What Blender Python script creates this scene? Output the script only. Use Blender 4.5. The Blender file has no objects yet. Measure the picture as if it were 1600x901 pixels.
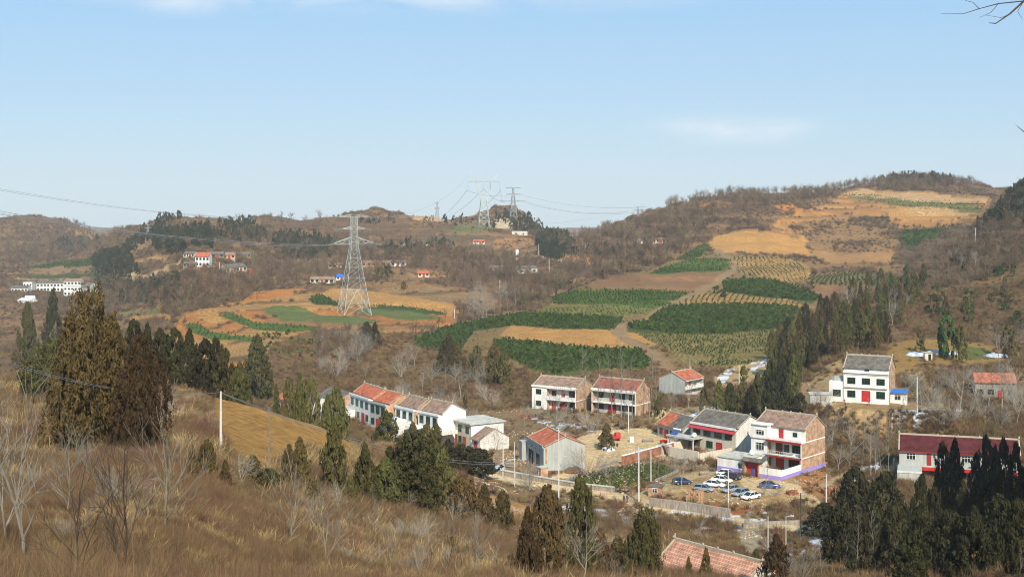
import bpy, bmesh, math, random
import numpy as np
from mathutils import Vector, Matrix

# ------------------------------------------------------------------ camera, world, sun
F = 2000.0          # focal length in photo pixels (1600 wide)
HR = 330.0          # horizon row in the photo
scene = bpy.context.scene
cam_d = bpy.data.cameras.new('camera'); cam = bpy.data.objects.new('camera', cam_d)
scene.collection.objects.link(cam)
cam_d.sensor_width = 36.0; cam_d.sensor_fit = 'HORIZONTAL'
cam_d.lens = 36.0 * F / 1600.0
cam_d.shift_y = -(450.5 - HR) / 1600.0
cam_d.clip_start = 0.5; cam_d.clip_end = 12000
cam.rotation_euler = (math.radians(90), 0, 0)
scene.camera = cam

SUN_AZ, SUN_EL = 14.0, 37.0       # degrees right of straight behind the camera / above the horizon
sd = Vector((math.sin(math.radians(SUN_AZ)) * math.cos(math.radians(SUN_EL)),
             -math.cos(math.radians(SUN_AZ)) * math.cos(math.radians(SUN_EL)),
             math.sin(math.radians(SUN_EL))))
sl = bpy.data.lights.new('sun', 'SUN'); sun = bpy.data.objects.new('sun', sl)
scene.collection.objects.link(sun)
sl.energy = 5.0; sl.angle = math.radians(0.53); sl.color = (1.0, 0.905, 0.75)
sun.rotation_euler = sd.to_track_quat('Z', 'Y').to_euler()

world = bpy.data.worlds.new('World'); scene.world = world
world.use_nodes = True
wt = world.node_tree; wt.nodes.clear()
def wn(t, **k):
    n = wt.nodes.new(t)
    for a, b in k.items(): setattr(n, a, b)
    return n
sky = wn('ShaderNodeTexSky', sky_type='NISHITA')
sky.sun_disc = False
sky.sun_elevation = math.radians(SUN_EL)
sky.sun_rotation = math.radians(180 - SUN_AZ)
sky.altitude = 900; sky.air_density = 1.0; sky.dust_density = 0.35; sky.ozone_density = 1.8
bg = wn('ShaderNodeBackground'); bg.inputs['Strength'].default_value = 0.091
out = wn('ShaderNodeOutputWorld')
tc = wn('ShaderNodeTexCoord')
# a few thin wisps of cloud, in sky directions
mp = wn('ShaderNodeMapping'); mp.inputs['Scale'].default_value = (1.0, 1.0, 3.2)
mp.inputs['Location'].default_value = (0.35, 0.0, 0.25)
nz = wn('ShaderNodeTexNoise'); nz.inputs['Scale'].default_value = 11; nz.inputs['Detail'].default_value = 7
nz.inputs['Roughness'].default_value = 0.58; nz.inputs['Distortion'].default_value = 0.5
cr = wn('ShaderNodeValToRGB'); cr.color_ramp.elements[0].position = 0.36; cr.color_ramp.elements[1].position = 0.72
cr.color_ramp.elements[1].color = (0.75, 0.75, 0.75, 1)
mix = wn('ShaderNodeMixRGB'); mix.inputs['Color2'].default_value = (8.2, 8.4, 8.6, 1)
hs = wn('ShaderNodeHueSaturation'); hs.inputs['Saturation'].default_value = 1.0; hs.inputs['Value'].default_value = 1.0
wt.links.new(tc.outputs['Generated'], mp.inputs['Vector'])
wt.links.new(mp.outputs['Vector'], nz.inputs['Vector'])
wt.links.new(nz.outputs['Fac'], cr.inputs['Fac'])
wt.links.new(sky.outputs['Color'], hs.inputs['Color'])
tot = None
for c_, sx_, sz_ in (((0.172, 1, 0.063), .055, .010), ((-.13, 1, .166), .22, .012), ((-.245, 1, .155), .03, .008)):
    a_ = wn('ShaderNodeVectorMath', operation='SUBTRACT'); a_.inputs[1].default_value = c_
    b_ = wn('ShaderNodeVectorMath', operation='MULTIPLY'); b_.inputs[1].default_value = (1 / sx_, 0, 1 / sz_)
    l_ = wn('ShaderNodeVectorMath', operation='LENGTH'); m_ = wn('ShaderNodeMapRange'); m_.interpolation_type = 'SMOOTHSTEP'
    m_.inputs['From Min'].default_value = 1.7; m_.inputs['From Max'].default_value = 0.0
    wt.links.new(tc.outputs['Generated'], a_.inputs[0]); wt.links.new(a_.outputs[0], b_.inputs[0]); wt.links.new(b_.outputs[0], l_.inputs[0]); wt.links.new(l_.outputs['Value'], m_.inputs['Value'])
    if tot is None: tot = m_.outputs['Result']
    else:
        s_ = wn('ShaderNodeMath', operation='MAXIMUM'); wt.links.new(tot, s_.inputs[0]); wt.links.new(m_.outputs['Result'], s_.inputs[1]); tot = s_.outputs[0]
mu_ = wn('ShaderNodeMath', operation='MULTIPLY'); wt.links.new(tot, mu_.inputs[0]); wt.links.new(cr.outputs['Color'], mu_.inputs[1])
wt.links.new(mu_.outputs[0], mix.inputs['Fac'])
# the even pale blue of a slightly hazy winter sky
hz_ = wn('ShaderNodeMixRGB'); hz_.inputs['Fac'].default_value = 0.8
sz = wn('ShaderNodeSeparateXYZ'); wt.links.new(tc.outputs['Generated'], sz.inputs[0])
gr = wn('ShaderNodeValToRGB'); gr.color_ramp.elements[0].position = 0.0; gr.color_ramp.elements[1].position = 0.22
gr.color_ramp.elements[0].color = (0.48, 0.62, 0.73, 1); gr.color_ramp.elements[1].color = (0.29, 0.545, 0.83, 1)
wt.links.new(sz.outputs['Z'], gr.inputs['Fac'])
gm_ = wn('ShaderNodeVectorMath', operation='SCALE'); gm_.inputs['Scale'].default_value = 10.0
wt.links.new(gr.outputs['Color'], gm_.inputs[0]); wt.links.new(gm_.outputs[0], hz_.inputs['Color2'])
wt.links.new(hs.outputs['Color'], hz_.inputs['Color1']); wt.links.new(hz_.outputs['Color'], mix.inputs['Color1'])
wt.links.new(mix.outputs['Color'], bg.inputs['Color'])
wt.links.new(bg.outputs['Background'], out.inputs['Surface'])

scene.view_settings.view_transform = 'Standard'
scene.view_settings.look = 'None'
scene.view_settings.exposure = 0.35
scene.view_settings.gamma = 1.0
scene.render.engine = 'CYCLES'
scene.cycles.max_bounces = 4
scene.cycles.diffuse_bounces = 2
scene.cycles.glossy_bounces = 2
scene.cycles.transparent_max_bounces = 8
scene.cycles.volume_bounces = 0
scene.cycles.filter_width = 1.05

# ------------------------------------------------------------------ helpers
RNG = np.random.default_rng(11)
random.seed(5)
COL = scene.collection
R_ = math.radians

def lin(r, g, b):
    f = lambda v: (v / 255.0) ** 2.2
    return (f(r), f(g), f(b))

_tab = np.random.default_rng(77).random((8, 256, 256))
def vnoise(x, y, seed=0):
    t = _tab[seed % 8]
    xi = np.floor(x).astype(int); yi = np.floor(y).astype(int)
    fx = x - xi; fy = y - yi
    fx = fx * fx * (3 - 2 * fx); fy = fy * fy * (3 - 2 * fy)
    a = t[xi & 255, yi & 255]; b = t[(xi + 1) & 255, yi & 255]
    c = t[xi & 255, (yi + 1) & 255]; d = t[(xi + 1) & 255, (yi + 1) & 255]
    return (a * (1 - fx) + b * fx) * (1 - fy) + (c * (1 - fx) + d * fx) * fy
def fbm(x, y, s, o=4, seed=0):
    v = 0; a = 0.5; n = 0
    for k in range(o):
        v = v + a * vnoise(x / s + 17.3 * k, y / s + 5.1 * k, seed + k); n += a; a *= 0.5; s = s * 0.5
    return v / n            # 0..1
def sstep(a, b, x):
    t = np.clip((x - a) / (b - a), 0, 1); return t * t * (3 - 2 * t)

def mat(name, base, rough=0.9, noise=0.0, nscale=3.0, spec=0.2, bump=0.0, bscale=8.0, metal=0.0, rnd=0.0, trans=0.0, base2=None, streak=False):
    """procedural Principled material; noise = brightness variation in world space, rnd = variation per object"""
    m = bpy.data.materials.new(name); m.use_nodes = True
    t = m.node_tree; p = t.nodes['Principled BSDF']
    p.inputs['Roughness'].default_value = rough
    p.inputs['Specular IOR Level'].default_value = spec
    p.inputs['Metallic'].default_value = metal
    p.inputs['Base Color'].default_value = (*base, 1)
    src = None
    geo = t.nodes.new('ShaderNodeNewGeometry')
    if noise > 0 or base2:
        n = t.nodes.new('ShaderNodeTexNoise'); n.inputs['Scale'].default_value = nscale
        n.inputs['Detail'].default_value = 6; n.inputs['Roughness'].default_value = 0.65
        sk = t.nodes.new('ShaderNodeVectorMath'); sk.operation = 'MULTIPLY'; sk.inputs[1].default_value = (1, 1, .18 if streak else 1)
        t.links.new(geo.outputs['Position'], sk.inputs[0]); t.links.new(sk.outputs[0], n.inputs['Vector'])
        r = t.nodes.new('ShaderNodeValToRGB')
        r.color_ramp.elements[0].position = 0.3; r.color_ramp.elements[1].position = 0.7
        b2 = base2 if base2 else tuple(c * (1 - noise) for c in base)
        r.color_ramp.elements[0].color = (*b2, 1)
        r.color_ramp.elements[1].color = (*[min(1, c * (1 + noise * 0.4)) for c in base], 1)
        t.links.new(n.outputs['Fac'], r.inputs['Fac'])
        src = r.outputs['Color']
    if rnd > 0:
        oi = t.nodes.new('ShaderNodeObjectInfo')
        mr = t.nodes.new('ShaderNodeMapRange'); mr.inputs['To Min'].default_value = 1 - rnd; mr.inputs['To Max'].default_value = 1 + rnd
        t.links.new(oi.outputs['Random'], mr.inputs['Value'])
        h = t.nodes.new('ShaderNodeHueSaturation')
        mh = t.nodes.new('ShaderNodeMapRange'); mh.inputs['To Min'].default_value = 0.5 - 0.035 * min(1, rnd * 2); mh.inputs['To Max'].default_value = 0.5 + 0.035 * min(1, rnd * 2)
        mu = t.nodes.new('ShaderNodeMath'); mu.operation = 'FRACT'
        m2 = t.nodes.new('ShaderNodeMath'); m2.operation = 'MULTIPLY'; m2.inputs[1].default_value = 7.31
        t.links.new(oi.outputs['Random'], m2.inputs[0]); t.links.new(m2.outputs[0], mu.inputs[0]); t.links.new(mu.outputs[0], mh.inputs['Value'])
        t.links.new(mh.outputs['Result'], h.inputs['Hue'])
        t.links.new(mr.outputs['Result'], h.inputs['Value'])
        if src: t.links.new(src, h.inputs['Color'])
        else: h.inputs['Color'].default_value = (*base, 1)
        src = h.outputs['Color']
    if src: t.links.new(src, p.inputs['Base Color'])
    if bump > 0:
        n2 = t.nodes.new('ShaderNodeTexNoise'); n2.inputs['Scale'].default_value = bscale; n2.inputs['Detail'].default_value = 5
        t.links.new(geo.outputs['Position'], n2.inputs['Vector'])
        bp = t.nodes.new('ShaderNodeBump'); bp.inputs['Strength'].default_value = bump; bp.inputs['Distance'].default_value = 0.1
        t.links.new(n2.outputs['Fac'], bp.inputs['Height']); t.links.new(bp.outputs['Normal'], p.inputs['Normal'])
    if trans > 0:
        tr = t.nodes.new('ShaderNodeBsdfTranslucent'); ms = t.nodes.new('ShaderNodeMixShader'); ms.inputs[0].default_value = trans
        o = t.nodes['Material Output']
        if src: t.links.new(src, tr.inputs['Color'])
        else: tr.inputs['Color'].default_value = (*base, 1)
        t.links.new(p.outputs[0], ms.inputs[1]); t.links.new(tr.outputs[0], ms.inputs[2]); t.links.new(ms.outputs[0], o.inputs['Surface'])
    return m

def newmesh(name, V, Fc, mats, smooth=False, midx=None):
    me = bpy.data.meshes.new(name)
    me.from_pydata([tuple(map(float, v)) for v in V], [], [tuple(f) for f in Fc])
    for m in (mats if isinstance(mats, (list, tuple)) else [mats]): me.materials.append(m)
    if midx is not None: me.polygons.foreach_set('material_index', np.array(midx, dtype=np.int32))
    if smooth: me.polygons.foreach_set('use_smooth', np.ones(len(me.polygons), bool))
    me.update()
    return me
def fastmesh(name, V, Fc, mats, smooth=False):
    """V (n,3) array, Fc (m,k) array of equal sided faces"""
    me = bpy.data.meshes.new(name)
    V = np.ascontiguousarray(V, dtype=np.float32); Fc = np.ascontiguousarray(Fc, dtype=np.int32)
    m, k = Fc.shape
    me.vertices.add(len(V)); me.vertices.foreach_set('co', V.ravel())
    me.loops.add(m * k); me.loops.foreach_set('vertex_index', Fc.ravel())
    me.polygons.add(m); me.polygons.foreach_set('loop_start', np.arange(0, m * k, k, dtype=np.int32))
    for mm in (mats if isinstance(mats, (list, tuple)) else [mats]): me.materials.append(mm)
    if smooth: me.polygons.foreach_set('use_smooth', np.ones(m, bool))
    me.update(calc_edges=True)
    return me

class MB:
    """collects boxes, prisms, tubes into one mesh"""
    def __init__(s): s.V = []; s.F = []; s.M = []
    def add(s, V, Fc, mi=0):
        o = len(s.V); s.V += [tuple(v) for v in V]
        for f in Fc: s.F.append(tuple(i + o for i in f)); s.M.append(mi)
        return s
    def box(s, x0, x1, y0, y1, z0, z1, mi=0):
        V = [(x0,y0,z0),(x1,y0,z0),(x1,y1,z0),(x0,y1,z0),(x0,y0,z1),(x1,y0,z1),(x1,y1,z1),(x0,y1,z1)]
        return s.add(V, [(0,3,2,1),(4,5,6,7),(0,1,5,4),(1,2,6,5),(2,3,7,6),(3,0,4,7)], mi)
    def prism(s, prof, x0, x1, mi=0, mcap=None):
        """profile in (y,z), extruded along x"""
        n = len(prof)
        V = [(x0, y, z) for y, z in prof] + [(x1, y, z) for y, z in prof]
        for i in range(n):
            j = (i + 1) % n
            s.add([V[i], V[j], V[n + j], V[n + i]], [(0, 3, 2, 1)], mi)
        s.add(V[:n], [tuple(range(n))], mi if mcap is None else mcap)
        s.add(V[n:], [tuple(reversed(range(n)))], mi if mcap is None else mcap)
        return s
    def tube(s, p, q, r0, r1=None, n=6, mi=0, cap=True):
        p = Vector(p); q = Vector(q); r1 = r0 if r1 is None else r1
        d = (q - p); 
        if d.length < 1e-6: return s
        d.normalize(); a = d.orthogonal().normalized(); b = d.cross(a)
        V = []
        for c, r in ((p, r0), (q, r1)):
            for k in range(n):
                t = 2 * math.pi * k / n; V.append(tuple(c + a * (math.cos(t) * r) + b * (math.sin(t) * r)))
        Fc = [(k, (k + 1) % n, n + (k + 1) % n, n + k) for k in range(n)]
        if cap: Fc += [tuple(reversed(range(n))), tuple(range(n, 2 * n))]
        return s.add(V, Fc, mi)
    def mesh(s, name, mats, smooth=False): return newmesh(name, s.V, s.F, mats, smooth, s.M)
    def build(s, name, mats, parent=None, smooth=False):
        return link(name, s.mesh(name, mats, smooth), parent)

def link(name, me, parent=None):
    o = bpy.data.objects.new(name, me); COL.objects.link(o)
    if parent is not None: o.parent = parent
    return o
def tag(o, label=None, cat=None, group=None, kind=None):
    if label: o['label'] = label
    if cat: o['category'] = cat
    if group: o['group'] = group
    if kind: o['kind'] = kind
    return o
def empty(name, loc, rz=0.0, label=None, cat=None, group=None):
    o = bpy.data.objects.new(name, None); COL.objects.link(o)
    o.location = loc; o.rotation_euler = (0, 0, rz); o.empty_display_size = 0.3
    return tag(o, label, cat, group)
def copy_tree(o, parent=None):
    c = o.copy(); COL.objects.link(c)
    if parent is not None: c.parent = parent
    for ch in [k for k in bpy.data.objects if k.parent == o]: copy_tree(ch, c)
    return c
# ------------------------------------------------------------------ terrain heights
# each profile: pixel column -> (distance, photo row of the ground there  or  height if the value is below 200)
PROF = {
 -400: [(4,-2.2),(30,-7),(120,-15),(220,-18),(400,-55),(700,-62),(1000,-62),(1300,400),(1600,352),(1900,338),(2600,-30),(4600,-60)],
 0: [(4,-2.2),(30,900),(60,805),(90,745),(120,695),(160,645),(220,588),(260,-36),(380,-60),(700,-62),(1000,455),(1150,433),(1300,408),(1500,375),(1750,343),(2200,-60),(4600,-60)],
 100: [(4,-2.2),(30,905),(60,815),(90,750),(120,700),(150,655),(190,615),(220,597),(260,-40),(380,-60),(700,-62),(1000,456),(1150,434),(1300,414),(1500,383),(1750,350),(2200,-60),(4600,-60)],
 200: [(4,-2.2),(30,905),(45,830),(70,765),(100,722),(140,668),(180,626),(202,600),(250,-42),(320,-58),(600,-60),(700,500),(800,480),(900,455),(1000,415),(1120,378),(1300,352),(1700,-50),(4600,-60)],
 300: [(4,-2.2),(35,905),(50,835),(75,775),(100,738),(140,685),(180,632),(205,602),(250,-46),(300,-57),(400,-57.5),(440,572),(480,545),(560,500),(600,485),(640,460),(680,437),(720,418),(800,396),(900,374),(1000,355),(1100,338),(1200,333),(1500,-40),(4600,-60)],
 400: [(4,-2.2),(45,905),(70,845),(100,793),(130,740),(160,683),(195,633),(240,-49),(290,-57),(400,-58),(430,580),(460,557),(520,525),(580,500),(640,470),(680,457),(740,441),(850,416),(950,390),(1100,362),(1250,343),(1350,336),(1700,-50),(4600,-60)],
 500: [(4,-2.2),(50,908),(80,853),(110,803),(140,757),(170,706),(200,663),(240,-50),(290,-57),(400,-57.5),(430,590),(460,565),(500,535),(560,505),(600,490),(660,465),(740,446),(850,425),(950,405),(1050,385),(1150,368),(1250,354),(1350,342),(1400,340),(1700,-50),(4600,-60)],
 600: [(4,-2.2),(60,908),(90,868),(120,832),(150,792),(180,750),(210,712),(235,690),(270,-54),(300,-57),(400,-58),(440,590),(480,560),(520,530),(560,510),(600,494),(680,465),(760,440),(900,410),(1000,390),(1150,368),(1300,345),(1400,330),(1700,-50),(4600,-60)],
 700: [(4,-2.2),(70,908),(100,882),(130,852),(160,817),(190,782),(220,754),(250,735),(280,-55.5),(300,-57),(400,-58),(450,580),(480,555),(520,530),(560,508),(600,495),(680,465),(780,436),(900,405),(950,386),(1050,373),(1200,357),(1350,346),(1450,342),(1800,-50),(4600,-60)],
 800: [(4,-2.2),(80,908),(110,888),(140,867),(170,847),(200,822),(225,797),(250,778),(275,744),(300,-57),(380,-57),(410,608),(430,586),(450,566),(470,545),(490,527),(520,507),(560,491),(600,479),(640,-56),(700,472),(800,440),(880,421),(1000,395),(1150,374),(1300,353),(1450,337),(1800,-50),(4600,-60)],
 900: [(4,-2.2),(90,930),(120,906),(150,886),(180,866),(205,850),(230,-57),(300,-57),(375,-57),(400,604),(415,585),(455,541),(490,516),(520,503),(570,480),(630,455),(660,444),(700,-47),(760,441),(850,416),(950,396),(1080,379),(1200,367),(1500,-50),(4600,-60)],
 1000: [(4,-2.2),(120,930),(150,905),(180,881),(205,860),(225,-57),(300,-57),(380,-57),(405,600),(425,582),(450,556),(480,532),(510,512),(560,487),(620,460),(680,440),(740,426),(800,413),(840,405),(900,393),(1000,365),(1080,338),(1130,328),(1500,-30),(4600,-60)],
 1100: [(4,-2.2),(130,930),(160,905),(190,881),(215,-56),(230,-57),(300,-57),(370,-57),(395,612),(420,590),(450,565),(490,535),(540,505),(600,475),(660,450),(720,430),(800,405),(860,389),(920,371),(980,355),(1050,335),(1120,315),(1180,305),(1500,-10),(4600,-60)],
 1200: [(4,-2.2),(130,930),(170,905),(200,880),(230,-57),(300,-57),(320,-57),(350,655),(380,617),(410,587),(440,566),(490,535),(540,505),(600,478),(660,455),(720,430),(780,412),(850,394),(900,375),(960,352),(1020,331),(1080,313),(1180,302),(1500,-10),(4600,-60)],
 1300: [(4,-2.2),(140,915),(170,890),(200,860),(230,-57),(290,-57),(303,690),(316,650),(326,635),(350,610),(370,582),(400,552),(450,526),(520,500),(600,475),(680,455),(760,434),(840,412),(920,385),(1000,356),(1080,331),(1150,309),(1230,296),(1500,0),(4600,-60)],
 1400: [(4,-2.2),(150,900),(175,870),(200,840),(225,815),(255,770),(270,752),(288,705),(305,665),(316,643),(330,630),(350,601),(375,567),(400,541),(440,520),(500,491),(560,461),(640,436),(700,425),(780,417),(860,400),(940,375),(1020,346),(1100,319),(1180,302),(1250,291),(1300,287),(1600,0),(4600,-60)],
 1500: [(4,-2.2),(100,960),(130,905),(160,870),(190,832),(220,800),(250,-56),(275,-57),(292,705),(305,670),(320,648),(340,620),(360,591),(385,562),(410,541),(430,530),(460,510),(500,480),(560,445),(620,415),(680,386),(720,374),(800,-24),(900,372),(1000,346),(1080,323),(1160,306),(1250,291),(1300,288),(1600,0),(4600,-60)],
 1600: [(4,-2.2),(80,960),(110,900),(150,850),(190,802),(220,780),(250,-55),(275,-56),(295,700),(320,650),(350,611),(380,572),(410,546),(440,520),(480,482),(540,432),(600,387),(660,343),(720,304),(760,290),(900,0),(1000,10),(1300,20),(1600,0),(4600,-60)],
 1900: [(4,-2.2),(60,-15),(120,-25),(200,-38),(260,-50),(320,-46),(400,-36),(500,-20),(600,0),(700,22),(800,28),(1000,20),(1300,20),(4600,-60)],
 2300: [(4,-2.2),(60,-12),(120,-20),(200,-30),(260,-38),(320,-36),(400,-26),(500,-10),(600,10),(700,30),(800,35),(1000,20),(1300,20),(4600,-60)],
}
NU, NY = 1080, 1320
US = np.linspace(-380, 2050, NU); YS = np.exp(np.linspace(math.log(4.0), math.log(4600.0), NY))
_cu = np.array(sorted(PROF)); _tbl = []
for u in _cu:
    p = PROF[u]; yy = np.array([a for a, b in p], float)
    zz = np.array([(-(b - HR) / F * a if b > 200 else b) for a, b in p])
    _tbl.append(np.interp(YS, yy, zz))
_tbl = np.array(_tbl)
k = np.exp(-0.5 * (np.arange(-8, 9) / 2.6) ** 2); k /= k.sum()
_tbl = np.array([np.convolve(np.pad(r, 8, mode='edge'), k, 'valid') for r in _tbl])
# cubic across columns
def _cubic(U):
    i = np.clip(np.searchsorted(_cu, U) - 1, 0, len(_cu) - 2)
    t = ((U - _cu[i]) / (_cu[i + 1] - _cu[i]))[:, None]
    n = len(_cu)
    p0 = _tbl[np.maximum(i - 1, 0)]; p1 = _tbl[i]; p2 = _tbl[i + 1]; p3 = _tbl[np.minimum(i + 2, n - 1)]
    m1 = (p2 - p0) * 0.5; m2 = (p3 - p1) * 0.5
    t2 = t * t; t3 = t2 * t
    c = (2*t3-3*t2+1)*p1 + (t3-2*t2+t)*m1 + (-2*t3+3*t2)*p2 + (t3-t2)*m2
    lnr = p1 * (1 - t) + p2 * t
    return 0.6 * c + 0.4 * lnr
GU, GY = np.meshgrid(US, YS, indexing='ij')
GX = (GU - 800) / F * GY
GZ = _cubic(US)

# pads: x, y, radius-x, radius-y, yaw, z   (flat ground a building stands on)
PADS = []
def pad(x, y, hx, hy, yaw, z, soft=5.0): PADS.append((x, y, hx, hy, yaw, z, soft))

# (name, X, Y, Z, yaw deg, W, D) of every large house: front left corner
HS = {
 'P': (53.5, 286.4, -57.0, -40.7, 12.5, 10.9),
 'G': (43.1, 308.8, -57.0, -50.0, 14.0, 10.4),
 'J': (37.0, 325.3, -57.0, -66.0, 12.0, 7.6),
 'B': (5.7, 365.5, -56.2, -31.1, 14.2, 10.0),
 'C': (22.3, 359.0, -56.3, -33.7, 14.0, 8.4),
 'D': (53.4, 395.4, -57.6, 49.5, 10.7, 9.5),
 'A': (3.4, 290.5, -56.4, -74.4, 12.9, 9.5),
 'L1': (-44.4, 350.8, -56.5, -61.3, 14.0, 8.7),
 'L2': (-37.6, 338.5, -56.8, -54.0, 8.4, 10.0),
 'L3': (-30.3, 332.2, -57.0, -54.7, 9.4, 8.7),
 'L4': (-23.7, 323.1, -57.0, -50.1, 8.6, 8.6),
 'L5': (-15.6, 322.0, -58.0, -57.5, 10.4, 9.3),
 'L6': (-9.8, 309.5, -57.4, -58.0, 4.0, 8.2),
 'E': (81.6, 315.0, -46.5, -25.6, 10.8, 9.8),
 'H': (82.9, 274.0, -57.0, -17.6, 24.1, 9.0),
 'F': (18.9, 171.6, -51.2, -50.0, 15.0, 8.8),
}
for n, (X, Y, Z, yw, W, D) in HS.items():
    c, s = math.cos(R_(yw)), math.sin(R_(yw))
    pad(X + c * W / 2 - s * D / 2, Y + s * W / 2 + c * D / 2, W / 2 + 1.5, D / 2 + 2.0, R_(yw), Z, 5.0)
pad(62, 277, 14, 9, R_(-40), -57.0, 4)      # car park in front of the purple based house
pad(88, 307, 16, 5.5, R_(-20), -46.9, 3.0)  # yard of the hillside house
pad(300, 720, 1, 1, 0, -30, 1)

def world_noise(x, y):
    far = sstep(330, 700, y)
    a = 0.25 * sstep(20, 60, y) + 0.25 * sstep(200, 330, y) * 0 + 2.6 * far + 4.5 * sstep(800, 1300, y)
    n = (fbm(x, y, 70.0, 5, 1) - 0.5) * a
    n += (fbm(x, y, 9.0, 3, 3) - 0.5) * (0.35 * sstep(10, 40, y) + 0.7 * far)
    return n
_n = world_noise(GX, GY)
def pip(poly, X, Y):
    ins = np.zeros(X.shape, bool); n = len(poly)
    for i in range(n):
        x0, y0 = poly[i]; x1, y1 = poly[(i + 1) % n]
        if y0 == y1: continue
        c = ((y0 > Y) != (y1 > Y)) & (X < (x1 - x0) * (Y - y0) / (y1 - y0) + x0)
        ins ^= c
    return ins
for (u_, y_, h_, sx_, sy_) in ((800, 1430, 14, 36, 60), (578, 1390, 5, 38, 60), (662, 1500, 8, 26, 40), (45, 1700, 12, 90, 90), (1400, 1290, 5, 110, 60), (240, 1200, 3, 25, 50)):
    x_ = (u_ - 800) / F * y_
    GZ = GZ + h_ * np.exp(-((GX - x_) / sx_) ** 2 - ((GY - y_) / sy_) ** 2)
vill = sstep(215, 245, GY) * (1 - sstep(370, 420, GY)) * sstep(480, 560, GU) * (1 - sstep(1230, 1300, GU))
GZ = GZ + _n * (1 - 0.85 * vill)
# old field terraces stepped into the far hillsides
st = 5.5 + 2.0 * (fbm(GX, GY, 400, 2, 5) - 0.5)
ph = (GZ + 6 * (fbm(GX, GY, 160, 3, 2) - 0.5)) / st
fr = ph - np.floor(ph)
stepf = sstep(0.0, 0.8, fr) * 0.12 + sstep(0.72, 1.0, fr) * 0.88
GZ = GZ + (stepf - fr) * st * 0.55 * sstep(560, 720, GY) * (1 - sstep(2200, 2600, GY))
BANK = sstep(0.66, 0.76, fr) * sstep(560, 720, GY)
# unseen spur added right of the frame to shade the lower right corner
GZ += 54 * np.exp(-(((GX - 97) / 27) ** 2 + ((GY - 120) / 52) ** 2)) * sstep(1640, 1850, GU)
for (x, y, hx, hy, yw, z, soft) in PADS:
    c, s = math.cos(yw), math.sin(yw)
    sel = (np.abs(GX - x) < hx + hy + soft + 2) & (np.abs(GY - y) < hx + hy + soft + 2)
    if not sel.any(): continue
    dx, dy = GX[sel] - x, GY[sel] - y
    lx = np.abs(c * dx + s * dy) - hx; ly = np.abs(-s * dx + c * dy) - hy
    d = np.sqrt(np.maximum(lx, 0) ** 2 + np.maximum(ly, 0) ** 2)
    w = 1 - sstep(0, soft, d)
    GZ[sel] = GZ[sel] * (1 - w) + z * w
GR = HR - GZ / GY * F       # photo row of every ground vertex

def _look(x, y):
    u = 800 + F * x / y
    a = np.clip((u - US[0]) / (US[1] - US[0]), 0, NU - 1.001)
    b = np.clip(math.log(max(y, 4.01) / 4.0) / (math.log(4600 / 4.0) / (NY - 1)), 0, NY - 1.001)
    return a, b
def H(x, y):
    a, b = _look(x, y); i, j = int(a), int(b); f, g = a - i, b - j
    return float((GZ[i, j] * (1 - f) + GZ[i + 1, j] * f) * (1 - g) + (GZ[i, j + 1] * (1 - f) + GZ[i + 1, j + 1] * f) * g)
def hit(u, row, ymin=20.0, ymax=4500.0):
    """ground point seen at a photo pixel"""
    a = min(max((u - US[0]) / (US[1] - US[0]), 0), NU - 1.001); i = int(a); f = a - i
    r = GR[i] * (1 - f) + GR[i + 1] * f
    ok = np.nonzero((YS >= ymin) & (YS <= ymax) & (r <= row))[0]
    if len(ok) == 0: j = int(np.searchsorted(YS, ymax)) - 1; y = YS[j]
    else:
        j = ok[0]
        if j > 0 and YS[j - 1] >= ymin and r[j - 1] > row:
            t = (r[j - 1] - row) / (r[j - 1] - r[j]); y = YS[j - 1] + t * (YS[j] - YS[j - 1])
        else: y = YS[j]
    x = (u - 800) / F * y
    return Vector((x, float(y), H(x, float(y))))
def at(u, y):
    x = (u - 800) / F * y
    return Vector((x, y, H(x, y)))
def up_px(y, px): return px * y / F

# ------------------------------------------------------------------ terrain colours (what grows or lies on the ground)
GR = HR - GZ / GY * F
n1 = fbm(GX, GY, 60, 5, 0); n2 = fbm(GX, GY, 14, 4, 2); n3 = fbm(GX, GY, 3.0, 3, 4); n4 = fbm(GX, GY, 150, 3, 6)
def C3(c): return np.array(c)[None, None, :]
def lerp(a, b, t): return a * (1 - t[..., None]) + b * t[..., None]
GC = lerp(C3((0.17, 0.11, 0.054)) * np.ones((*GX.shape, 1)), C3((0.26, 0.165, 0.08)), sstep(0.35, 0.65, n1 * 0.5 + n2 * 0.5))
GC = lerp(GC, C3((0.11, 0.07, 0.042)), sstep(0.5, 0.7, n2) * 0.6)
GC = lerp(GC, C3((0.36, 0.22, 0.105)), sstep(0.56, 0.74, n4) * sstep(500, 700, GY) * 0.6)
GC = lerp(GC, C3((0.15, 0.10, 0.065)), BANK * 0.55)
GC = lerp(GC, C3((0.25, 0.12, 0.07)), BANK * sstep(0.55, 0.7, n2) * 0.4)
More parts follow.
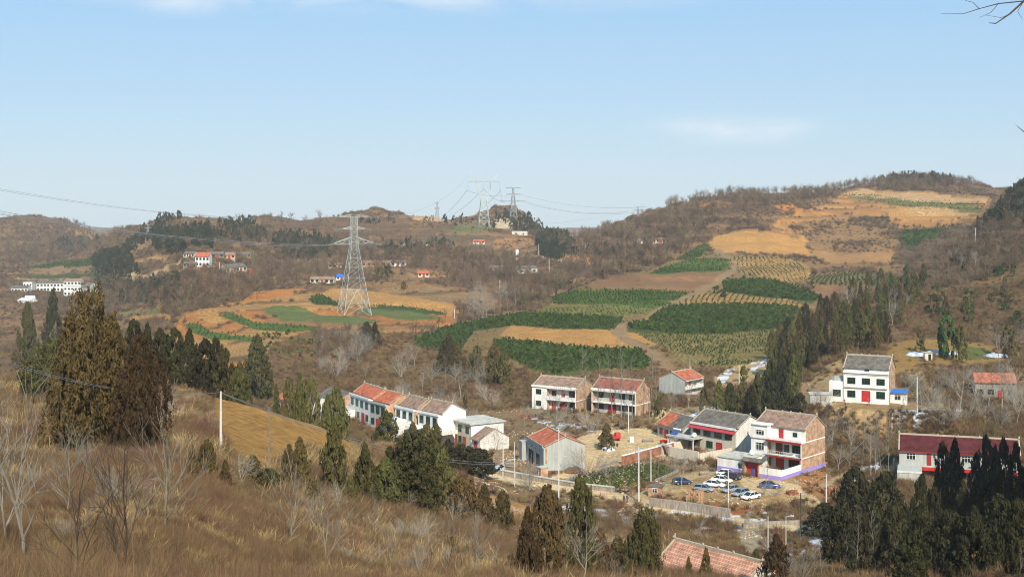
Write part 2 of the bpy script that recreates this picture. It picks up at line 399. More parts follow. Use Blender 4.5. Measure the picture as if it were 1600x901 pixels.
# near slope: dry grass
nearw = (1 - sstep(150, 230, GY))
GC = lerp(GC, lerp(C3((0.23, 0.14, 0.068)), C3((0.125, 0.068, 0.038)), sstep(0.4, 0.6, n2)), nearw * 0.85)
WILD = 1 - sstep(560, 700, GY) * (1 - BANK) * sstep(.40, .56, fbm(GX, GY, 120, 3, 3)) * .8         # where scrub grows
GC = lerp(GC, C3((0.33, 0.20, 0.10)), (1 - WILD) * .75)
STRIPE = np.zeros_like(GX)      # ploughed / planted rows
wu = (vnoise(GX / (GY * 0.012), GY / (GY * 0 + 3.0), 3) - 0.5)
def paint(poly, col, yr=(0, 1e9), amt=1.0, stripe=0.0, wild=0.0, wob=1.0, var=0.12, r2=None):
    us = [p[0] for p in poly]; rs = [p[1] for p in poly]
    i0, i1 = np.searchsorted(US, [min(us) - 4, max(us) + 4])
    j0, j1 = np.searchsorted(YS, [yr[0], yr[1]])
    if i1 <= i0 or j1 <= j0: return
    sl_ = (slice(i0, i1), slice(j0, j1))
    x, y = GX[sl_], GY[sl_]; sc = y / F
    big = sstep(650, 900, y) * wob
    du = (fbm(x, y, 9 + 0 * 1, 3, 5) - 0.5) * 7 * wob + (fbm(x + 40, y, 55, 3, 2) - .5) * 34 * big
    dr = (fbm(x + 91, y, 12, 3, 6) - 0.5) * 5 * wob * np.clip(y / 600, 0.4, 1) + (fbm(x, y + 70, 45, 3, 4) - .5) * 10 * big
    m = pip(poly, GU[sl_] + du, GR[sl_] + dr)
    c = np.array(col)[None, :] * (1 + var * 2 * (n2[sl_][m] - 0.5)[:, None] + var * 1.6 * (n3[sl_][m] - 0.5)[:, None])
    GC[sl_][m] = GC[sl_][m] * (1 - amt) + c * amt
    if wild is not None: WILD[sl_][m] = wild
    STRIPE[sl_][m] = stripe
TAN = (0.47, 0.265, 0.095); ORA = (0.48, 0.205, 0.062); BRN = (0.26, 0.15, 0.08); GRN = (0.085, 0.135, 0.03); WHEAT = (0.135, 0.165, 0.055)
OLV = (0.17, 0.17, 0.05); SAND = (0.68, 0.52, 0.30); RED = (0.36, 0.13, 0.045); DGR = (0.05, 0.085, 0.025)
MID = (370, 1050)
def bands(poly, yr, step, cols, edge=(0.15, 0.10, 0.055), seed=3, amt=.85, wob=1.0):
    # old narrow terraces: one colour per level, a dark grassy edge under each
    us = [p[0] for p in poly]
    i0, i1 = np.searchsorted(US, [min(us) - 4, max(us) + 4]); j0, j1 = np.searchsorted(YS, yr); s_ = (slice(i0, i1), slice(j0, j1))
    x, y, z = GX[s_], GY[s_], GZ[s_]
    du = (fbm(x, y, 14, 3, 5) - 0.5) * 8 * wob
    m = pip(poly, GU[s_] + du, GR[s_] + du * .5)
    q = (z + 3.0 * (fbm(x, y, 90, 2, seed) - .5) + 0.010 * x) / step + .35 * np.sin(x / 31.)
    b = np.floor(q).astype(int); f = q - b
    sec = np.floor(x / 46. + 1.7 * vnoise(b * 3.1, x * 0 + seed, 2) ).astype(int)
    cid = ((b * 7 + sec * 13 + seed) * 2654435761 % 97) % len(cols)
    c = np.array(cols)[cid] * (1 + .5 * (n2[s_] - .5) + .5 * (n3[s_] - .5))[..., None]
    e = sstep(.80, .9, f)
    c = c * (1 - e[..., None]) + np.array(edge) * e[..., None]
    GC[s_][m] = GC[s_][m] * (1 - amt) + c[m] * amt
    WILD[s_][m] = 0.2 * e[m]; STRIPE[s_][m] = 0.35 * (1 - e[m])
    GZ[s_][m] += ((sstep(.78, .98, f) - f) * step * .45)[m]
bands([(262,520),(285,490),(340,478),(400,466),(440,462),(520,452),(600,455),(720,480),(716,508),(640,520),(560,522),(480,518),(430,534),(415,570),(360,575),(300,556),(262,535)], (400, 780), 1.5, [ORA, TAN, (0.40,0.22,0.085), ORA, (0.42,0.25,0.10), TAN, (0.34,0.19,0.08)])
bands([(560,440),(640,438),(720,450),(790,470),(770,478),(715,476),(640,462),(570,455)], (560, 860), 1.8, [(0.3,0.2,0.1), (0.36,0.22,0.1), (0.22,0.15,0.08), (0.3,0.18,0.08)])
bands([(560,362),(700,356),(790,366),(830,380),(780,400),(700,392),(600,384)], (900, 1600), 3.2, [(0.27,0.17,0.09), (0.2,0.12,0.07), (0.33,0.19,0.09), (0.14,0.11,0.06)])
bands([(420,345),(540,338),(640,345),(640,362),(520,372),(430,368)], (900, 1600), 3.2, [(0.16,0.09,0.055), (0.22,0.12,0.065), (0.12,0.085,0.05)], amt=.7)
bands([(250,352),(285,335),(350,333),(420,345),(400,362),(300,360)], (900, 1600), 3.2, [(0.24,0.16,0.09), (0.17,0.12,0.07)], amt=.5)
#-- upper right hillside, terraced
bands([(1198,352),(1228,336),(1290,320),(1325,298),(1345,296),(1440,300),(1550,308),(1545,330),(1520,352),(1470,362),(1500,372),(1430,395),(1380,415),(1300,410),(1250,400),(1210,372)], (780, 1450), 5.0, [(0.49,0.25,0.08), (0.50,0.28,0.10), (0.43,0.22,0.075), (0.46,0.24,0.085), (0.36,0.21,0.09)], (0.25,0.145,0.07))
paint([(378,470),(398,456),(470,449),(482,452),(445,462),(400,470)], ORA, (500, 800))
paint([(500,458),(520,449),(560,452),(640,462),(715,476),(706,492),(640,482),(560,474),(520,470)], TAN, (500, 800), stripe=0.4)
paint([(410,482),(428,475),(470,478),(500,490),(560,494),(600,502),(560,506),(500,502),(440,500),(420,491)], WHEAT, (440, 760))
paint([(550,487),(560,480),(600,479),(650,486),(700,496),(640,501),(600,493)], WHEAT, (440, 760))
paint([(560,479),(600,476),(660,482),(704,492),(660,489),(600,482)], (0.065,0.10,0.035), (440, 760))
paint([(480,466),(500,459),(528,470),(530,478),(490,474)], DGR, (440, 760))
paint([(288,506),(308,503),(330,517),(400,526),(395,532),(330,529),(302,518)], GRN, (400, 700))
paint([(338,490),(362,486),(400,503),(480,508),(510,512),(440,517),(395,513)], GRN, (400, 700))
paint([(300,490),(335,482),(350,500),(338,508)], TAN, (400, 700), stripe=0.7)
paint([(200,497),(245,490),(270,492),(262,500),(205,505)], TAN, (500, 900))
paint([(185,487),(250,482),(250,489),(190,493)], (0.2,0.2,0.08), (500, 1000))
#-- central planted spur
paint([(640,533),(690,510),(850,475),(905,446),(1000,425),(1110,383),(1150,395),(1290,470),(1235,520),(1212,560),(1140,575),(1060,568),(1010,545),(960,580),(830,583),(770,560),(720,548)], (0.24,0.165,0.075), MID, stripe=0.2, wild=0.25)
paint([(770,532),(800,529),(895,540),(1000,546),(1016,562),(1010,577),(960,576),(870,588),(830,576),(780,552)], (0.10,0.12,0.035), MID)
paint([(778,522),(800,509),(850,512),(965,515),(977,530),(992,546),(895,541),(860,537),(800,531)], TAN, MID)
paint([(640,533),(690,512),(760,497),(820,487),(900,492),(975,495),(972,504),(960,515),(880,514),(800,508),(740,518),(720,548),(660,545)], (0.07,0.10,0.03), MID)
paint([(835,488),(850,477),(905,477),(1030,478),(1020,488),(975,495),(900,492)], OLV, MID, stripe=0.5)
paint([(848,473),(870,462),(900,451),(950,451),(1076,454),(1062,467),(1038,481),(960,477)], GRN, MID, stripe=0.5)
paint([(905,450),(960,431),(1080,424),(1122,423),(1130,430),(1105,445),(1075,454),(960,452)], BRN, MID)
paint([(1015,428),(1040,414),(1080,404),(1142,403),(1147,414),(1130,423),(1080,425)], GRN, (560, 1050), stripe=0.3)
paint([(1050,408),(1075,394),(1100,379),(1112,385),(1092,402)], GRN, (700, 1150))
paint([(1086,461),(1160,453),(1240,470),(1283,483),(1275,492),(1240,479),(1050,479)], (0.34,0.21,0.085), MID, stripe=.8)
paint([(1048,478),(1110,476),(1200,477),(1248,480),(1246,492),(1232,512),(1170,517),(1140,522),(1040,522),(985,518),(975,508),(1010,503)], (0.075,0.10,0.03), MID)
paint([(985,518),(1050,521),(1140,521),(1235,513),(1215,558),(1140,575),(1062,568),(1030,540)], (0.22,0.18,0.07), MID, stripe=0.6)
paint([(972,520),(1000,520),(1024,538),(1020,543),(1002,534)], TAN, MID)
paint([(1130,440),(1165,433),(1210,438),(1262,454),(1280,466),(1270,474),(1230,468),(1180,462),(1130,455)], (0.07,0.10,0.03), MID)
paint([(1146,400),(1200,399),(1258,409),(1263,420),(1260,446),(1200,438),(1152,425)], (0.33,0.215,0.09), (560, 1050), stripe=1.0)
paint([(1108,378),(1130,366),(1170,360),(1225,365),(1270,376),(1268,394),(1230,397),(1112,394)], (0.50,0.28,0.10), (700, 1150), stripe=0.2)
paint([(1265,426),(1345,424),(1385,434),(1372,446),(1262,444)], (0.2,0.15,0.07), (600, 1150), stripe=0.9)
paint([(1262,445),(1385,447),(1362,458),(1278,470)], BRN, (560, 1150))
paint([(1270,392),(1330,396),(1395,398),(1402,410),(1310,410),(1270,404)], (0.38,0.22,0.1), (700, 1150))
#-- upper right hillside
FARR = (800, 1450)
paint([(1260,352),(1400,356),(1392,396),(1330,395),(1270,390)], (0.27,0.18,0.10), FARR, amt=.6, wild=.5)
paint([(1318,338),(1350,336),(1386,343),(1378,351),(1335,350)], (0.17,0.12,0.075), FARR, wild=0.8)
paint([(1312,304),(1345,300),(1420,311),(1540,318),(1534,331),(1440,327),(1390,320)], (0.17,0.16,0.06), FARR)
paint([(1320,300),(1345,296),(1440,301),(1548,308),(1545,314),(1430,314),(1350,306)], (0.48,0.32,0.17), FARR)
paint([(1400,328),(1440,322),(1520,331),(1515,336),(1430,333)], (0.5,0.32,0.14), FARR, stripe=0.8)
paint([(1403,364),(1452,353),(1493,357),(1455,373),(1422,388),(1404,378)], DGR, (800, 1300))
paint([(1210,325),(1240,322),(1262,330),(1230,335)], ORA, (850, 1300), wild=0.3)
paint([(1085,322),(1110,313),(1140,318),(1130,328),(1095,330)], ORA, (800, 1300), wild=0.3)
paint([(1235,352),(1300,344),(1400,352),(1396,386),(1330,393),(1268,387),(1266,372)], (0.25, 0.16, 0.082), FARR, amt=.7, wild=.35, wob=1.6)
paint([(1400,356),(1500,352),(1530,372),(1470,392),(1420,420),(1396,408)], (0.115, 0.085, 0.055), FARR, amt=.8, wild=.6)  # wider dark patch of hillside shading painted into the ground colour
paint([(1403,364),(1452,353),(1493,357),(1455,373),(1422,388),(1404,378)], DGR, (800, 1300))
#-- far left
paint([(45,417),(90,410),(150,402),(152,412),(120,419),(60,420)], DGR, (1000, 1600))
paint([(35,430),(90,428),(150,427),(148,433),(90,436),(40,435)], (0.07,0.09,0.03), (1000, 1500))
paint([(40,420),(90,419),(150,415),(150,426),(50,428)], (0.28,0.18,0.1), (1000, 1500))
paint([(20,437),(80,436),(145,434),(140,438),(30,441)], (0.4,0.27,0.14), (1000, 1500))
paint([(110,355),(165,358),(165,372),(125,368)], (0.38,0.24,0.13), (1300, 2000), wild=0.3)
paint([(205,378),(225,364),(243,372),(250,392),(205,392)], (0.30,0.2,0.11), (900, 1500), wild=0.4)
paint([(190,412),(235,405),(262,398),(265,404),(230,412),(195,418)], (0.5,0.3,0.15), (800, 1500), wild=0)
paint([(250,352),(285,335),(330,333),(340,345),(280,355)], (0.26,0.18,0.1), (900, 1500), wild=0.4)
#-- far middle
0 and paint([(430,345),(540,342),(600,350),(600,362),(520,368),(430,362)], (0.21,0.11,0.065), (900, 1600), wild=0.3)
0 and paint([(560,360),(700,356),(760,366),(780,380),(700,384),(600,378)], (0.30,0.17,0.085), (900, 1600), wild=0.3, stripe=0.3)
paint([(640,338),(668,334),(702,341),(690,347),(650,345)], (0.55,0.35,0.2), (1200, 1800), wild=0)
paint([(700,352),(750,350),(772,356),(750,362),(705,362)], (0.17,0.17,0.07), (1000, 1700), wild=0.1)
paint([(774,343),(790,339),(805,345),(800,356),(778,356)], (0.6,0.5,0.36), (1000, 1700), wild=0)
paint([(780,376),(830,372),(840,382),(790,392),(770,385)], (0.36,0.2,0.095), (800, 1500), wild=0.2)
paint([(880,402),(915,397),(935,405),(920,416),(885,412)], (0.5,0.28,0.12), (600, 1200), wild=0)
paint([(540,374),(600,371),(640,376),(600,382),(545,380)], (0.24,0.15,0.085), (800, 1500), wild=0.2)
paint([(640,424),(680,420),(720,427),(700,434),(645,432)], (0.42,0.24,0.12), (600, 1000), wild=0.1)
#-- near slope
paint([(343,610),(372,616),(430,630),(480,646),(535,668),(548,695),(538,722),(505,712),(470,700),(430,728),(400,742),(352,705),(330,660),(334,630)], (0.42,0.24,0.075), (110, 225), stripe=0.25, wild=0, wob=0.4)
paint([(256,588),(300,597),(343,611),(334,632),(330,660),(300,690),(262,690),(250,640)], (0.31,0.225,0.12), (110, 225), wild=0.1, wob=0.4)
paint([(712,748),(780,760),(850,793),(885,815),(835,824),(770,806),(722,780)], (0.45,0.25,0.09), (140, 290), wild=0.03, wob=0.5)
paint([(935,828),(975,830),(1000,858),(960,858),(935,845)], (0.45,0.27,0.11), (140, 250), wild=0.05)
paint([(590,690),(640,705),(700,740),(690,755),(640,720),(600,708)], (0.10,0.12,0.04), (180, 300), wild=0.2, wob=0.6)
#-- hillside house terrace
paint([(1390,535),(1450,530),(1560,538),(1575,565),(1520,575),(1440,570),(1395,600),(1385,570)], (0.30,0.195,0.07), (340, 470), wild=0.1)
paint([(1490,540),(1545,545),(1555,560),(1500,562)], (0.13,0.15,0.045), (340, 470), wild=0.05)
paint([(1245,600),(1290,572),(1315,560),(1320,600),(1290,635),(1250,640)], (0.40,0.29,0.15), (290, 420), wild=0.15)
paint([(1385,590),(1440,580),(1455,610),(1420,625),(1392,620)], (0.36,0.27,0.13), (290, 420), wild=0.35)
paint([(1255,628),(1395,628),(1480,628),(1480,640),(1380,648),(1255,640)], (0.36,0.25,0.13), (285, 340), wild=0.02, wob=0.5)
paint([(1110,590),(1150,572),(1205,560),(1205,590),(1150,605),(1115,612)], (0.46,0.34,0.19), (340, 460), wild=0.1)
#-- village floor
VL = (218, 372)
paint([(560,648),(800,640),(1100,600),(1240,600),(1300,740),(1290,860),(1000,870),(860,800),(760,770),(700,730),(560,690)], (0.24,0.17,0.095), VL, wild=0.3, wob=1)
paint([(885,690),(935,672),(1010,668),(1060,690),(1040,700),(1040,712),(975,712),(975,735),(890,748),(850,750),(905,728)], SAND, VL, wild=0)
paint([(880,748),(955,728),(1030,722),(1060,735),(1025,752),(972,770),(935,763)], (0.15,0.12,0.055), VL, wild=0, wob=0.4)
paint([(780,737),(850,752),(960,772),(955,776),(840,760),(780,748)], (0.42,0.34,0.22), VL, wild=0, wob=0.4)
paint([(1035,745),(1090,735),(1150,745),(1240,745),(1275,775),(1230,790),(1150,795),(1080,785),(1030,770)], (0.38,0.26,0.13), VL, wild=0.0)
paint([(1150,745),(1215,750),(1260,760),(1290,790),(1230,775),(1170,768)], SAND, VL, wild=0)
paint([(1040,776),(1080,780),(1150,790),(1195,800),(1150,812),(1090,800),(1045,785)], RED, VL, wild=0.05)
paint([(1245,745),(1290,735),(1310,760),(1300,780),(1255,770)], (0.40,0.2,0.09), (220, 320), wild=0.2)
paint([(1150,825),(1185,822),(1192,845),(1180,865),(1160,860),(1148,845)], (0.42,0.36,0.26), (190, 300), wild=0, wob=0.5)
paint([(760,700),(820,690),(820,735),(765,740)], (0.30,0.21,0.11), VL, wild=0.1)
paint([(1000,655),(1080,630),(1110,640),(1040,665)], (0.34,0.25,0.14), VL, wild=0.1)

GR = HR - GZ / GY * F
def ribbon(pts, wpx, col, yr, wild=0.0, soft=1.0):
    """dirt track along photo points, width in metres"""
    P = [hit(u, r, yr[0], yr[1]) for u, r in pts]
    W2 = np.full(GX.shape, 1e9)
    for a, b in zip(P[:-1], P[1:]):
        x0, x1 = min(a.x, b.x) - 6, max(a.x, b.x) + 6; y0, y1 = min(a.y, b.y) - 6, max(a.y, b.y) + 6
        j0, j1 = np.searchsorted(YS, [y0, y1]); 
        us = [800 + F * x / y for x in (x0, x1) for y in (y0, y1)]
        i0, i1 = np.searchsorted(US, [min(us), max(us)])
        s_ = (slice(max(i0, 0), i1), slice(j0, j1 + 1))
        x, y = GX[s_], GY[s_]
        dx, dy = b.x - a.x, b.y - a.y; L = dx * dx + dy * dy + 1e-9
        t = np.clip(((x - a.x) * dx + (y - a.y) * dy) / L, 0, 1)
        W2[s_] = np.minimum(W2[s_], np.hypot(x - a.x - t * dx, y - a.y - t * dy))
    w = 1 - sstep(wpx / 2 * 0.8, wpx / 2 * 1.25, W2 + (n3 - 0.5) * soft)
    global GC
    idx = w > 0.01
    cc = np.array(col)[None, :] * (1 + 0.25 * (n3[idx] - 0.5)[:, None])
    GC[idx] = GC[idx] * (1 - w[idx][:, None]) + cc * w[idx][:, None]
    WILD[idx] *= (1 - w[idx]); STRIPE[idx] *= (1 - w[idx])
    return P
ROAD = [(700,727),(780,745),(860,758),(930,770),(1000,784),(1090,803),(1170,818),(1260,826),(1330,832)]
ribbon(ROAD, 6.2, (0.72, 0.57, 0.36), (215, 330))
ribbon([(985,782),(1040,760),(1075,745),(1110,738)], 3.6, (0.50, 0.39, 0.24), (215, 330))
ribbon([(1030,775),(1060,765),(1100,765)], 2.0, (0.5, 0.36, 0.2), (215, 330))
ribbon([(1215,770),(1260,788),(1300,800),(1330,806)], 3.2, (0.5, 0.37, 0.2), (215, 330))
ribbon([(1255,650),(1300,640),(1340,650),(1380,655)], 2.2, (0.5, 0.37, 0.2), (280, 345))
ribbon([(1120,390),(1143,405),(1150,420),(1108,446),(1080,462),(1030,486),(1018,500),(968,508),(966,520),(985,535),(1020,552),(1045,575)], 6.0, (0.30, 0.21, 0.12), (380, 1000), 0.2)
ribbon([(200,432),(222,434),(240,428),(268,416),(283,410)], 6, (0.6, 0.42, 0.25), (600, 1300))
ribbon([(842,400),(862,404),(885,411),(905,414)], 5, (0.62, 0.5, 0.34), (600, 1200))
ribbon([(1400,641),(1440,643),(1500,640)], 2.5, (0.45, 0.36, 0.24), (280, 345))
ribbon([(1285,760),(1330,735),(1390,738),(1400,725)], 2.2, (0.42, 0.33, 0.2), (215, 330))
# snow left lying
SN = np.zeros_like(GX)
def snow(poly, yr, thr=0.5, s=4.0):
    us = [p[0] for p in poly]
    i0, i1 = np.searchsorted(US, [min(us) - 2, max(us) + 2]); j0, j1 = np.searchsorted(YS, yr)
    s_ = (slice(i0, i1), slice(j0, j1))
    m = pip(poly, GU[s_], GR[s_]) & (fbm(GX[s_], GY[s_] * 1.6, s, 3, 7) > thr)
    GC[s_][m] = (0.72, 0.76, 0.84); SN[s_][m] = 1; STRIPE[s_][m] = 0; WILD[s_][m] *= 0.3
snow([(1392,641),(1440,638),(1508,640),(1480,646),(1440,650),(1394,652)], (280, 350), 0.36, 5)
snow([(1320,745),(1395,712),(1402,722),(1370,745),(1330,765),(1300,770)], (230, 330), 0.50)
snow([(1050,795),(1120,803),(1190,800),(1240,795),(1240,812),(1120,812),(1050,806)], (218, 300), 0.56, 2.5)
snow([(990,806),(1100,818),(1160,828),(1155,834),(1060,828),(985,815)], (205, 260), 0.5, 3)
snow([(1225,865),(1260,842),(1310,835),(1305,850),(1250,870),(1240,885),(1225,880)], (150, 250), 0.52, 2.5)
snow([(1180,830),(1300,830),(1330,850),(1250,850)], (150, 250), 0.62, 2)
snow([(860,782),(950,795),(1010,808),(1000,812),(900,800),(860,790)], (205, 270), 0.56, 3)
snow([(760,735),(800,715),(820,720),(790,735)], (230, 330), 0.5)
snow([(820,650),(860,655),(900,665),(950,665),(930,675),(870,668),(820,660)], (290, 372), 0.53, 3)
snow([(1060,655),(1100,640),(1120,632),(1125,640),(1085,655)], (290, 372), 0.42, 3)
snow([(1120,590),(1135,575),(1150,575),(1130,600)], (340, 450), 0.48, 4)
snow([(1165,570),(1215,555),(1215,575),(1170,580)], (340, 450), 0.6, 3)
snow([(1490,655),(1600,640),(1600,690),(1500,680)], (285, 345), 0.66, 2)
snow([(300,735),(345,740),(380,760),(370,775),(300,750)], (60, 130), 0.68, 1.0)

GC *= np.array((1.05, .97, .84)) + (SN[..., None] > 0) * np.array((-.05, .03, .16))   # warm loess soil; snow stays neutral
GC = np.where(SN[..., None] > 0, GC, GC * .95)
def build_terrain():
    V = np.stack([GX, GY, GZ], -1).reshape(-1, 3)
    idx = np.arange(NU * NY).reshape(NU, NY)
    Fc = np.stack([idx[:-1, :-1], idx[1:, :-1], idx[1:, 1:], idx[:-1, 1:]], -1).reshape(-1, 4)
    m = bpy.data.materials.new('ground_soil'); m.use_nodes = True
    t = m.node_tree; p = t.nodes['Principled BSDF']; L = t.links.new
    p.inputs['Roughness'].default_value = 0.95; p.inputs['Specular IOR Level'].default_value = 0.08
    at_ = t.nodes.new('ShaderNodeAttribute'); at_.attribute_name = 'Col'
    st_ = t.nodes.new('ShaderNodeAttribute'); st_.attribute_name = 'Fld'
    geo = t.nodes.new('ShaderNodeNewGeometry')
    def noise(sc, det=5, ro=0.7):
        n = t.nodes.new('ShaderNodeTexNoise'); n.inputs['Scale'].default_value = sc; n.inputs['Detail'].default_value = det; n.inputs['Roughness'].default_value = ro
        L(geo.outputs['Position'], n.inputs['Vector']); return n
    def math_(op, a, b=None, c=None):
        n = t.nodes.new('ShaderNodeMath'); n.operation = op
        for i, v in enumerate((a, b, c)):
            if v is None: continue
            if isinstance(v, (int, float)): n.inputs[i].default_value = v
            else: L(v, n.inputs[i])
        return n.outputs[0]
    na = noise(0.9, 8, 0.75); nb = noise(0.13, 5, 0.6); nc = noise(7.0, 4, 0.7)
    # crop rows: bands in world space
    sep = t.nodes.new('ShaderNodeSeparateXYZ'); L(geo.outputs['Position'], sep.inputs[0])
    wob = math_('MULTIPLY', noise(0.02, 2).outputs['Fac'], 60.0)
    ph = math_('ADD', math_('MULTIPLY', sep.outputs['X'], 1.0), math_('ADD', math_('MULTIPLY', sep.outputs['Y'], 0.22), wob))
    sn = math_('SINE', math_('MULTIPLY', ph, 2 * math.pi / 2.6))
    sn = math_('MULTIPLY', math_('MULTIPLY', sn, st_.outputs['Fac']), 0.34)
    br = math_('ADD', math_('MULTIPLY', math_('SUBTRACT', na.outputs['Fac'], 0.5), 2.1), math_('MULTIPLY', math_('SUBTRACT', nb.outputs['Fac'], 0.5), 0.7))
    br = math_('ADD', math_('ADD', br, sn), math_('MULTIPLY', math_('SUBTRACT', nc.outputs['Fac'], 0.5), 0.7))
    br = math_('MAXIMUM', math_('ADD', br, 1.0), 0.25)
    mx = t.nodes.new('ShaderNodeVectorMath'); mx.operation = 'SCALE'
    L(at_.outputs['Color'], mx.inputs[0]); L(br, mx.inputs['Scale'])
    dk = t.nodes.new('ShaderNodeVectorMath'); dk.operation = 'SCALE'; dk.inputs['Scale'].default_value = .80
    L(mx.outputs[0], dk.inputs[0]); L(dk.outputs[0], p.inputs['Base Color'])
    bp = t.nodes.new('ShaderNodeBump'); bp.inputs['Strength'].default_value = 0.8; bp.inputs['Distance'].default_value = 0.5
    L(math_('ADD', na.outputs['Fac'], math_('MULTIPLY', sn, 0.5)), bp.inputs['Height']); L(bp.outputs['Normal'], p.inputs['Normal'])
    me = fastmesh('ground', V, Fc, m, smooth=True)
    ca = me.attributes.new('Col', 'FLOAT_COLOR', 'POINT')
    rgba = np.ones((NU * NY, 4), np.float32); rgba[:, :3] = np.clip(GC, 0.01, 0.9).reshape(-1, 3)
    ca.data.foreach_set('color', rgba.ravel())
    fa = me.attributes.new('Fld', 'FLOAT', 'POINT'); fa.data.foreach_set('value', STRIPE.astype(np.float32).ravel())
    o = link('ground', me); tag(o, kind='structure')
build_terrain()
# a lower sheet that carries the land on past the modelled hills
gm = mat('plain_soil', (0.2, 0.15, 0.09), 0.95, noise=0.4, nscale=0.02)
MB().box(-3000, 3000, -300, 4700, -76, -75).build('terrain', gm)
tag(bpy.data.objects['terrain'], kind='structure')
# ------------------------------------------------------------------ vegetation meshes
M_bark = mat('grey_bark', (0.30, 0.27, 0.22), 0.9, noise=0.35, nscale=3, rnd=0.18)
M_bark_pale = mat('pale_bark', (0.22, 0.205, 0.165), 0.85, noise=0.35, nscale=2.5, rnd=0.12)
M_bark_dark = mat('dark_bark', (0.075, 0.055, 0.04), 0.9, noise=0.3, nscale=4)
M_twig = mat('twig', (0.158, 0.106, 0.050), 0.9, rnd=0.5)
M_twig_red = mat('red_twig', (0.140, 0.085, 0.048), 0.9, rnd=0.45)
M_twig_far = mat('far_twig', (0.135, 0.094, 0.056), 0.95, rnd=0.5)
def leafmat(name, c1, c2, rnd=0.25, sc=1.3):
    return mat(name, c1, 0.75, base2=c2, noise=0.15, nscale=sc, rnd=rnd, spec=0.15, trans=0.12)
M_cyp = leafmat('cypress_leaf', (0.122, 0.108, 0.030), (0.044, 0.050, 0.017), .38)
M_cyp_br = leafmat('bronzed_cypress_leaf', (0.125, 0.082, 0.028), (0.045, 0.036, 0.015), .35)
M_pine = leafmat('pine_leaf', (0.075, 0.115, 0.028), (0.028, 0.052, 0.016))
M_seed = leafmat('seedling_leaf', (0.095, 0.145, 0.030), (0.035, 0.062, 0.015), 0.45)
M_dark = leafmat('far_evergreen_leaf', (0.05, 0.062, 0.026), (0.022, 0.032, 0.018), 0.3)
M_shade = leafmat('shade_dark_cypress_leaf', (0.055, 0.05, 0.018), (0.02, 0.024, 0.010), 0.25)  # darker cypress leaf; part of the corner's shade is put into its colour
M_grass = mat('dry_grass', (0.37, 0.265, 0.12), 0.9, rnd=0.3, trans=0.2)
M_grass_r = mat('rusty_grass', (0.165, 0.092, 0.048), 0.9, rnd=0.35, trans=0.15)

def leaves(P, Nn, size, rng, jitter=0.6, aspect=2.3):
    """one small bent quad per point, turned roughly outwards"""
    n = len(P)
    d = Nn + rng.normal(0, jitter, (n, 3)); d /= np.linalg.norm(d, axis=1)[:, None] + 1e-9
    r = rng.normal(0, .55, (n, 3)) + np.array([0, 0, 1.0]); a = np.cross(d, r); a /= np.linalg.norm(a, axis=1)[:, None] + 1e-9
    b = np.cross(d, a)
    s = size * rng.uniform(0.55, 1.3, (n, 1))
    a = a * s * 0.42; b = b * s * 0.5 * aspect
    V = np.stack([P - a - b * 0.6, P + a * 0.7 - b, P + a + b * 0.5, P - a * 0.5 + b], 1).reshape(-1, 3)
    Fc = np.arange(4 * n).reshape(n, 4)
    return V, Fc

def crown_mesh(name, m, n, seed, shape='cone', leaf=0.03, lump=0.34, fill=0.75):
    """unit crown: height 1, radius about 0.5 at the widest (scaled afterwards); clumps of leaf faces with gaps"""
    rng = np.random.default_rng(seed)
    nc = max(10, int(n / 34))
    # clumps placed over the envelope
    t = rng.uniform(0.0, 1.0, nc) ** 0.9
    ang = rng.uniform(0, 2 * math.pi, nc)
    lob = 1 + lump * np.sin(ang * 2 + seed) * 0.5 + rng.normal(0, lump * 0.55, nc)
    if shape == 'cone': env = 0.5 * (1 - t) ** 0.75 * (0.55 + 0.45 * np.minimum(1, t / 0.12)) + 0.015
    elif shape == 'spindle': env = 0.5 * np.sqrt(np.clip(np.sin(np.pi * np.clip(t * 0.93 + 0.07, 0, 1)), 0, 1)) * (1 - 0.35 * t) + 0.01
    elif shape == 'broad': env = 0.5 * np.sqrt(np.clip(1 - ((t - 0.42) / 0.6) ** 2, 0.02, 1))
    else: env = 0.5 * np.sqrt(np.clip(1 - (t * 1.0) ** 2, 0.02, 1))
    rr = env * lob * np.sqrt(rng.uniform(0.35, 1.0, nc))
    cz = t; cx = rr * np.cos(ang); cy = rr * np.sin(ang)
    cs = (0.035 + 0.10 * env) * rng.uniform(0.6, 1.4, nc)
    per = rng.multinomial(n, np.full(nc, 1 / nc))
    P = []; N = []
    for i in range(nc):
        k = per[i]
        q = rng.normal(0, 1, (k, 3)); q /= np.linalg.norm(q, axis=1)[:, None] + 1e-9
        q2 = q * cs[i] * rng.uniform(0.5, 1, (k, 1)); q2[:, 2] *= 1.15
        c = np.array([cx[i], cy[i], cz[i]])
        P.append(c + q2)
        nn = q + np.array([math.cos(ang[i]), math.sin(ang[i]), 0.35]) * 0.8
        N.append(nn / (np.linalg.norm(nn, axis=1)[:, None] + 1e-9))
    P = np.concatenate(P); N = np.concatenate(N)
    P[:, 2] = np.clip(P[:, 2], 0.0, 1.05)
    V, Fc = leaves(P, N, leaf, rng)
    return fastmesh(name, V, Fc, m)

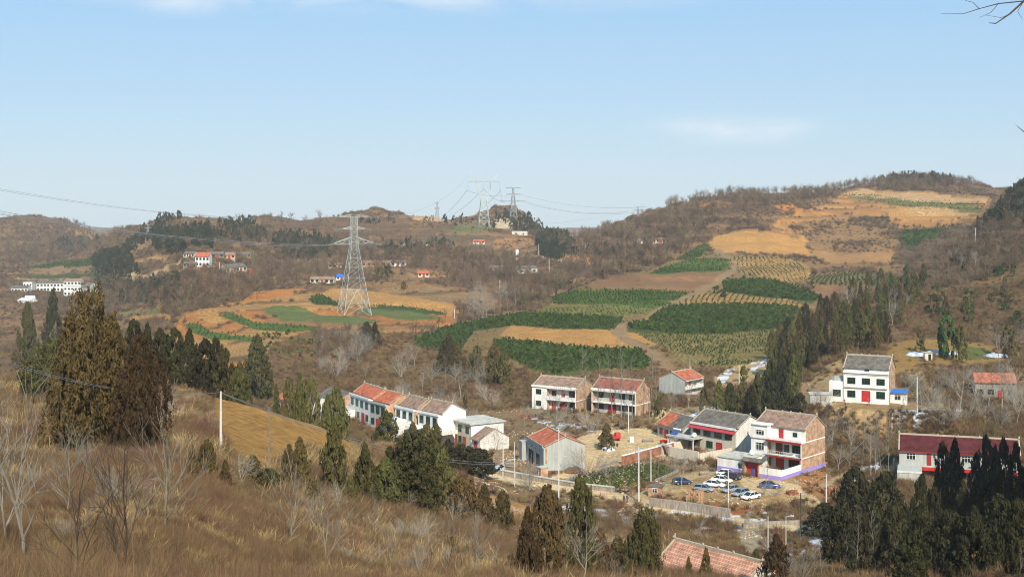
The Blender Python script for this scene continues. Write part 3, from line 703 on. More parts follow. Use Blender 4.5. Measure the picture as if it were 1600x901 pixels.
def trunk_mesh(name, m, h=1.0, r=0.03, seed=0, n=7):
    rng = np.random.default_rng(seed); b = MB(); p = Vector((0, 0, -0.06)); 
    for k in range(5):
        q = Vector((rng.normal(0, .006), rng.normal(0, .006), -0.06 + (h + 0.06) * (k + 1) / 5))
        b.tube(p, q, r * (1 - 0.17 * k), r * (1 - 0.17 * (k + 1)), n, cap=(k in (0, 4))); p = q
    # a few limbs reaching into the crown
    for k in range(9):
        z = 0.15 + 0.7 * k / 9; a = rng.uniform(0, 6.28); L = 0.28 * (1 - z) + 0.05
        b.tube((0, 0, z), (math.cos(a) * L, math.sin(a) * L, z + 0.1), r * 0.3, r * 0.08, 4)
    return b.mesh(name, m)

def bare_mesh(name, m, seed, h=1.0, form='spread', depth=5, r0=0.014, minr=0.0012, sides=4, twig=0.0012):
    """bare winter tree, unit height: trunk and first limbs + finer branches down to twigs"""
    rng = random.Random(seed); b = MB(); tb = MB()
    def grow(p, d, L, r, lv):
        nseg = 3 if lv < 2 else 2
        for s in range(nseg):
            d = (d + Vector((rng.gauss(0, .09), rng.gauss(0, .09), rng.gauss(0.03, .05)))).normalized()
            q = p + d * (L / nseg)
            r1 = r * (0.84 if lv == 0 else 0.8)
            (tb if lv == 0 else b).tube(p, q, r, r1, 6 if lv == 0 else (sides if lv < 3 else 3), cap=False)
            p = q; r = r1
            if lv < depth and (s > 0 or lv > 0 or form == 'young'):
                for _ in range(2 if lv == 0 and form != 'poplar' else (1 if rng.random() < .75 else 2)):
                    ax = d.orthogonal().normalized(); ax.rotate(Matrix.Rotation(rng.uniform(0, 6.28), 3, d))
                    tilt = {'spread': .75, 'poplar': .42, 'young': .62, 'bush': .6}[form] * rng.uniform(.7, 1.25)
                    nd = (d * math.cos(tilt) + ax * math.sin(tilt)).normalized()
                    if form in ('poplar', 'young'): nd = (nd + Vector((0, 0, .45 if form == 'poplar' else .22))).normalized()
                    grow(p, nd, L * rng.uniform(.55, .78), max(r * .62, minr), lv + 1)
        if lv < depth:
            grow(p, d, L * .72, r, lv + 1)
    if form == 'poplar':
        # one leader with short rising side branches
        p = Vector((0, 0, -0.03)); d = Vector((0, 0, 1)); r = r0; N = 14
        for s in range(N):
            d = (d + Vector((rng.gauss(0, .03), rng.gauss(0, .03), .06))).normalized()
            q = p + d * (1.03 / N); r1 = r * .87
            tb.tube(p, q, r, r1, 6, cap=False); p = q; r = r1
            if s > 2:
                for _ in range(rng.choice((2, 3, 3))):
                    a = rng.uniform(0, 6.28); t = rng.uniform(.45, .8)
                    nd = Vector((math.cos(a) * math.sin(t), math.sin(a) * math.sin(t), math.cos(t)))
                    grow(q, nd, 0.13 * (1 - s / N * .5) * rng.uniform(.6, 1.3), max(r * .5, minr * 1.3), depth - 1)
    elif form == 'bush':
        for _ in range(7):
            a = rng.uniform(0, 6.28); t = rng.uniform(.1, .8)
            grow(Vector((0, 0, -.03)), Vector((math.cos(a) * math.sin(t), math.sin(a) * math.sin(t), math.cos(t))), .4 * rng.uniform(.7, 1.1), r0, 1)
    else:
        grow(Vector((0, 0, -.03)), Vector((rng.gauss(0, .04), rng.gauss(0, .04), 1)).normalized(), 0.42, r0, 0)
    V = b.V + tb.V; zz = max(v[2] for v in V)
    sc = 1.0 / zz
    for q in (b, tb): q.V = [(x * sc, y * sc, z * sc) for x, y, z in q.V]
    return tb.mesh(name + '_trunk', m) if len(tb.V) else None, b.mesh(name + '_branches', m)

def tuft_mesh(name, m, seed, n=40, h=1.0, w=0.02, spread=0.5, lean=0.35):
    rng = np.random.default_rng(seed)
    a = rng.uniform(0, 6.28, n); r = spread * np.sqrt(rng.uniform(0, 1, n))
    B = np.stack([r * np.cos(a), r * np.sin(a), np.full(n, -.04)], 1)
    T = B + np.stack([rng.normal(0, lean, n), rng.normal(0, lean, n), rng.uniform(.45, 1.0, n) * h], 1)
    s = rng.normal(0, 1, (n, 3)); s[:, 2] = 0; s /= np.linalg.norm(s, axis=1)[:, None]; s *= w
    Mi = (B + T) / 2 + rng.normal(0, .04, (n, 3))
    V = np.stack([B - s, B + s, Mi + s * .8, Mi - s * .8, T], 1).reshape(-1, 3)
    i = np.arange(n)[:, None] * 5
    Fc = np.concatenate([i + np.array([[0, 1, 4]]), i + np.array([[3, 2, 4]])], 0)
    return fastmesh(name, V, Fc, m)

def shrub_mesh(name, m, seed, n=90, w=0.035, dome=0.6):
    """low tangle of bare stems"""
    rng = np.random.default_rng(seed)
    a = rng.uniform(0, 6.28, n); t = rng.uniform(0.0, 1.25, n)
    D = np.stack([np.cos(a) * np.sin(t), np.sin(a) * np.sin(t), np.cos(t)], 1)
    B = rng.normal(0, .12, (n, 3)); B[:, 2] = 0
    B = B + D * rng.uniform(0, .45, (n, 1)) * dome
    T = B + (D + rng.normal(0, .35, (n, 3))) * rng.uniform(.25, .7, (n, 1))
    T[:, 2] = np.abs(T[:, 2])
    s = rng.normal(0, 1, (n, 3)); s /= np.linalg.norm(s, axis=1)[:, None]; s *= w
    V = np.stack([B - s, B + s, T], 1).reshape(-1, 3)
    return fastmesh(name, V, np.arange(3 * n).reshape(n, 3), m)

# ------------------------------------------------------------------ scatter (uncountable ground cover and far woods)
def src(name, me):
    o = bpy.data.objects.new(name, me); o.use_fake_user = True; return o
def scatter(name, sources, P, S, rng, rot=None, label=None, cat=None, zs=None, tilt=0.12):
    n = len(P)
    me = bpy.data.meshes.new(name); me.vertices.add(n); me.vertices.foreach_set('co', np.ascontiguousarray(P, np.float32).ravel())
    A = me.attributes.new('scl', 'FLOAT_VECTOR', 'POINT')
    zz = S if zs is None else zs
    A.data.foreach_set('vector', np.stack([S, S, zz], 1).astype(np.float32).ravel())
    B = me.attributes.new('rot', 'FLOAT_VECTOR', 'POINT')
    r = np.stack([rng.normal(0, tilt, n), rng.normal(0, tilt, n), rng.uniform(0, 6.28, n)], 1) if rot is None else rot
    B.data.foreach_set('vector', r.astype(np.float32).ravel())
    I = me.attributes.new('pick', 'INT', 'POINT'); I.data.foreach_set('value', rng.integers(0, len(sources), n).astype(np.int32))
    me.update()
    o = link(name, me)
    g = bpy.data.node_groups.new(name + '_nodes', 'GeometryNodeTree')
    g.interface.new_socket(name='Geometry', in_out='INPUT', socket_type='NodeSocketGeometry')
    g.interface.new_socket(name='Geometry', in_out='OUTPUT', socket_type='NodeSocketGeometry')
    N = g.nodes; L = g.links.new
    gi = N.new('NodeGroupInput'); go = N.new('NodeGroupOutput'); ip = N.new('GeometryNodeInstanceOnPoints')
    L(gi.outputs[0], ip.inputs['Points'])
    if len(sources) > 1:
        j = N.new('GeometryNodeJoinGeometry')
        for s in reversed(sources):
            oi = N.new('GeometryNodeObjectInfo'); oi.inputs['Object'].default_value = s; oi.inputs['As Instance'].default_value = True
            L(oi.outputs['Geometry'], j.inputs[0])
        L(j.outputs[0], ip.inputs['Instance']); ip.inputs['Pick Instance'].default_value = True
    else:
        oi = N.new('GeometryNodeObjectInfo'); oi.inputs['Object'].default_value = sources[0]
        L(oi.outputs['Geometry'], ip.inputs['Instance'])
    for nm, ty, so in (('scl', 'FLOAT_VECTOR', 'Scale'), ('rot', 'FLOAT_VECTOR', 'Rotation'), ('pick', 'INT', 'Instance Index')):
        na = N.new('GeometryNodeInputNamedAttribute'); na.data_type = ty; na.inputs['Name'].default_value = nm
        L(na.outputs[0], ip.inputs[so])
    L(ip.outputs[0], go.inputs[0])
    md = o.modifiers.new('scatter', 'NODES'); md.node_group = g
    return tag(o, label, cat, kind='stuff')

# how large each ground cell shows from around the camera
rmin = np.minimum.accumulate(np.where(YS[None, :] < 15, 1e9, GR), axis=1)
vis = GR <= rmin + 6
drow = np.abs(np.gradient(GR, axis=1))
SCR = np.where(vis, np.clip(drow, 0.15, 12), 0.0) 
WOR = (YS[None, :] ** 2 * np.gradient(np.log(YS))[0] / F) * np.ones_like(GX)   # ground area per cell
def cells(weight, n, rng):
    w = weight.ravel(); w = w / w.sum()
    idx = rng.choice(len(w), n, p=w)
    i, j = np.divmod(idx, NY)
    i = np.clip(i, 0, NU - 2); j = np.clip(j, 0, NY - 2)
    f = rng.random(n); g = rng.random(n)
    def il(A): return (A[i, j] * (1 - f) + A[i + 1, j] * f) * (1 - g) + (A[i, j + 1] * (1 - f) + A[i + 1, j + 1] * f) * g
    return np.stack([il(GX), il(GY), il(GZ)], 1), i, j
def region(poly, yr, wob=6):
    us = [p[0] for p in poly]
    m = np.zeros(GX.shape, bool)
    i0, i1 = np.searchsorted(US, [min(us) - 5, max(us) + 5]); j0, j1 = np.searchsorted(YS, yr)
    s_ = (slice(i0, i1), slice(j0, j1))
    du = (fbm(GX[s_], GY[s_], 15, 3, 1) - .5) * 2 * wob
    m[s_] = pip(poly, GU[s_] + du, GR[s_] + du * .6)
    return m

rg = np.random.default_rng(3)
inframe = (GU > -120) & (GU < 1720)
# shrubs over all the wild slopes
shr = [src('shrub_source', shrub_mesh('shrub_source_%d' % k, M_twig_red if k == 3 else M_twig, 40 + k, 95, 0.022)) for k in range(4)]
shr_far = [src('far_shrub_source', shrub_mesh('far_shrub_source_%d' % k, M_twig_far, 60 + k, 70, 0.03)) for k in range(3)]
dens = sstep(0.33, 0.62, fbm(GX, GY, 22, 4, 4))
w = SCR * WILD * (0.35 + dens) * (GY > 215) * (GY < 560) * inframe * np.clip(GY / 300, .5, 4) ** 0.8
P, i, j = cells(w, 26000, rg)
S = rg.uniform(0.7, 2.1, len(P)) * (0.8 + 0.5 * dens[i, j])
scatter('bare_scrub', shr, P, S, rg, label='grey brown leafless scrub covering the valley sides', cat='scrub', zs=S * rg.uniform(.6, 1.1, len(P)))
w = SCR * WILD * (0.3 + dens) * (GY >= 560) * (GY < 2000) * inframe * np.clip(GY / 600, .5, 4) ** 1.0
P, i, j = cells(w, 34000, rg)
S = rg.uniform(1.2, 3.2, len(P)) * (0.8 + 0.5 * dens[i, j])
scatter('hill_scrub', shr_far, P, S, rg, label='hazy leafless scrub on the far hillsides', cat='scrub', zs=S * rg.uniform(.6, 1.2, len(P)))

# far bare woods
woodsrc = []
for k in range(4):
    tm, bm_ = bare_mesh('far_wood_source', M_twig_far, 200 + k, form='spread', depth=3, r0=0.022, minr=0.006, sides=3)
    b = MB()
    for mm in (tm, bm_):
        b.add([v.co[:] for v in mm.vertices], [tuple(p.vertices) for p in mm.polygons])
    woodsrc.append(src('far_wood_source', b.mesh('far_wood_source_%d' % k, M_twig_far)))
W_ = np.zeros_like(GX)
for poly, yr, a in (
    ([(740,440),(760,470),(790,490),(850,475),(900,446),(960,432),(1040,412),(1090,385),(1110,360),(1060,335),(1000,340),(960,370),(905,390),(860,430),(800,440)], (600, 1250), 1.0),
    ([(1030,320),(1100,300),(1200,300),(1230,315),(1120,350),(1060,345)], (850, 1250), 0.7),
    ([(1210,300),(1330,275),(1500,278),(1530,292),(1420,300),(1330,296),(1260,318)], (1050, 1400), 1.4),
    ([(420,380),(560,370),(700,380),(800,400),(830,440),(760,455),(640,430),(520,440),(420,440),(380,420)], (680, 1300), 0.8),
    ([(150,450),(280,440),(400,430),(470,440),(400,470),(290,475),(230,500),(160,480)], (550, 1100), 0.7),
    ([(0,345),(150,350),(200,370),(190,420),(60,420),(0,440)], (1200, 2000), 0.8),
    ([(240,360),(420,340),(600,345),(600,375),(430,400),(260,400)], (850, 1400), 0.35),
    ([(820,350),(940,355),(1000,360),(1010,380),(900,400),(830,380)], (750, 1250), 1.0),
    ([(1400,430),(1440,390),(1520,340),(1600,290),(1700,260),(1700,420),(1600,430),(1500,420)], (420, 800), 0.55),
    ([(640,520),(700,500),(745,480),(735,500),(700,515),(660,530)], (450, 760), 0.8),
    ([(480,520),(560,520),(600,545),(560,580),(500,570)], (380, 620), 0.5),
): W_ = np.maximum(W_, region(poly, yr) * a)
w = W_ * (SCR + 0.05) * np.clip(GY / 800, .4, 3) * inframe * (0.25 + WILD)
P, i, j = cells(w, 5200, rg)
S = rg.uniform(5.5, 10.5, len(P)); S = np.where(P[:, 1] < 620, S * .7, S)
scatter('distant_wood', woodsrc, P, S, rg, label='leafless grey woodland spread over the far slopes and ridges', cat='wood', tilt=.05)

# dark evergreens of the far hills
evs = [src('far_evergreen_source', crown_mesh('far_evergreen_source_%d' % k, M_dark, 260, 300 + k, 'cone' if k < 2 else 'broad', leaf=0.12)) for k in range(4)]
E_ = np.zeros_like(GX)
for poly, yr, a in (
    ([(195,385),(250,345),(300,334),(250,360),(205,400),(160,430),(150,420)], (950, 1300), .7),
    ([(235,368),(290,362),(332,360),(332,386),(270,400),(240,392)], (850, 1150), 2.0),
    ([(340,352),(400,347),(420,370),(380,385),(330,378)], (850, 1250), .5),
    ([(420,375),(470,372),(520,385),(510,405),(440,405)], (700, 1300), 1.3),
    ([(150,400),(200,400),(215,430),(170,440),(145,430)], (800, 1500), 1.0),
    ([(150,445),(210,445),(280,440),(280,475),(180,480)], (600, 1100), 1.2),
    ([(80,375),(160,380),(160,395),(90,392)], (1300, 2000), .5),
    ([(560,345),(620,345),(640,352),(560,358)], (1000, 1350), .25),
    ([(590,385),(720,385),(720,400),(600,402)], (700, 1200), .35),
    ([(835,362),(870,358),(900,385),(870,410),(840,400)], (700, 1300), 1.2),
    ([(660,342),(780,350),(780,360),(640,350)], (1100, 1700), .12),
    ([(1330,285),(1400,272),(1500,278),(1490,290),(1400,288)], (1100, 1400), .6),
    ([(1500,345),(1540,320),(1600,275),(1700,240),(1700,350),(1560,350),(1525,352)], (500, 800), 4.0),
    ([(1540,300),(1600,262),(1700,240),(1700,275),(1600,300)], (650, 860), 4.0),
    ([(755,343),(800,330),(850,355),(870,375),(840,372)], (1200, 1700), .35),
    ([(880,395),(1000,385),(1000,400),(900,405)], (700, 1200), .3),
): E_ = np.maximum(E_, region(poly, yr) * a)
w = E_ * (SCR + 0.05) * np.clip(GY / 800, .4, 3)
P, i, j = cells(w, 4200, rg)
S = rg.uniform(2.2, 4.4, len(P)) * np.clip(P[:, 1] / 900, .8, 1.3)
scatter('far_evergreens', evs, P, S, rg, label='dark evergreen trees grown together on the far hillsides', cat='wood', zs=S * rg.uniform(1.2, 1.9, len(P)), tilt=.03)

w = region([(1500,352),(1540,318),(1600,272),(1700,235),(1750,400),(1620,350),(1560,352),(1525,362)], (480, 860)) * (SCR + .05) + 1.5 * region([(1545,318),(1600,280),(1700,240),(1700,300),(1600,318)], (640, 900)) * (SCR + .2)
P, i, j = cells(w, 620, rg)
S = rg.uniform(3.2, 5.4, len(P))
scatter('ridge_evergreens', evs, P, S, rg, label='dark evergreen wood on the shaded ridge at the right edge', cat='wood', zs=S * rg.uniform(1.3, 2.0, len(P)), tilt=.03)

# planted evergreen seedlings in rows
seeds = [src('seedling_source', crown_mesh('seedling_source_%d' % k, M_seed, 95, 400 + k, 'cone' if k else 'broad', leaf=0.22, lump=.5)) for k in range(3)]
def rows(poly, yr, gap, step, size, keep=0.9, ang=0.0, patch=0.0):
    m = region(poly, yr, 2)
    if not m.any(): return None
    X, Y = GX[m], GY[m]
    c, s = math.cos(ang), math.sin(ang)
    a = X * c + Y * s; b = -X * s + Y * c
    aa = np.arange(a.min(), a.max(), step); bb = np.arange(b.min(), b.max(), gap)
    A, B = np.meshgrid(aa, bb)
    A = A + rg.normal(0, .12 * step, A.shape) + fbm(A, B, 30, 2, 3) * 3; B = B + rg.normal(0, .08 * gap, B.shape) + fbm(A, B, 40, 2, 6) * 8
    x = (A * c - B * s).ravel(); y = (A * s + B * c).ravel()
    u = 800 + F * x / np.maximum(y, 1)
    ii = np.clip(((u - US[0]) / (US[1] - US[0])).round().astype(int), 0, NU - 1)
    jj = np.clip((np.log(np.maximum(y, 4.01) / 4) / (math.log(4600 / 4.) / (NY - 1))).round().astype(int), 0, NY - 1)
    ok = m[ii, jj] & (rg.random(len(x)) < keep)
    if patch > 0: ok &= fbm(x, y, 14, 3, 2) > patch
    x, y, jj, ii = x[ok], y[ok], jj[ok], ii[ok]
    z = np.array([H(a_, b_) for a_, b_ in zip(x, y)]) - .03
    return np.stack([x, y, z], 1), size * rg.uniform(.6, 1.25, len(x))
PS = [
 rows([(770,532),(800,530),(895,541),(1000,546),(1016,562),(1010,576),(960,575),(870,587),(830,575),(780,552)], (370, 700), 2.0, 1.3, 1.52, .95, .3, .12),
 rows([(640,533),(690,513),(760,498),(820,488),(900,493),(973,496),(970,504),(960,514),(880,513),(800,508),(740,517),(720,547),(660,545)], (370, 800), 2.0, 1.5, 1.36, .95, .1, .15),
 rows([(848,473),(870,462),(900,452),(950,452),(1076,455),(1062,467),(1038,480),(960,476)], (420, 1000), 2.6, 1.5, 0.96, .95, .0, .30),
 rows([(835,488),(850,478),(905,478),(1025,479),(1020,487),(975,494),(900,491)], (420, 1000), 3.4, 1.8, 0.72, .8, .0, .40),
 rows([(1015,428),(1040,415),(1080,405),(1140,404),(1147,413),(1130,422),(1080,424)], (560, 1050), 2.8, 1.8, 1.04, .9, .1, .30),
 rows([(1050,408),(1075,394),(1100,380),(1112,385),(1092,402)], (700, 1150), 2.8, 2.0, 1.12, .9, .1, .3),
 rows([(1086,461),(1160,453),(1240,470),(1283,483),(1275,492),(1240,479),(1050,479)], (450, 900), 2.6, 1.3, 0.60, .95, 1.35),
 rows([(1048,478),(1110,477),(1200,477),(1247,481),(1245,492),(1231,511),(1170,516),(1140,521),(1040,521),(985,517),(976,508),(1010,503)], (420, 900), 1.9, 1.4, 1.84, .95, .0, .10),
 rows([(985,518),(1050,521),(1140,521),(1235,513),(1215,558),(1140,574),(1062,567),(1030,540)], (400, 800), 3.0, 1.1, 0.84, .92, .15, .40),
 rows([(1130,440),(1165,434),(1210,438),(1262,455),(1279,466),(1270,473),(1230,467),(1180,462),(1130,455)], (500, 1000), 2.2, 2.0, 2.08, .9, .2, .2),
 rows([(1146,401),(1200,400),(1258,410),(1262,420),(1259,446),(1200,438),(1152,425)], (560, 1050), 2.8, 1.8, 0.68, .9, 1.45),
 rows([(1265,426),(1345,424),(1384,434),(1372,446),(1262,444)], (600, 1150), 2.6, 1.8, 1.04, .9, 1.3, .3),
 rows([(1403,364),(1452,353),(1493,357),(1455,373),(1422,388),(1404,378)], (800, 1300), 3, 2.5, 1.76, .9, .2),
 rows([(1312,305),(1345,301),(1420,311),(1540,319),(1534,330),(1440,326),(1390,320)], (900, 1450), 4, 3, 1.12, .8, .2, .35),
 rows([(45,417),(90,410),(150,402),(152,412),(120,419),(60,420)], (1000, 1600), 4, 3, 1.76, .8, .2),
 rows([(395,528),(430,512),(490,512),(540,520),(520,540),(480,560),(440,556),(400,546)], (400, 700), 3.4, 2.6, 1.60, .6, .5, .42),
 rows([(288,506),(308,503),(330,517),(400,526),(395,532),(330,529),(302,518)], (400, 700), 2.6, 1.8, 0.72, .8, .2),
 rows([(338,490),(362,486),(400,503),(480,508),(510,512),(440,517),(395,513)], (400, 700), 2.6, 1.8, 0.72, .6, .2),
 rows([(480,466),(500,459),(528,470),(530,478),(490,474)], (440, 800), 2.6, 1.8, 0.96, .9, .2),
 rows([(560,479),(600,476),(660,482),(704,492),(700,494),(660,485),(600,479)], (440, 760), 2.0, 1.5, 0.80, .9, .2),
]
PS = [p for p in PS if p is not None]
P = np.concatenate([p[0] for p in PS]); S = np.concatenate([p[1] for p in PS])
scatter('planted_seedlings', seeds, P, S, rg, label='rows of small green evergreen seedlings planted across the terraced fields', cat='seedlings', zs=S * rg.uniform(.55, .95, len(P)), tilt=.05)
vs_ = rows([(882,749),(955,730),(1028,724),(1056,736),(1022,751),(970,768),(935,761)], (220, 330), 1.1, .8, 0.44, .9, .6)
vegsrc = [src('vegetable_source', crown_mesh('vegetable_source_%d' % k, M_seed, 26, 420 + k, 'dome', leaf=.42)) for k in range(2)]
scatter('vegetable_rows', vegsrc, vs_[0], vs_[1], rg, label='rows of low green vegetables in the plot beside the dirt road', cat='vegetables', zs=vs_[1] * .8)

# dry grass of the near slope
gt = [src('grass_source', tuft_mesh('grass_source_%d' % k, M_grass, 500 + k, 46, .9, .022, .75, .5)) for k in range(3)]
gtr = [src('rusty_grass_source', tuft_mesh('rusty_grass_source_%d' % k, M_grass_r, 510 + k, 46, .95, .022, .8, .6)) for k in range(3)]
patch = fbm(GX, GY, 9, 4, 1) * 0.55 + fbm(GX, GY, 30, 3, 5) * .45
nw = (GY > 14) & (GY < 235) & (GU > -330) & (GU < 1150)
cost = np.clip(GY / 60, .4, 2.2)
bare_ = sstep(.36, .46, fbm(GX, GY, 5, 3, 7))
w = SCR * nw * WILD * sstep(.40, .58, patch) * cost * (.15 + bare_)
P, i, j = cells(w, 36000, rg)
S = rg.uniform(.18, .44, len(P)) * np.clip(P[:, 1] / 70, .6, 2.0) * (1 + 1.1 * (rg.random(len(P)) > .93))
scatter('dry_grass', gt, P, S, rg, label='straw coloured dry grass over the near slope', cat='grass', tilt=.2)
w = SCR * nw * WILD * (1 - sstep(.44, .60, patch)) * cost * (.1 + bare_)
P, i, j = cells(w, 30000, rg)
S = rg.uniform(.24, .60, len(P)) * np.clip(P[:, 1] / 70, .6, 1.9)
scatter('rusty_undergrowth', gtr, P, S, rg, label='rust brown undergrowth between the dry grass of the near slope', cat='grass', tilt=.25)
shn = [src('near_shrub_source', shrub_mesh('near_shrub_source_%d' % k, M_twig if k % 2 else M_twig_red, 80 + k, 150, 0.0085, .9)) for k in range(4)]
w = SCR * nw * WILD * (0.25 + (1 - sstep(.40, .62, patch))) * cost * (1 + 2.5 * sstep(740, 800, GR) * sstep(300, 460, GU) + .8 * (GU < 330))
P, i, j = cells(w, 34000, rg)
S = rg.uniform(.35, 1.35, len(P)) * np.clip(P[:, 1] / 90, .6, 1.6)
scatter('near_thicket', shn, P, S, rg, label='tangled leafless thicket on the near slope', cat='thicket', zs=S * rg.uniform(.7, 1.2, len(P)), tilt=.2)
ls_ = [src('leaf_litter_source', tuft_mesh('leaf_litter_source_%d' % k, M_twig_red, 530 + k, 40, .25, .014, 1.0, .35)) for k in range(2)]
w = SCR * nw * WILD * cost * (1.15 - bare_)
P, i, j = cells(w, 12000, rg)
scatter('leaf_litter', ls_, P, rg.uniform(.3, .6, len(P)) * np.clip(P[:, 1] / 60, .5, 1.8), rg, label='fallen stems and leaf litter on the bare patches of the near slope', cat='leaf litter', tilt=.3)
# undergrowth of the shaded corner and below the houses on the right
w = SCR * (GY > 120) * (GY < 330) * (GU > 1150) * WILD * inframe
P, i, j = cells(w, 8000, rg)
S = rg.uniform(.6, 1.7, len(P))
scatter('corner_thicket', shr, P, S, rg, label='brown leafless thicket in the lower right corner and up the bank behind', cat='thicket', zs=S * rg.uniform(.7, 1.2, len(P)), tilt=.2)

# ------------------------------------------------------------------ single trees
CYP = {}
def cyp_proto(key, m, n, seed, shape, leaf):
    CYP[key] = (crown_mesh('crown', m, n, seed, shape, leaf), trunk_mesh('trunk', M_bark_dark, .92, .022, seed))
for k in range(4): cyp_proto(('mid', k), M_cyp, 5200, 600 + k, 'cone' if k % 2 else 'spindle', .034)
for k in range(3): cyp_proto(('bronze', k), M_cyp_br, 5200, 620 + k, 'spindle' if k % 2 else 'cone', .034)
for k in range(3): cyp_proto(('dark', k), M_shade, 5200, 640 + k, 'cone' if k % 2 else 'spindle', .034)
for k in range(3): cyp_proto(('small', k), M_cyp, 1300, 660 + k, 'spindle', .06)
for k in range(3): cyp_proto(('green', k), M_pine, 1500, 680 + k, 'broad', .07)
def multi_crown(m, seed, n, leaf, spires):
    # a crown grown together from several leaders of unequal height
    rng = np.random.default_rng(seed); VV = []; FF = []; o = 0
    tot = sum(r * h for x, y, r, h in spires)
    for k, (x, y, r, h) in enumerate(spires):
        c = crown_mesh('tmp', m, int(n * r * h / tot), seed + k, 'broad' if k % 3 == 0 else 'cone', leaf, .45)
        a = np.zeros(len(c.vertices) * 3, np.float32); c.vertices.foreach_get('co', a); a = a.reshape(-1, 3)
        # keep leaf size when the leader is scaled
        cen = a.reshape(-1, 4, 3).mean(1, keepdims=True); off = a.reshape(-1, 4, 3) - cen
        cen = cen * np.array([r * 2, r * 2, h]) + np.array([x, y, rng.uniform(0, .05)])
        VV.append((cen + off).reshape(-1, 3)); FF.append(np.arange(len(a)).reshape(-1, 4) + o); o += len(a)
        bpy.data.meshes.remove(c)
    return fastmesh('crown', np.concatenate(VV), np.concatenate(FF), m)
CYP[('big', 0)] = (multi_crown(M_cyp_br, 700, 52000, .0135, [(.06, -.02, .24, 1.0), (-.16, -.16, .24, .84), (-.26, .08, .2, .66), (.24, -.1, .2, .80), (.2, .2, .22, .9), (-.08, .26, .22, .86), (-.3, -.2, .18, .46), (.33, -.24, .18, .5), (.02, -.34, .2, .6), (.36, .1, .16, .55), (-.38, .0, .15, .4)]), trunk_mesh('trunk', M_bark_dark, .9, .03, 1))
CYP[('big', 1)] = (multi_crown(M_cyp_br, 720, 34000, .0155, [(-.1, 0, .26, 1.0), (.2, -.1, .24, .86), (.05, -.26, .22, .7), (.3, .12, .2, .62), (-.3, -.15, .2, .66), (.36, -.25, .16, .42), (-.18, .24, .2, .8)]), trunk_mesh('trunk', M_bark_dark, .9, .03, 2))
CYP[('bigg', 0)] = (multi_crown(M_cyp, 740, 30000, .018, [(.04, 0, .26, 1.0), (-.2, -.12, .22, .78), (.26, -.05, .22, .8), (.1, -.28, .22, .66), (-.36, .05, .18, .56), (.4, -.18, .16, .5), (-.12, .25, .2, .8), (-.3, -.28, .17, .44)]), trunk_mesh('trunk', M_bark_dark, .9, .03, 3))
CYP[('bigg', 1)] = (crown_mesh('crown', M_cyp, 15000, 702, 'cone', .02, .3), trunk_mesh('trunk', M_bark_dark, .92, .025, 4))
TREES = 0
def cypress(u, top, base, wpx, kind='mid', label=None, y=None, group=None, cat='cypress', name='cypress'):
    """an evergreen standing on the ground seen at photo column u, row base; its size from its outline"""
    global TREES
    p = hit(u, base) if y is None else at(u, y)
    sp = (base - top) * p.y / F; w = wpx * p.y / F
    if y is not None: sp = ((HR - p.z * F / p.y) - top) * p.y / F
    ks = [k for k in CYP if k[0] == kind]
    cr, tr = CYP[ks[TREES % len(ks)]]; TREES += 1
    e = empty(name, p, random.uniform(0, 6.28), label, cat, group)
    e.scale = (w * 1.22, w * 1.22, sp * 1.03)
    link('crown', cr, e).location = (0, 0, 0.03)
    link('trunk', tr, e)
    return e
TL = [  # u, top row, base row, width px, kind, label
 (148,469,705,118,'big','broad bronze cypress, the largest tree of the near slope on the left'),
 (216,540,706,82,'big','bronze cypress standing at the right shoulder of the largest tree'),
 (83,538,622,84,'bigg','dark green tree low behind the left flank of the largest cypress'),
 (43,480,575,30,'mid','narrow dark cypress near the left edge, above the pale young tree'),
 (83,460,560,30,'dark','pointed dark cypress rising just left of the largest tree top'),
 (402,532,624,50,'mid','tall full cypress at the right end of the slope crest row'),
 (468,689,764,38,'bronze','round topped cypress at the lower edge of the ochre field'),
 (452,700,765,24,'bronze','smaller cypress touching the left side of the round topped one'),
 (522,672,780,38,'mid','slim tall cypress at the lower right corner of the ochre field'),
 (570,700,792,36,'mid','cypress left of the broadest green tree below the village row'),
 (640,686,800,112,'bigg','broadest green cypress clump below the row of white houses'),
 (603,722,798,56,'mid','low cypress leaning against the left of the broadest green clump'),
 (684,705,802,50,'mid','cypress merging with the right of the broadest green clump'),
 (725,748,822,46,'bronze','rust tinged cypress at the right foot of the broadest clump'),
 (757,762,828,36,'bronze','thin rust coloured cypress above the small orange bank'),
 (301,699,752,20,'bronze','small rusty cypress below the white pole on the near slope'),
 (323,692,752,28,'bronze','rusty cypress nearest to the foot of the white pole'),
 (395,715,765,44,'bronze','low rusty cypress under the left part of the ochre field'),
 (420,735,772,40,'mid','low green cypress bush under the ochre field'),
 (854,770,902,54,'bronze','wide bronzed cypress behind the bare tree at the bottom middle'),
 (908,756,905,44,'mid','dark pointed cypress whose tip stands before the dirt road'),
 (938,830,905,40,'bronze','cypress low between the pointed one and the regular cone'),
 (1006,802,908,58,'bigg','regular green cone cypress left of the red tiled roof'),
 (965,842,908,44,'bronze','bronzed cypress touching the left of the regular green cone'),
 (825,800,905,36,'bronze','half hidden bronze cypress left of the wide bronzed one'),
 (1181,862,912,28,'mid','small cypress before the right end of the red tiled roof'),
 (1103,860,912,20,'bronze','rusty little cypress in front of the red tiled roof middle'),
 (1076,872,912,16,'bronze','smallest rusty cypress in front of the red tiled roof'),
 (786,772,838,26,'bronze','rusty cypress at the right end of the thin rust coloured ones'),
 (352,722,766,22,'bronze','low rusty bush cypress right of the white pole foot'),
 (488,740,790,24,'bronze','little rusty cypress left of the slim tall one'),
 (548,748,796,24,'mid','little green cypress between the slim tall one and its neighbour'),
 (1214,840,912,44,'bronze','bronze cypress at the bottom right of the red tiled roof'),
]
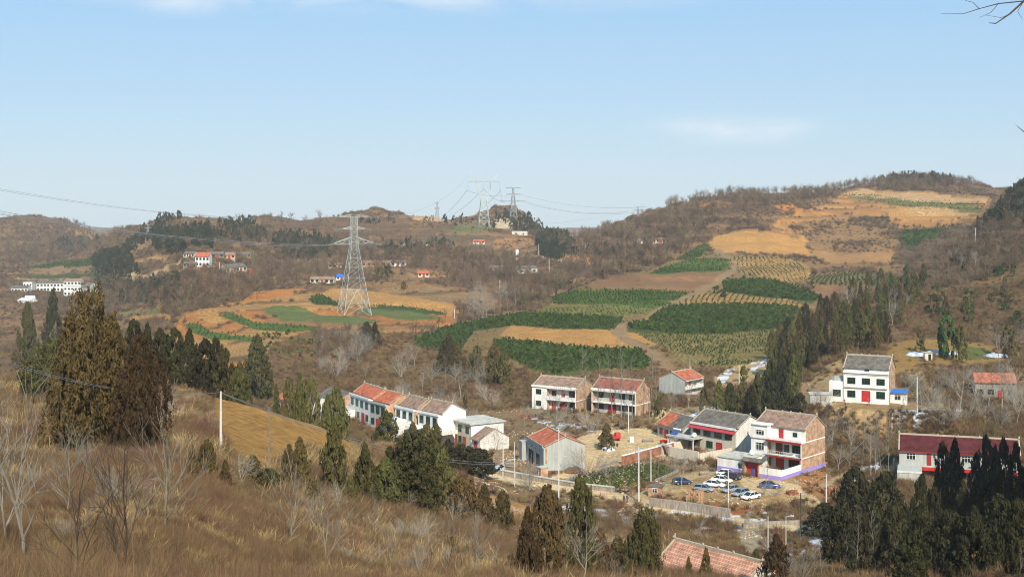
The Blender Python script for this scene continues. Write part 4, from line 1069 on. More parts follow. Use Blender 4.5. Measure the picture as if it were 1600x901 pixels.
for t in TL:
    cypress(t[0], t[1], t[2], t[3], t[4], t[5], group='cypresses of the near slope')
for u, tp, y, wd, lb in (
 (209,508,205,26,'first cypress of the crest row, half behind the largest tree'),
 (230,514,205,22,'second cypress of the crest row, beside the largest tree'),
 (250,521,204,24,'narrow cypress in the crest row left of the dotted grass'),
 (272,520,204,28,'fourth cypress of the crest row above the dotted grass'),
 (296,522,204,25,'fifth cypress of the crest row above the dotted grass'),
 (321,537,203,31,'wide cypress in the middle of the crest row'),
 (337,536,206,18,'very narrow cypress squeezed in the crest row'),
 (349,547,203,25,'cypress of the crest row above the white pole'),
 (374,572,203,24,'short cypress of the crest row left of the full one')):
    cypress(u, tp, 0, wd * 1.35, 'dark' if u < 345 else 'mid', lb, y=y, group='cypresses along the crest of the near slope')
for u, tp, y, wd, lb in (
 (452,604,240,22,'cypress hiding the left village houses, leftmost of three'),
 (468,598,240,24,'cypress hiding the left village houses, second of three'),
 (485,600,240,24,'cypress hiding the left village houses, right of the three'),
 (511,628,242,26,'low cypress before the grey roofed house with the brick gable'),
 (526,616,242,28,'taller cypress before the grey roofed house with the brick gable'),
 (432,612,236,18,'short cypress before the leftmost pink roof'),
 (605,648,262,28,'cypress before the joint of the two orange roofed houses'),
 (645,664,255,22,'pointed cypress before the white house with the brown roof'),
 (667,668,255,20,'small cypress between the pointed one and its taller neighbour'),
 (681,666,255,26,'cypress before the corner of the white gabled house'),
 (700,690,262,26,'dark cypress before the flat roofed house'),
 (722,698,262,34,'dark round cypress below the flat roofed house'),
 (748,704,264,38,'darkest round tree at the end of the white house row'),
 (630,690,250,20,'small cypress above the broadest green clump')):
    cypress(u, tp, 0, wd * 1.3, 'dark' if u in (722, 748, 700) else 'mid', lb, y=y, group='cypresses in front of the house row')
DR = [(1336,738,835,60,'round headed dark evergreen by the snowy path'),(1384,746,842,60,'broad dark evergreen left of the long maroon roof'),(1289,790,838,72,'low wide dark evergreen beside the dark pole'),
 (1440,752,862,32,'slim dark cypress below the left end of the maroon roofed house'),(1473,701,815,28,'left one of a tall dark pair hiding the maroon roofed house'),(1492,698,815,36,'right one of a tall dark pair hiding the maroon roofed house'),
 (1525,717,815,24,'thin dark cypress before the small upper window'),(1541,691,812,26,'sharp dark cypress crossing the maroon roof'),(1555,706,812,24,'dark cypress between the sharp one and its right neighbour'),
 (1568,695,812,26,'dark cypress crossing the right part of the maroon roof'),(1587,702,812,26,'last dark cypress at the right edge of the maroon roof'),
 (1400,790,885,60,'bulky dark cypress low in the shaded corner, left side'),(1442,800,895,58,'dark cypress in the middle of the shaded corner'),(1482,806,905,66,'large dark cypress at the bottom of the shaded corner'),
 (1522,800,905,60,'dark cypress right of the bottom one in the shaded corner'),(1562,782,885,58,'dark cypress climbing the right side of the shaded corner'),(1592,790,900,52,'dark cypress cut by the right edge of the view'),
 (1352,812,900,60,'dark cypress behind the two pale poplars'),(1312,800,880,54,'dark cypress above the snow streaks'),(1420,845,915,50,'lowest dark cypress of the shaded corner'),
 (1505,760,850,34,'dark cypress under the tall pair'),(1460,770,860,34,'dark cypress under the slim one'),(1545,745,840,44,'brownish dark tree under the sharp cypress'),(1600,740,840,44,'dark tree at the right edge below the maroon roof')]
for u, tp, bs, wd, lb in DR:
    cypress(u, tp, bs, wd, 'dark', lb, group='dark cypresses of the shaded corner')
# belt of cypresses climbing the valley side behind the hillside house
belt = [(1200,562),(1216,535),(1250,512),(1300,486),(1350,458),(1420,432),(1447,440),(1410,500),(1390,558),(1330,553),(1292,562),(1250,590),(1243,640),(1192,642)]
rb = random.Random(8); pts = []
while len(pts) < 84:
    u = rb.uniform(1190, 1448); r = rb.uniform(430, 642)
    ins = bool(pip(belt, np.array([u]), np.array([r]))[0])
    if ins and all((u - a) ** 2 + ((r - b) * 1.3) ** 2 > 95 for a, b in pts): pts.append((u, r))
pts.sort(key=lambda p: p[1])
for n_, (u, r) in enumerate(pts):
    hgt = 22 + (r - 430) * 0.17 + rb.uniform(-6, 8)
    cypress(u, r - hgt, r, hgt * rb.uniform(.27, .46), rb.choice(('small', 'small', 'green', 'small')) if r < 470 else rb.choice(('mid', 'mid', 'dark', 'bronze')),
            'cypress in the dense belt climbing the slope behind the white hillside house', group='cypress belt above the village')
for n_, (u, tp, bs, wd, k, lb) in enumerate([
 (1101,606,650,16,'small','narrow cypress behind the dark grey roof, leftmost'),(1124,598,650,20,'mid','cypress behind the dark grey roof'),(1141,602,650,20,'mid','cypress behind the ridge of the dark grey roof'),
 (1162,572,596,13,'small','small cypress on the sandy bank above the grey roof'),(1160,600,648,22,'mid','cypress left of the belt behind the grey roofed house'),(1184,588,650,26,'mid','tall cypress left of the belt above the white tower'),
 (1174,606,652,20,'dark','dark cypress between the grey roof and the belt'),(1206,600,662,30,'dark','dark cypress over the brown tiled roof'),(1230,604,665,30,'dark','dark cypress over the right half of the brown tiled roof'),
 (1250,618,660,26,'dark','last cypress over the brown tiled roof before the brick gable'),
 (1462,463,493,11,'small','left one of two small cypresses on the open slope'),(1478,466,502,13,'small','right one of two small cypresses on the open slope'),(1513,467,504,17,'small','round small cypress alone on the open slope'),
 (1438,518,552,14,'small','thin cypress at the blue sheets on the terrace'),(1500,514,566,18,'small','cypress right of the blue sheets on the terrace'),(1480,500,560,24,'green','greyish pine behind the blue sheets'),(1575,512,560,26,'small','cypress at the right end of the upper terrace'),
 (797,588,618,10,'small','little cypress alone on the bank left of the white balcony house'),(727,616,642,7,'small','tiny slim cypress behind the white gabled house'),
 (573,506,540,20,'dark','left one of two dark cypresses in the ravine below the pylon'),(586,506,538,18,'dark','right one of two dark cypresses in the ravine below the pylon'),
 (700,528,582,38,'bronze','bronze tree left on the dark bank of the planted spur'),(716,536,584,24,'bronze','bronze tree beside the left one on the dark bank'),(745,545,592,24,'small','cypress on the bank under the green strip'),
 (772,538,602,30,'bronze','bronze cypress at the left end of the lowest seedling field'),(789,548,602,22,'small','cypress touching the left end of the lowest seedling field'),
 (818,459,481,9,'small','thin cypress at the left tip of the planted spur'),(810,470,482,8,'small','tiny cypress at the left tip of the planted spur'),(869,439,464,5,'small','needle thin cypress at the upper edge of the spur'),(851,458,471,6,'small','tiny cypress on the upper edge of the spur'),
 (592,417,436,13,'small','left one of two dark trees above the terraces'),(606,415,434,13,'small','right one of two dark trees above the terraces'),(631,441,452,8,'small','dark bush alone on the upper terraces'),
 (948,664,702,26,'bronze','rusty dark evergreen bush before the house with the red brown roof'),(1030,620,655,12,'small','small cypress beside the grey gabled house'),
 (1268,440,450,9,'green','round pine at the edge of the planted spur'),(1255,448,457,8,'green','smaller round pine at the edge of the planted spur'),(1130,452,464,9,'green','round pine above the path on the spur'),(1120,447,458,8,'green','round pine left above the path on the spur')]):
    cypress(u, tp, bs, wd, k, lb, group='scattered evergreens round the village')
# small evergreens dotted over the open slope on the right
pts = []
sl_poly = [(1425,470),(1440,430),(1500,400),(1600,380),(1600,520),(1540,520),(1450,500)]
while len(pts) < 44:
    u = rb.uniform(1420, 1600); r = rb.uniform(380, 525)
    if bool(pip(sl_poly, np.array([u]), np.array([r]))[0]) and all((u - a) ** 2 + (r - b) ** 2 > 60 for a, b in pts): pts.append((u, r))
for u, r in pts:
    h_ = rb.uniform(7, 17); cypress(u, r - h_, r, h_ * rb.uniform(.5, .9), rb.choice(('small', 'green')), 'small evergreen dotted over the open slope on the right', group='small evergreens on the open slope')

# bare trees
BT = {}
def bare_proto(key, m, **k):
    BT.setdefault(key, []).append(bare_mesh('bare', m, **k))
for k in range(3): bare_proto('young', M_bark_pale, seed=900 + k, form='young', depth=3, r0=.0085, minr=.0015)
for k in range(3): bare_proto('poplar', M_bark_pale, seed=920 + k, form='poplar', depth=4, r0=.011, minr=.0012, sides=3)
for k in range(3): bare_proto('spread', M_bark, seed=940 + k, form='spread', depth=4, r0=.016, minr=.0016, sides=3)
for k in range(2): bare_proto('bush', M_bark, seed=960 + k, form='bush', depth=4, r0=.010, minr=.0022, sides=3)
for k in range(2): bare_proto('dark', M_bark_dark, seed=970 + k, form='young', depth=3, r0=.010, minr=.0018)
NB = 0
def bare(u, top, base, kind, label, y=None, group=None, wide=1.0, name='bare_tree', rz=None, lean=0.0):
    global NB
    p = hit(u, base) if y is None else at(u, y)
    h_ = (base - top) * p.y / F if y is None else ((HR - p.z * F / p.y) - top) * p.y / F
    tr, br = BT[kind][NB % len(BT[kind])]; NB += 1
    e = empty(name, p, random.uniform(0, 6.28) if rz is None else rz, label, 'tree', group)
    e.rotation_euler.y = lean
    e.scale = (h_ * wide, h_ * wide, h_)
    if tr: link('trunk', tr, e)
    link('branches', br, e)
    return e
for u, tp, y, k, lb in (
 (38,505,34,'young','tall pale bare tree at the left edge, nearest of all'),
 (104,640,62,'young','pale young tree with a forked trunk left of the largest cypress shadow'),
 (258,636,47,'young','pale young tree alone in the dry grass with low spreading limbs'),
 (190,650,27,'dark','dark thin sapling rising from the bottom edge on the left'),
 (128,690,24,'dark','dark slanting sapling crossing the lower left grass'),
 (8,600,40,'young','pale bare tree cut by the left edge'),
 (420,628,128,'poplar','slender pale poplar standing before the ochre field'),
 (455,690,72,'young','pale young tree with an upright crown below the rusty cypress'),
 (510,740,58,'young','pale young tree right of the upright one at the bottom'),
 (655,800,66,'young','pale sapling at the bottom below the broadest clump'),
 (740,790,75,'young','thin pale sapling at the bottom centre'),
 (700,815,70,'dark','dark sapling at the bottom centre'),
 (845,775,118,'spread','grey bare tree left of the bare crown before the cypresses'),
 (913,800,112,'spread','grey bare tree with a dense crown before the pointed cypress'),
 (960,850,112,'young','pale sapling left of the regular green cone'),
 (1341,795,150,'poplar','left one of two pale poplars in the shaded corner'),
 (1367,790,150,'poplar','right one of two pale poplars in the shaded corner'),
 (1285,838,150,'poplar','thin poplar by the snow streaks'),
 (1322,832,152,'poplar','short thin poplar beside the snow streaks'),
 (1250,850,150,'bush','bare multi stemmed tree at the bottom right of the track'),
 (1420,850,140,'spread','bare tree at the bottom of the shaded corner'),
 (240,590,140,'bush','bare bush at the right foot of the largest cypress'),
 (330,640,150,'young','low pale sapling beside the white pole'),
 (380,700,105,'spread','bare tree below the ochre field'),
 (775,770,190,'bush','bare bush above the small orange bank'),
):
    bare(u, tp, 0, k, lb, y=y, group='bare trees of the near slope')
for u, tp, bs, k, lb in (
 (916,540,658,'poplar','tall poplar between the two balcony houses'),(957,538,656,'poplar','leaning poplar before the left of the red brown roof'),(971,520,654,'poplar','tallest poplar before the middle of the red brown roof'),(934,552,655,'poplar','thin poplar before the left balcony post of the red brown house'),
 (1014,528,655,'poplar','thick pale poplar at the brick gable of the red brown house'),(1024,545,652,'poplar','second poplar beside the thick pale one'),(988,550,655,'poplar','thin poplar before the right balcony of the red brown house'),
 (1345,670,748,'poplar','first poplar from the left on the bank right of the brick gable'),(1360,655,748,'poplar','second poplar on the bank right of the brick gable'),(1368,648,745,'poplar','third poplar on the bank right of the brick gable'),(1377,650,745,'poplar','whitest poplar on the bank right of the brick gable'),(1388,640,742,'poplar','last poplar before the maroon roof'),(1398,655,735,'poplar','thin poplar touching the maroon roof'),
 (1440,548,636,'poplar','poplar right of the small blue roofed shed'),(1466,552,636,'poplar','poplar further right along the snowy path'),(1500,560,640,'spread','bare tree before the orange roof on the right edge'),(1545,560,640,'spread','bare tree partly hiding the orange roof, leftmost'),(1565,552,642,'spread','bare tree before the middle of the orange roof'),(1585,560,640,'spread','bare tree before the right end of the orange roof'),(1530,590,650,'spread','bare tree before the stone wall under the orange roof'),
 (1560,500,565,'spread','greyish bare tree at the end of the upper terrace'),(1590,490,560,'spread','greyish bare tree at the right edge above the terrace'),(1590,600,665,'spread','bare tree at the right edge below the orange roof'),
 (807,640,702,'poplar','left pale tree behind the orange roofed grey barn'),(820,635,690,'poplar','right pale tree behind the orange roofed grey barn'),(775,650,725,'spread','bare tree before the low white gable'),(780,665,740,'poplar','dark trunked tree at the start of the dirt road'),
 (697,548,612,'poplar','pale twin trunk on the brown bank above the house row'),(674,560,600,'poplar','thin pale tree on the brown bank'),(660,575,610,'spread','bare tree on the brown bank above the orange roofs'),(720,560,620,'spread','bare tree on the brown bank right of the twin trunk'),
 (1287,598,634,'bush','dark spreading bare tree before the pale hillside annex'),(1310,690,735,'spread','bare tree right of the brick gable'),
 (827,710,765,'bush','bare tree before the barn doors'),(948,700,745,'bush','bare tree in the sandy yard, left'),(962,705,740,'spread','bare tree in the sandy yard, right'),(1028,690,745,'poplar','thin tree before the brick wall'),(1042,700,755,'poplar','thin tree at the corner of the courtyard wall'),(1065,700,760,'spread','bare tree over the dark blue car'),(1052,705,758,'poplar','second thin tree at the courtyard wall'),
 (1195,750,772,'bush','small bare tree beside the blue car'),(1213,748,775,'bush','small bare tree right of the blue car'),(1160,690,742,'poplar','thin tree before the white wing wall'),(1196,700,765,'poplar','dark thin trunk before the red gate'),
 (870,590,655,'spread','bare tree left of the brick side of the white balcony house'),(1075,575,640,'spread','bare tree right of the grey gabled house'),(1005,700,740,'spread','bare tree behind the long pole of the yard'),(920,690,745,'bush','bush tree right of the barn gable'),
 (1410,600,640,'spread','bare tree behind the blue roofed shed'),(1300,640,700,'spread','bare tree on the bank above the brick gable'),(1330,650,710,'spread','bare tree on the middle of the bank'),
):
    bare(u, tp, bs, k, lb, group='bare trees round the village')
# bare trees filling the slopes nearer than the far woods
def bare_many(poly, n, hpx, label, group, kinds, yr, mind=40, seed=1):
    rr = random.Random(seed); pts = []; tries = 0
    us = [p[0] for p in poly]; rs = [p[1] for p in poly]
    while len(pts) < n and tries < 20000:
        tries += 1
        u = rr.uniform(min(us), max(us)); r = rr.uniform(min(rs), max(rs))
        if bool(pip(poly, np.array([u]), np.array([r]))[0]) and all((u - a) ** 2 + ((r - b) * 1.5) ** 2 > mind for a, b in pts): pts.append((u, r))
    for u, r in pts:
        p = hit(u, r)
        if not (yr[0] < p.y < yr[1]): continue
        h_ = rr.uniform(*hpx)
        bare(u, r - h_, r, rr.choice(kinds), label, group=group)
bare_many([(700,520),(750,470),(830,480),(780,500),(720,520)], 26, (26, 44), 'bare poplar in the line along the lower edge of the planted spur', 'poplars along the spur', ('poplar','spread'), (380, 900), 30, 3)
bare_many([(490,540),(560,530),(620,560),(760,590),(780,640),(700,600),(600,590),(500,590)], 40, (22, 42), 'bare tree on the brown bank between the terraces and the house row', 'bare trees on the brown bank', ('spread','poplar','bush'), (300, 700), 60, 4)
bare_many([(1200,520),(1300,470),(1420,430),(1450,450),(1400,560),(1250,600),(1200,640)], 22, (26, 44), 'bare tree mixed into the cypress belt', 'bare trees in the cypress belt', ('spread','poplar'), (280, 800), 120, 21)
bare_many([(800,655),(830,650),(900,668),(960,668),(1000,672),(900,682),(820,668)], 14, (24, 44), 'bare tree between the barn and the balcony houses', 'bare trees behind the barn', ('spread','poplar','bush'), (250, 380), 60, 31)
bare_many([(1010,650),(1060,640),(1120,640),(1120,660),(1060,672)], 9, (22, 38), 'bare tree behind the orange roofed low house', 'bare trees behind the low house', ('spread','poplar'), (250, 400), 60, 32)
bare_many([(560,650),(800,700),(830,700),(790,670),(700,640),(620,600)], 16, (22, 40), 'bare tree round the white house row', 'bare trees round the house row', ('spread','bush','poplar'), (290, 400), 80, 33)
bare_many([(1020,715),(1100,735),(1140,742),(1060,770),(1030,760)], 8, (22, 40), 'thin bare tree before the courtyard walls', 'bare trees before the courtyard walls', ('poplar',), (230, 330), 60, 34)
bare_many([(1290,660),(1400,660),(1420,700),(1330,740),(1290,720)], 16, (30, 50), 'bare tree on the bank below the hillside house', 'bare trees on the bank', ('spread','poplar'), (220, 330), 60, 5)
bare_many([(1420,600),(1600,560),(1600,690),(1500,680),(1420,650)], 22, (24, 48), 'bare tree among the snow patches right of the hillside house', 'bare trees on the right slope', ('spread','bush'), (270, 420), 80, 6)
bare_many([(1440,400),(1540,350),(1600,330),(1600,420),(1500,430)], 24, (16, 30), 'bare tree on the upper right slope under the dark wood', 'bare trees on the upper right slope', ('spread','poplar'), (420, 900), 60, 7)
bare_many([(560,700),(700,800),(760,830),(800,905),(560,905),(450,800)], 46, (18, 62), 'bare sapling in the brown thicket at the bottom', 'saplings in the bottom thicket', ('young','bush','spread','dark'), (50, 240), 300, 8)
bare_many([(20,600),(60,905),(330,905),(300,760),(120,720)], 10, (40, 100), 'thin bare sapling in the dry grass at the lower left', 'saplings in the lower left grass', ('young','dark','bush'), (20, 110), 900, 9)
bare_many([(1100,800),(1240,800),(1260,905),(1240,905),(1180,860)], 10, (20, 42), 'bare sapling beside the track above the red tiled roof', 'saplings beside the track', ('poplar','bush'), (140, 260), 120, 10)
bare_many([(1240,830),(1600,800),(1600,905),(1240,905)], 18, (26, 60), 'bare sapling among the dark cypresses of the shaded corner', 'saplings in the shaded corner', ('poplar','spread'), (110, 260), 300, 11)
bare_many([(830,780),(1000,800),(1100,820),(1100,850),(900,840)], 14, (14, 30), 'small bare bush tree below the dirt road', 'bushes below the dirt road', ('bush','spread'), (180, 290), 150, 12)
# tree outside the right of the frame with limbs hanging into the top right corner
ob = MB(); rr = random.Random(4)
bx, by = 17.0, 24.0; bz = H(bx, by)
def px(u, r, y=24.0): return Vector(((u - 800) / F * y - bx, y - by, -(r - HR) / F * y - bz))
def limb(P, r0, r1, tw=0):
    n_ = len(P) - 1
    for k, (a, b_) in enumerate(zip(P[:-1], P[1:])):
        ra, rb2 = r0 + (r1 - r0) * k / n_, r0 + (r1 - r0) * (k + 1) / n_
        ob.tube(a, b_, ra, rb2, 5, cap=False)
        if tw and k < n_ - tw:
            for _ in range(2):
                d = (b_ - a).normalized(); q = b_
                for m in range(4):
                    d = (d + Vector((rr.gauss(0, .3), rr.gauss(0, .45), rr.gauss(.12, .3)))).normalized(); q2 = q + d * rr.uniform(.25, .5)
                    ob.tube(q, q2, .016 - .003 * m, .013 - .003 * m, 4, cap=False); q = q2
top = Vector((0, 0, px(2216, 130).z))
limb([top, px(2130, 92), px(2030, 60), px(1930, 30), px(1830, 2), px(1740, -14), px(1665, -18), px(1625, -10), px(1600, 2), px(1578, 22), px(1556, 37), px(1545, 36)], .06, .006, 5)
limb([px(1600, 2), px(1560, 6), px(1530, 14), px(1505, 22), px(1470, 22)], .012, .004)
limb([px(1530, 14), px(1520, 4), px(1508, 1)], .007, .003)
limb([px(1560, 6), px(1548, 20), px(1530, 28)], .007, .003)
limb([px(1578, 22), px(1565, 28), px(1540, 24)], .006, .003)
limb([px(1600, 2), px(1590, 18), px(1597, 30)], .006, .003)
limb([top, px(2120, 170), px(2010, 196), px(1900, 206), px(1790, 200), px(1690, 204), px(1600, 206), px(1588, 196)], .04, .004, 3)
hh = top.z * 1.5; tr, br = BT['spread'][0]
b = ob
b.add([(v.co * hh)[:] for v in br.vertices], [tuple(p.vertices) for p in br.polygons])
e = empty('bare_tree', (bx, by, bz), 0, 'bare tree just outside the right edge whose twigs hang into the top right corner', 'tree')
t_ = link('trunk', tr, e); t_.scale = (hh, hh, hh)
b.build('branches', M_bark_dark, e)

# ------------------------------------------------------------------ buildings
def wallmat(n, c, nz=.12, sc=.9): return mat(n, c, .85, noise=nz, nscale=sc * 2.2, bump=.15, bscale=6, streak=True)
M_white = wallmat('white_plaster', (.80, .79, .75), .24, .35)
M_white2 = wallmat('aged_white_plaster', (.66, .64, .58), .30, .8)
M_cream = wallmat('cream_plaster', (.62, .56, .44), .2)
M_grey = wallmat('grey_render', (.40, .42, .39), .28, .6)
M_grey_b = wallmat('bare_concrete', (.46, .46, .42), .32, .8)
M_stone = wallmat('rubble_stone', (.33, .29, .24), .6, 1.6)
M_purple = wallmat('violet_painted_base', (.33, .26, .62), .12)
M_redp = mat('red_paint', (.50, .035, .03), .6, noise=.25, nscale=2)
M_maroon = mat('maroon_paint', (.28, .03, .03), .6, noise=.2)
M_bluesheet = mat('blue_sheet', (.03, .16, .55), .5, noise=.2, nscale=2)
M_glass = mat('window_glass', (.012, .02, .018), .12, spec=.6)
M_green = mat('green_window_frame', (.02, .09, .055), .5)
M_wframe = mat('white_frame', (.7, .7, .68), .5)
M_slab = mat('concrete_slab', (.50, .48, .42), .9, noise=.35, nscale=.8)
M_trim = mat('pale_ridge_tile', (.44, .39, .29), .85, noise=.3, nscale=2)
def brickmat(name, c, c2, mortar, sx=.24, sy=.075, axis='x'):
    m = bpy.data.materials.new(name); m.use_nodes = True; t = m.node_tree; p = t.nodes['Principled BSDF']; L = t.links.new
    p.inputs['Roughness'].default_value = .9; p.inputs['Specular IOR Level'].default_value = .1
    tc = t.nodes.new('ShaderNodeTexCoord'); sp = t.nodes.new('ShaderNodeSeparateXYZ'); cb = t.nodes.new('ShaderNodeCombineXYZ')
    L(tc.outputs['Object'], sp.inputs[0])
    ad = t.nodes.new('ShaderNodeMath'); ad.operation = 'ADD'; L(sp.outputs['X'], ad.inputs[0]); L(sp.outputs['Y'], ad.inputs[1])
    if axis == 'x': L(ad.outputs[0], cb.inputs['X']); L(sp.outputs['Z'], cb.inputs['Y'])
    else: L(sp.outputs['X'], cb.inputs['X']); L(sp.outputs['Y'], cb.inputs['Y'])
    b = t.nodes.new('ShaderNodeTexBrick'); b.inputs['Scale'].default_value = 1; b.inputs['Brick Width'].default_value = sx; b.inputs['Row Height'].default_value = sy
    b.inputs['Mortar Size'].default_value = min(sx, sy) * .12; b.inputs['Color1'].default_value = (*c, 1); b.inputs['Color2'].default_value = (*c2, 1); b.inputs['Mortar'].default_value = (*mortar, 1)
    L(cb.outputs[0], b.inputs['Vector'])
    n = t.nodes.new('ShaderNodeTexNoise'); n.inputs['Scale'].default_value = .9; n.inputs['Detail'].default_value = 6
    g = t.nodes.new('ShaderNodeNewGeometry'); L(g.outputs['Position'], n.inputs['Vector'])
    mr = t.nodes.new('ShaderNodeMapRange'); mr.inputs['From Min'].default_value = .3; mr.inputs['From Max'].default_value = .7; mr.inputs['To Min'].default_value = .58; mr.inputs['To Max'].default_value = 1.28
    L(n.outputs['Fac'], mr.inputs['Value'])
    v = t.nodes.new('ShaderNodeVectorMath'); v.operation = 'SCALE'; L(b.outputs['Color'], v.inputs[0]); L(mr.outputs['Result'], v.inputs['Scale'])
    L(v.outputs[0], p.inputs['Base Color'])
    bp = t.nodes.new('ShaderNodeBump'); bp.inputs['Strength'].default_value = .5; bp.inputs['Distance'].default_value = .03; L(b.outputs['Fac'], bp.inputs['Height']); bp.invert = True; L(bp.outputs['Normal'], p.inputs['Normal'])
    return m
M_brick = brickmat('orange_brick', (.56, .31, .17), (.48, .24, .12), (.5, .42, .32))
M_brick_r = brickmat('red_brick', (.45, .14, .06), (.36, .11, .05), (.3, .2, .14))
M_t_org = brickmat('orange_roof_tile', (.56, .17, .085), (.46, .13, .07), (.30, .09, .05), .33, .40, 'y')
M_t_brn = brickmat('brown_roof_tile', (.34, .22, .155), (.29, .19, .14), (.18, .12, .09), .33, .40, 'y')
M_t_rbr = brickmat('red_brown_roof_tile', (.36, .13, .09), (.30, .12, .085), (.18, .07, .05), .33, .40, 'y')
M_t_gry = brickmat('grey_roof_tile', (.185, .165, .135), (.15, .135, .11), (.1, .09, .08), .33, .40, 'y')
M_t_mar = brickmat('maroon_roof_tile', (.105, .024, .027), (.09, .022, .024), (.08, .02, .02), .33, .40, 'y')
M_t_pink = brickmat('weathered_pink_tile', (.47, .20, .125), (.38, .15, .095), (.50, .36, .26), .45, .50, 'y')
_wc = {}
def window(e, x, z, w=1.5, h=1.3, y=0.0, frame=None, name='window', axis='x', mull=2):
    """glass pane with a frame and mullions, on a wall facing -y (axis x) or the end walls (axis y)"""
    frame = frame or M_green
    key = (round(w, 2), round(h, 2), frame.name, mull)
    if key not in _wc:
        g = MB().box(-w / 2, w / 2, -.03, .05, 0, h); f = MB(); t = .07
        f.box(-w/2 - t, w/2 + t, -.09, .045, -t, 0); f.box(-w/2 - t, w/2 + t, -.09, .045, h, h + t)
        f.box(-w/2 - t, -w/2, -.09, .045, 0, h); f.box(w/2, w/2 + t, -.09, .045, 0, h)
        for k in range(1, mull + 1):
            xx = -w/2 + w * k / (mull + 1); f.box(xx - .03, xx + .03, -.07, -.032, 0, h)
        f.box(-w/2, w/2, -.068, -.031, h * .68, h * .68 + .06)
        _wc[key] = (g.mesh('window', M_glass), f.mesh('window_frame', frame))
    g, f = _wc[key]
    o = link(name, g, e); o.location = (x, y, z)
    if axis == 'y': o.rotation_euler.z = R_(90); 
    elif axis == '-y': o.rotation_euler.z = R_(-90)
    link('window_frame', f, o)
    return o
_dc = {}
def door(e, x, z, w=1.4, h=2.3, y=0.0, m=None):
    m = m or M_redp; key = (w, h, m.name)
    if key not in _dc:
        d = MB().box(-w/2, -.012, -.05, .05, 0, h).box(.012, w/2, -.05, .05, 0, h)
        f = MB(); t = .1
        f.box(-w/2 - t, w/2 + t, -.1, .045, h, h + t); f.box(-w/2 - t, -w/2, -.1, .045, 0, h); f.box(w/2, w/2 + t, -.1, .045, 0, h)
        f.box(-w/2, w/2, -.075, -.052, h * .74, h * .74 + .05)
        _dc[key] = (d.mesh('door', m), f.mesh('door_frame', M_maroon))
    d, f = _dc[key]
    o = link('door', d, e); o.location = (x, y, z); link('door_frame', f, o); return o

def house(key, label, front, side, tile, He=6.4, Hr=8.6, rb=.5, rec=0.0, sb=0.0, att=0.0, rec_x0=None, levels=(3.2, 6.4), ov=.35, heb=None, parapet=True, recmat=None, x1=None, trim=True, dims=None, name='farmhouse', cat='house', group=None, slabm=None):
    X, Y, Z, yw, W, D = dims or HS[key]
    e = empty(name, (X, Y, Z), R_(yw), label, cat, group)
    heb = He + att if heb is None else heb
    r = rb * D
    top = He + att
    prof = [(0, -.6), (D, -.6), (D, heb), (r, Hr), (sb, top)]
    if sb > 0: prof += [(sb, He), (0, He)]
    w = MB()
    if rec > 0:
        xa = .28 if rec_x0 is None else rec_x0
        w.prism(prof, 0, xa, 0, 1); w.prism(prof, W - .28, W, 0, 1)
        p2 = [(rec, -.6), (D, -.6), (D, heb), (r, Hr), (max(sb, rec), top + (0 if sb >= rec else (Hr - top) * (rec - sb) / (r - sb)))]
        if sb > rec: p2 += [(sb, He), (rec, He)]
        w.prism(p2, xa, W - .28, 2, 1)
    else:
        w.prism(prof, 0, W, 0, 1)
    wall = w.build('wall', [front, side, recmat or front], e)
    if rec > 0:
        xa = .28 if rec_x0 is None else rec_x0
        s = MB()
        for lv in levels: s.box(xa + .002, W - .282, -.25, rec + .02, lv - .28, lv)
        s.build('balcony_slab', slabm or M_white, e)
        if parapet: MB().box(xa + .002, W - .282, -.2, -.08, levels[0] + .002, levels[0] + .85).build('balcony_parapet', M_white, e)
    if sb > 0:
        MB().box(-.05, W + .05, -.3, sb * .999, He + .002, He + .14).box(-.05, W + .05, -.3, -.12, He + .142, He + .55).build('front_parapet', slabm or M_white, e)
    f1 = (Hr - top) / (r - sb); f2 = (Hr - heb) / (D - r)
    za = top - ov * f1; zb = heb - ov * f2; t = .16
    pr = [(sb - ov, za + .02), (r, Hr + .02), (D + ov, zb + .02), (D + ov, zb + .02 + t), (r, Hr + .02 + t), (sb - ov, za + .02 + t)]
    rf = MB().prism(pr, -.12, W + .12).build('roof', tile, e)
    if trim:
        q = MB().box(-.2, W + .2, r - .16, r + .16, Hr + .1, Hr + .42)
        for xx in (-.2, W + .02):
            q.box(xx, xx + .18, r - .1, r + .1, Hr + .424, Hr + .95)
            q.add([(xx - .03, r - .35, Hr + .5), (xx + .21, r - .35, Hr + .5), (xx + .21, r, Hr + .8), (xx - .03, r, Hr + .8), (xx - .03, r - .25, Hr + .42), (xx + .21, r - .25, Hr + .42)], [(0,1,2,3),(0,4,5,1),(4,3,2,5),(0,3,4),(1,5,2)])
        for fx in (.33, .5, .68): q.box(W * fx - .12, W * fx + .12, r - .12, r + .12, Hr + .424, Hr + .66)
        for x0 in (-.18, W - .06):
            q.prism([(sb - ov, za + t + .03), (r - .161, Hr + t - .161 * f1 + .03), (r - .161, Hr + t - .161 * f1 + .13), (sb - ov, za + t + .13)], x0, x0 + .24)
            q.prism([(r + .161, Hr + t - .161 * f2 + .03), (D + ov, zb + t + .03), (D + ov, zb + t + .13), (r + .161, Hr + t - .161 * f2 + .13)], x0, x0 + .24)
        q.build('ridge', M_trim, rf)
    return e, W, D

def band(e, x0, x1, y0, y1, z0, z1, name='wall_band', m=None): return MB().box(x0, x1, y0, y1, z0, z1).build(name, m or M_white, e)

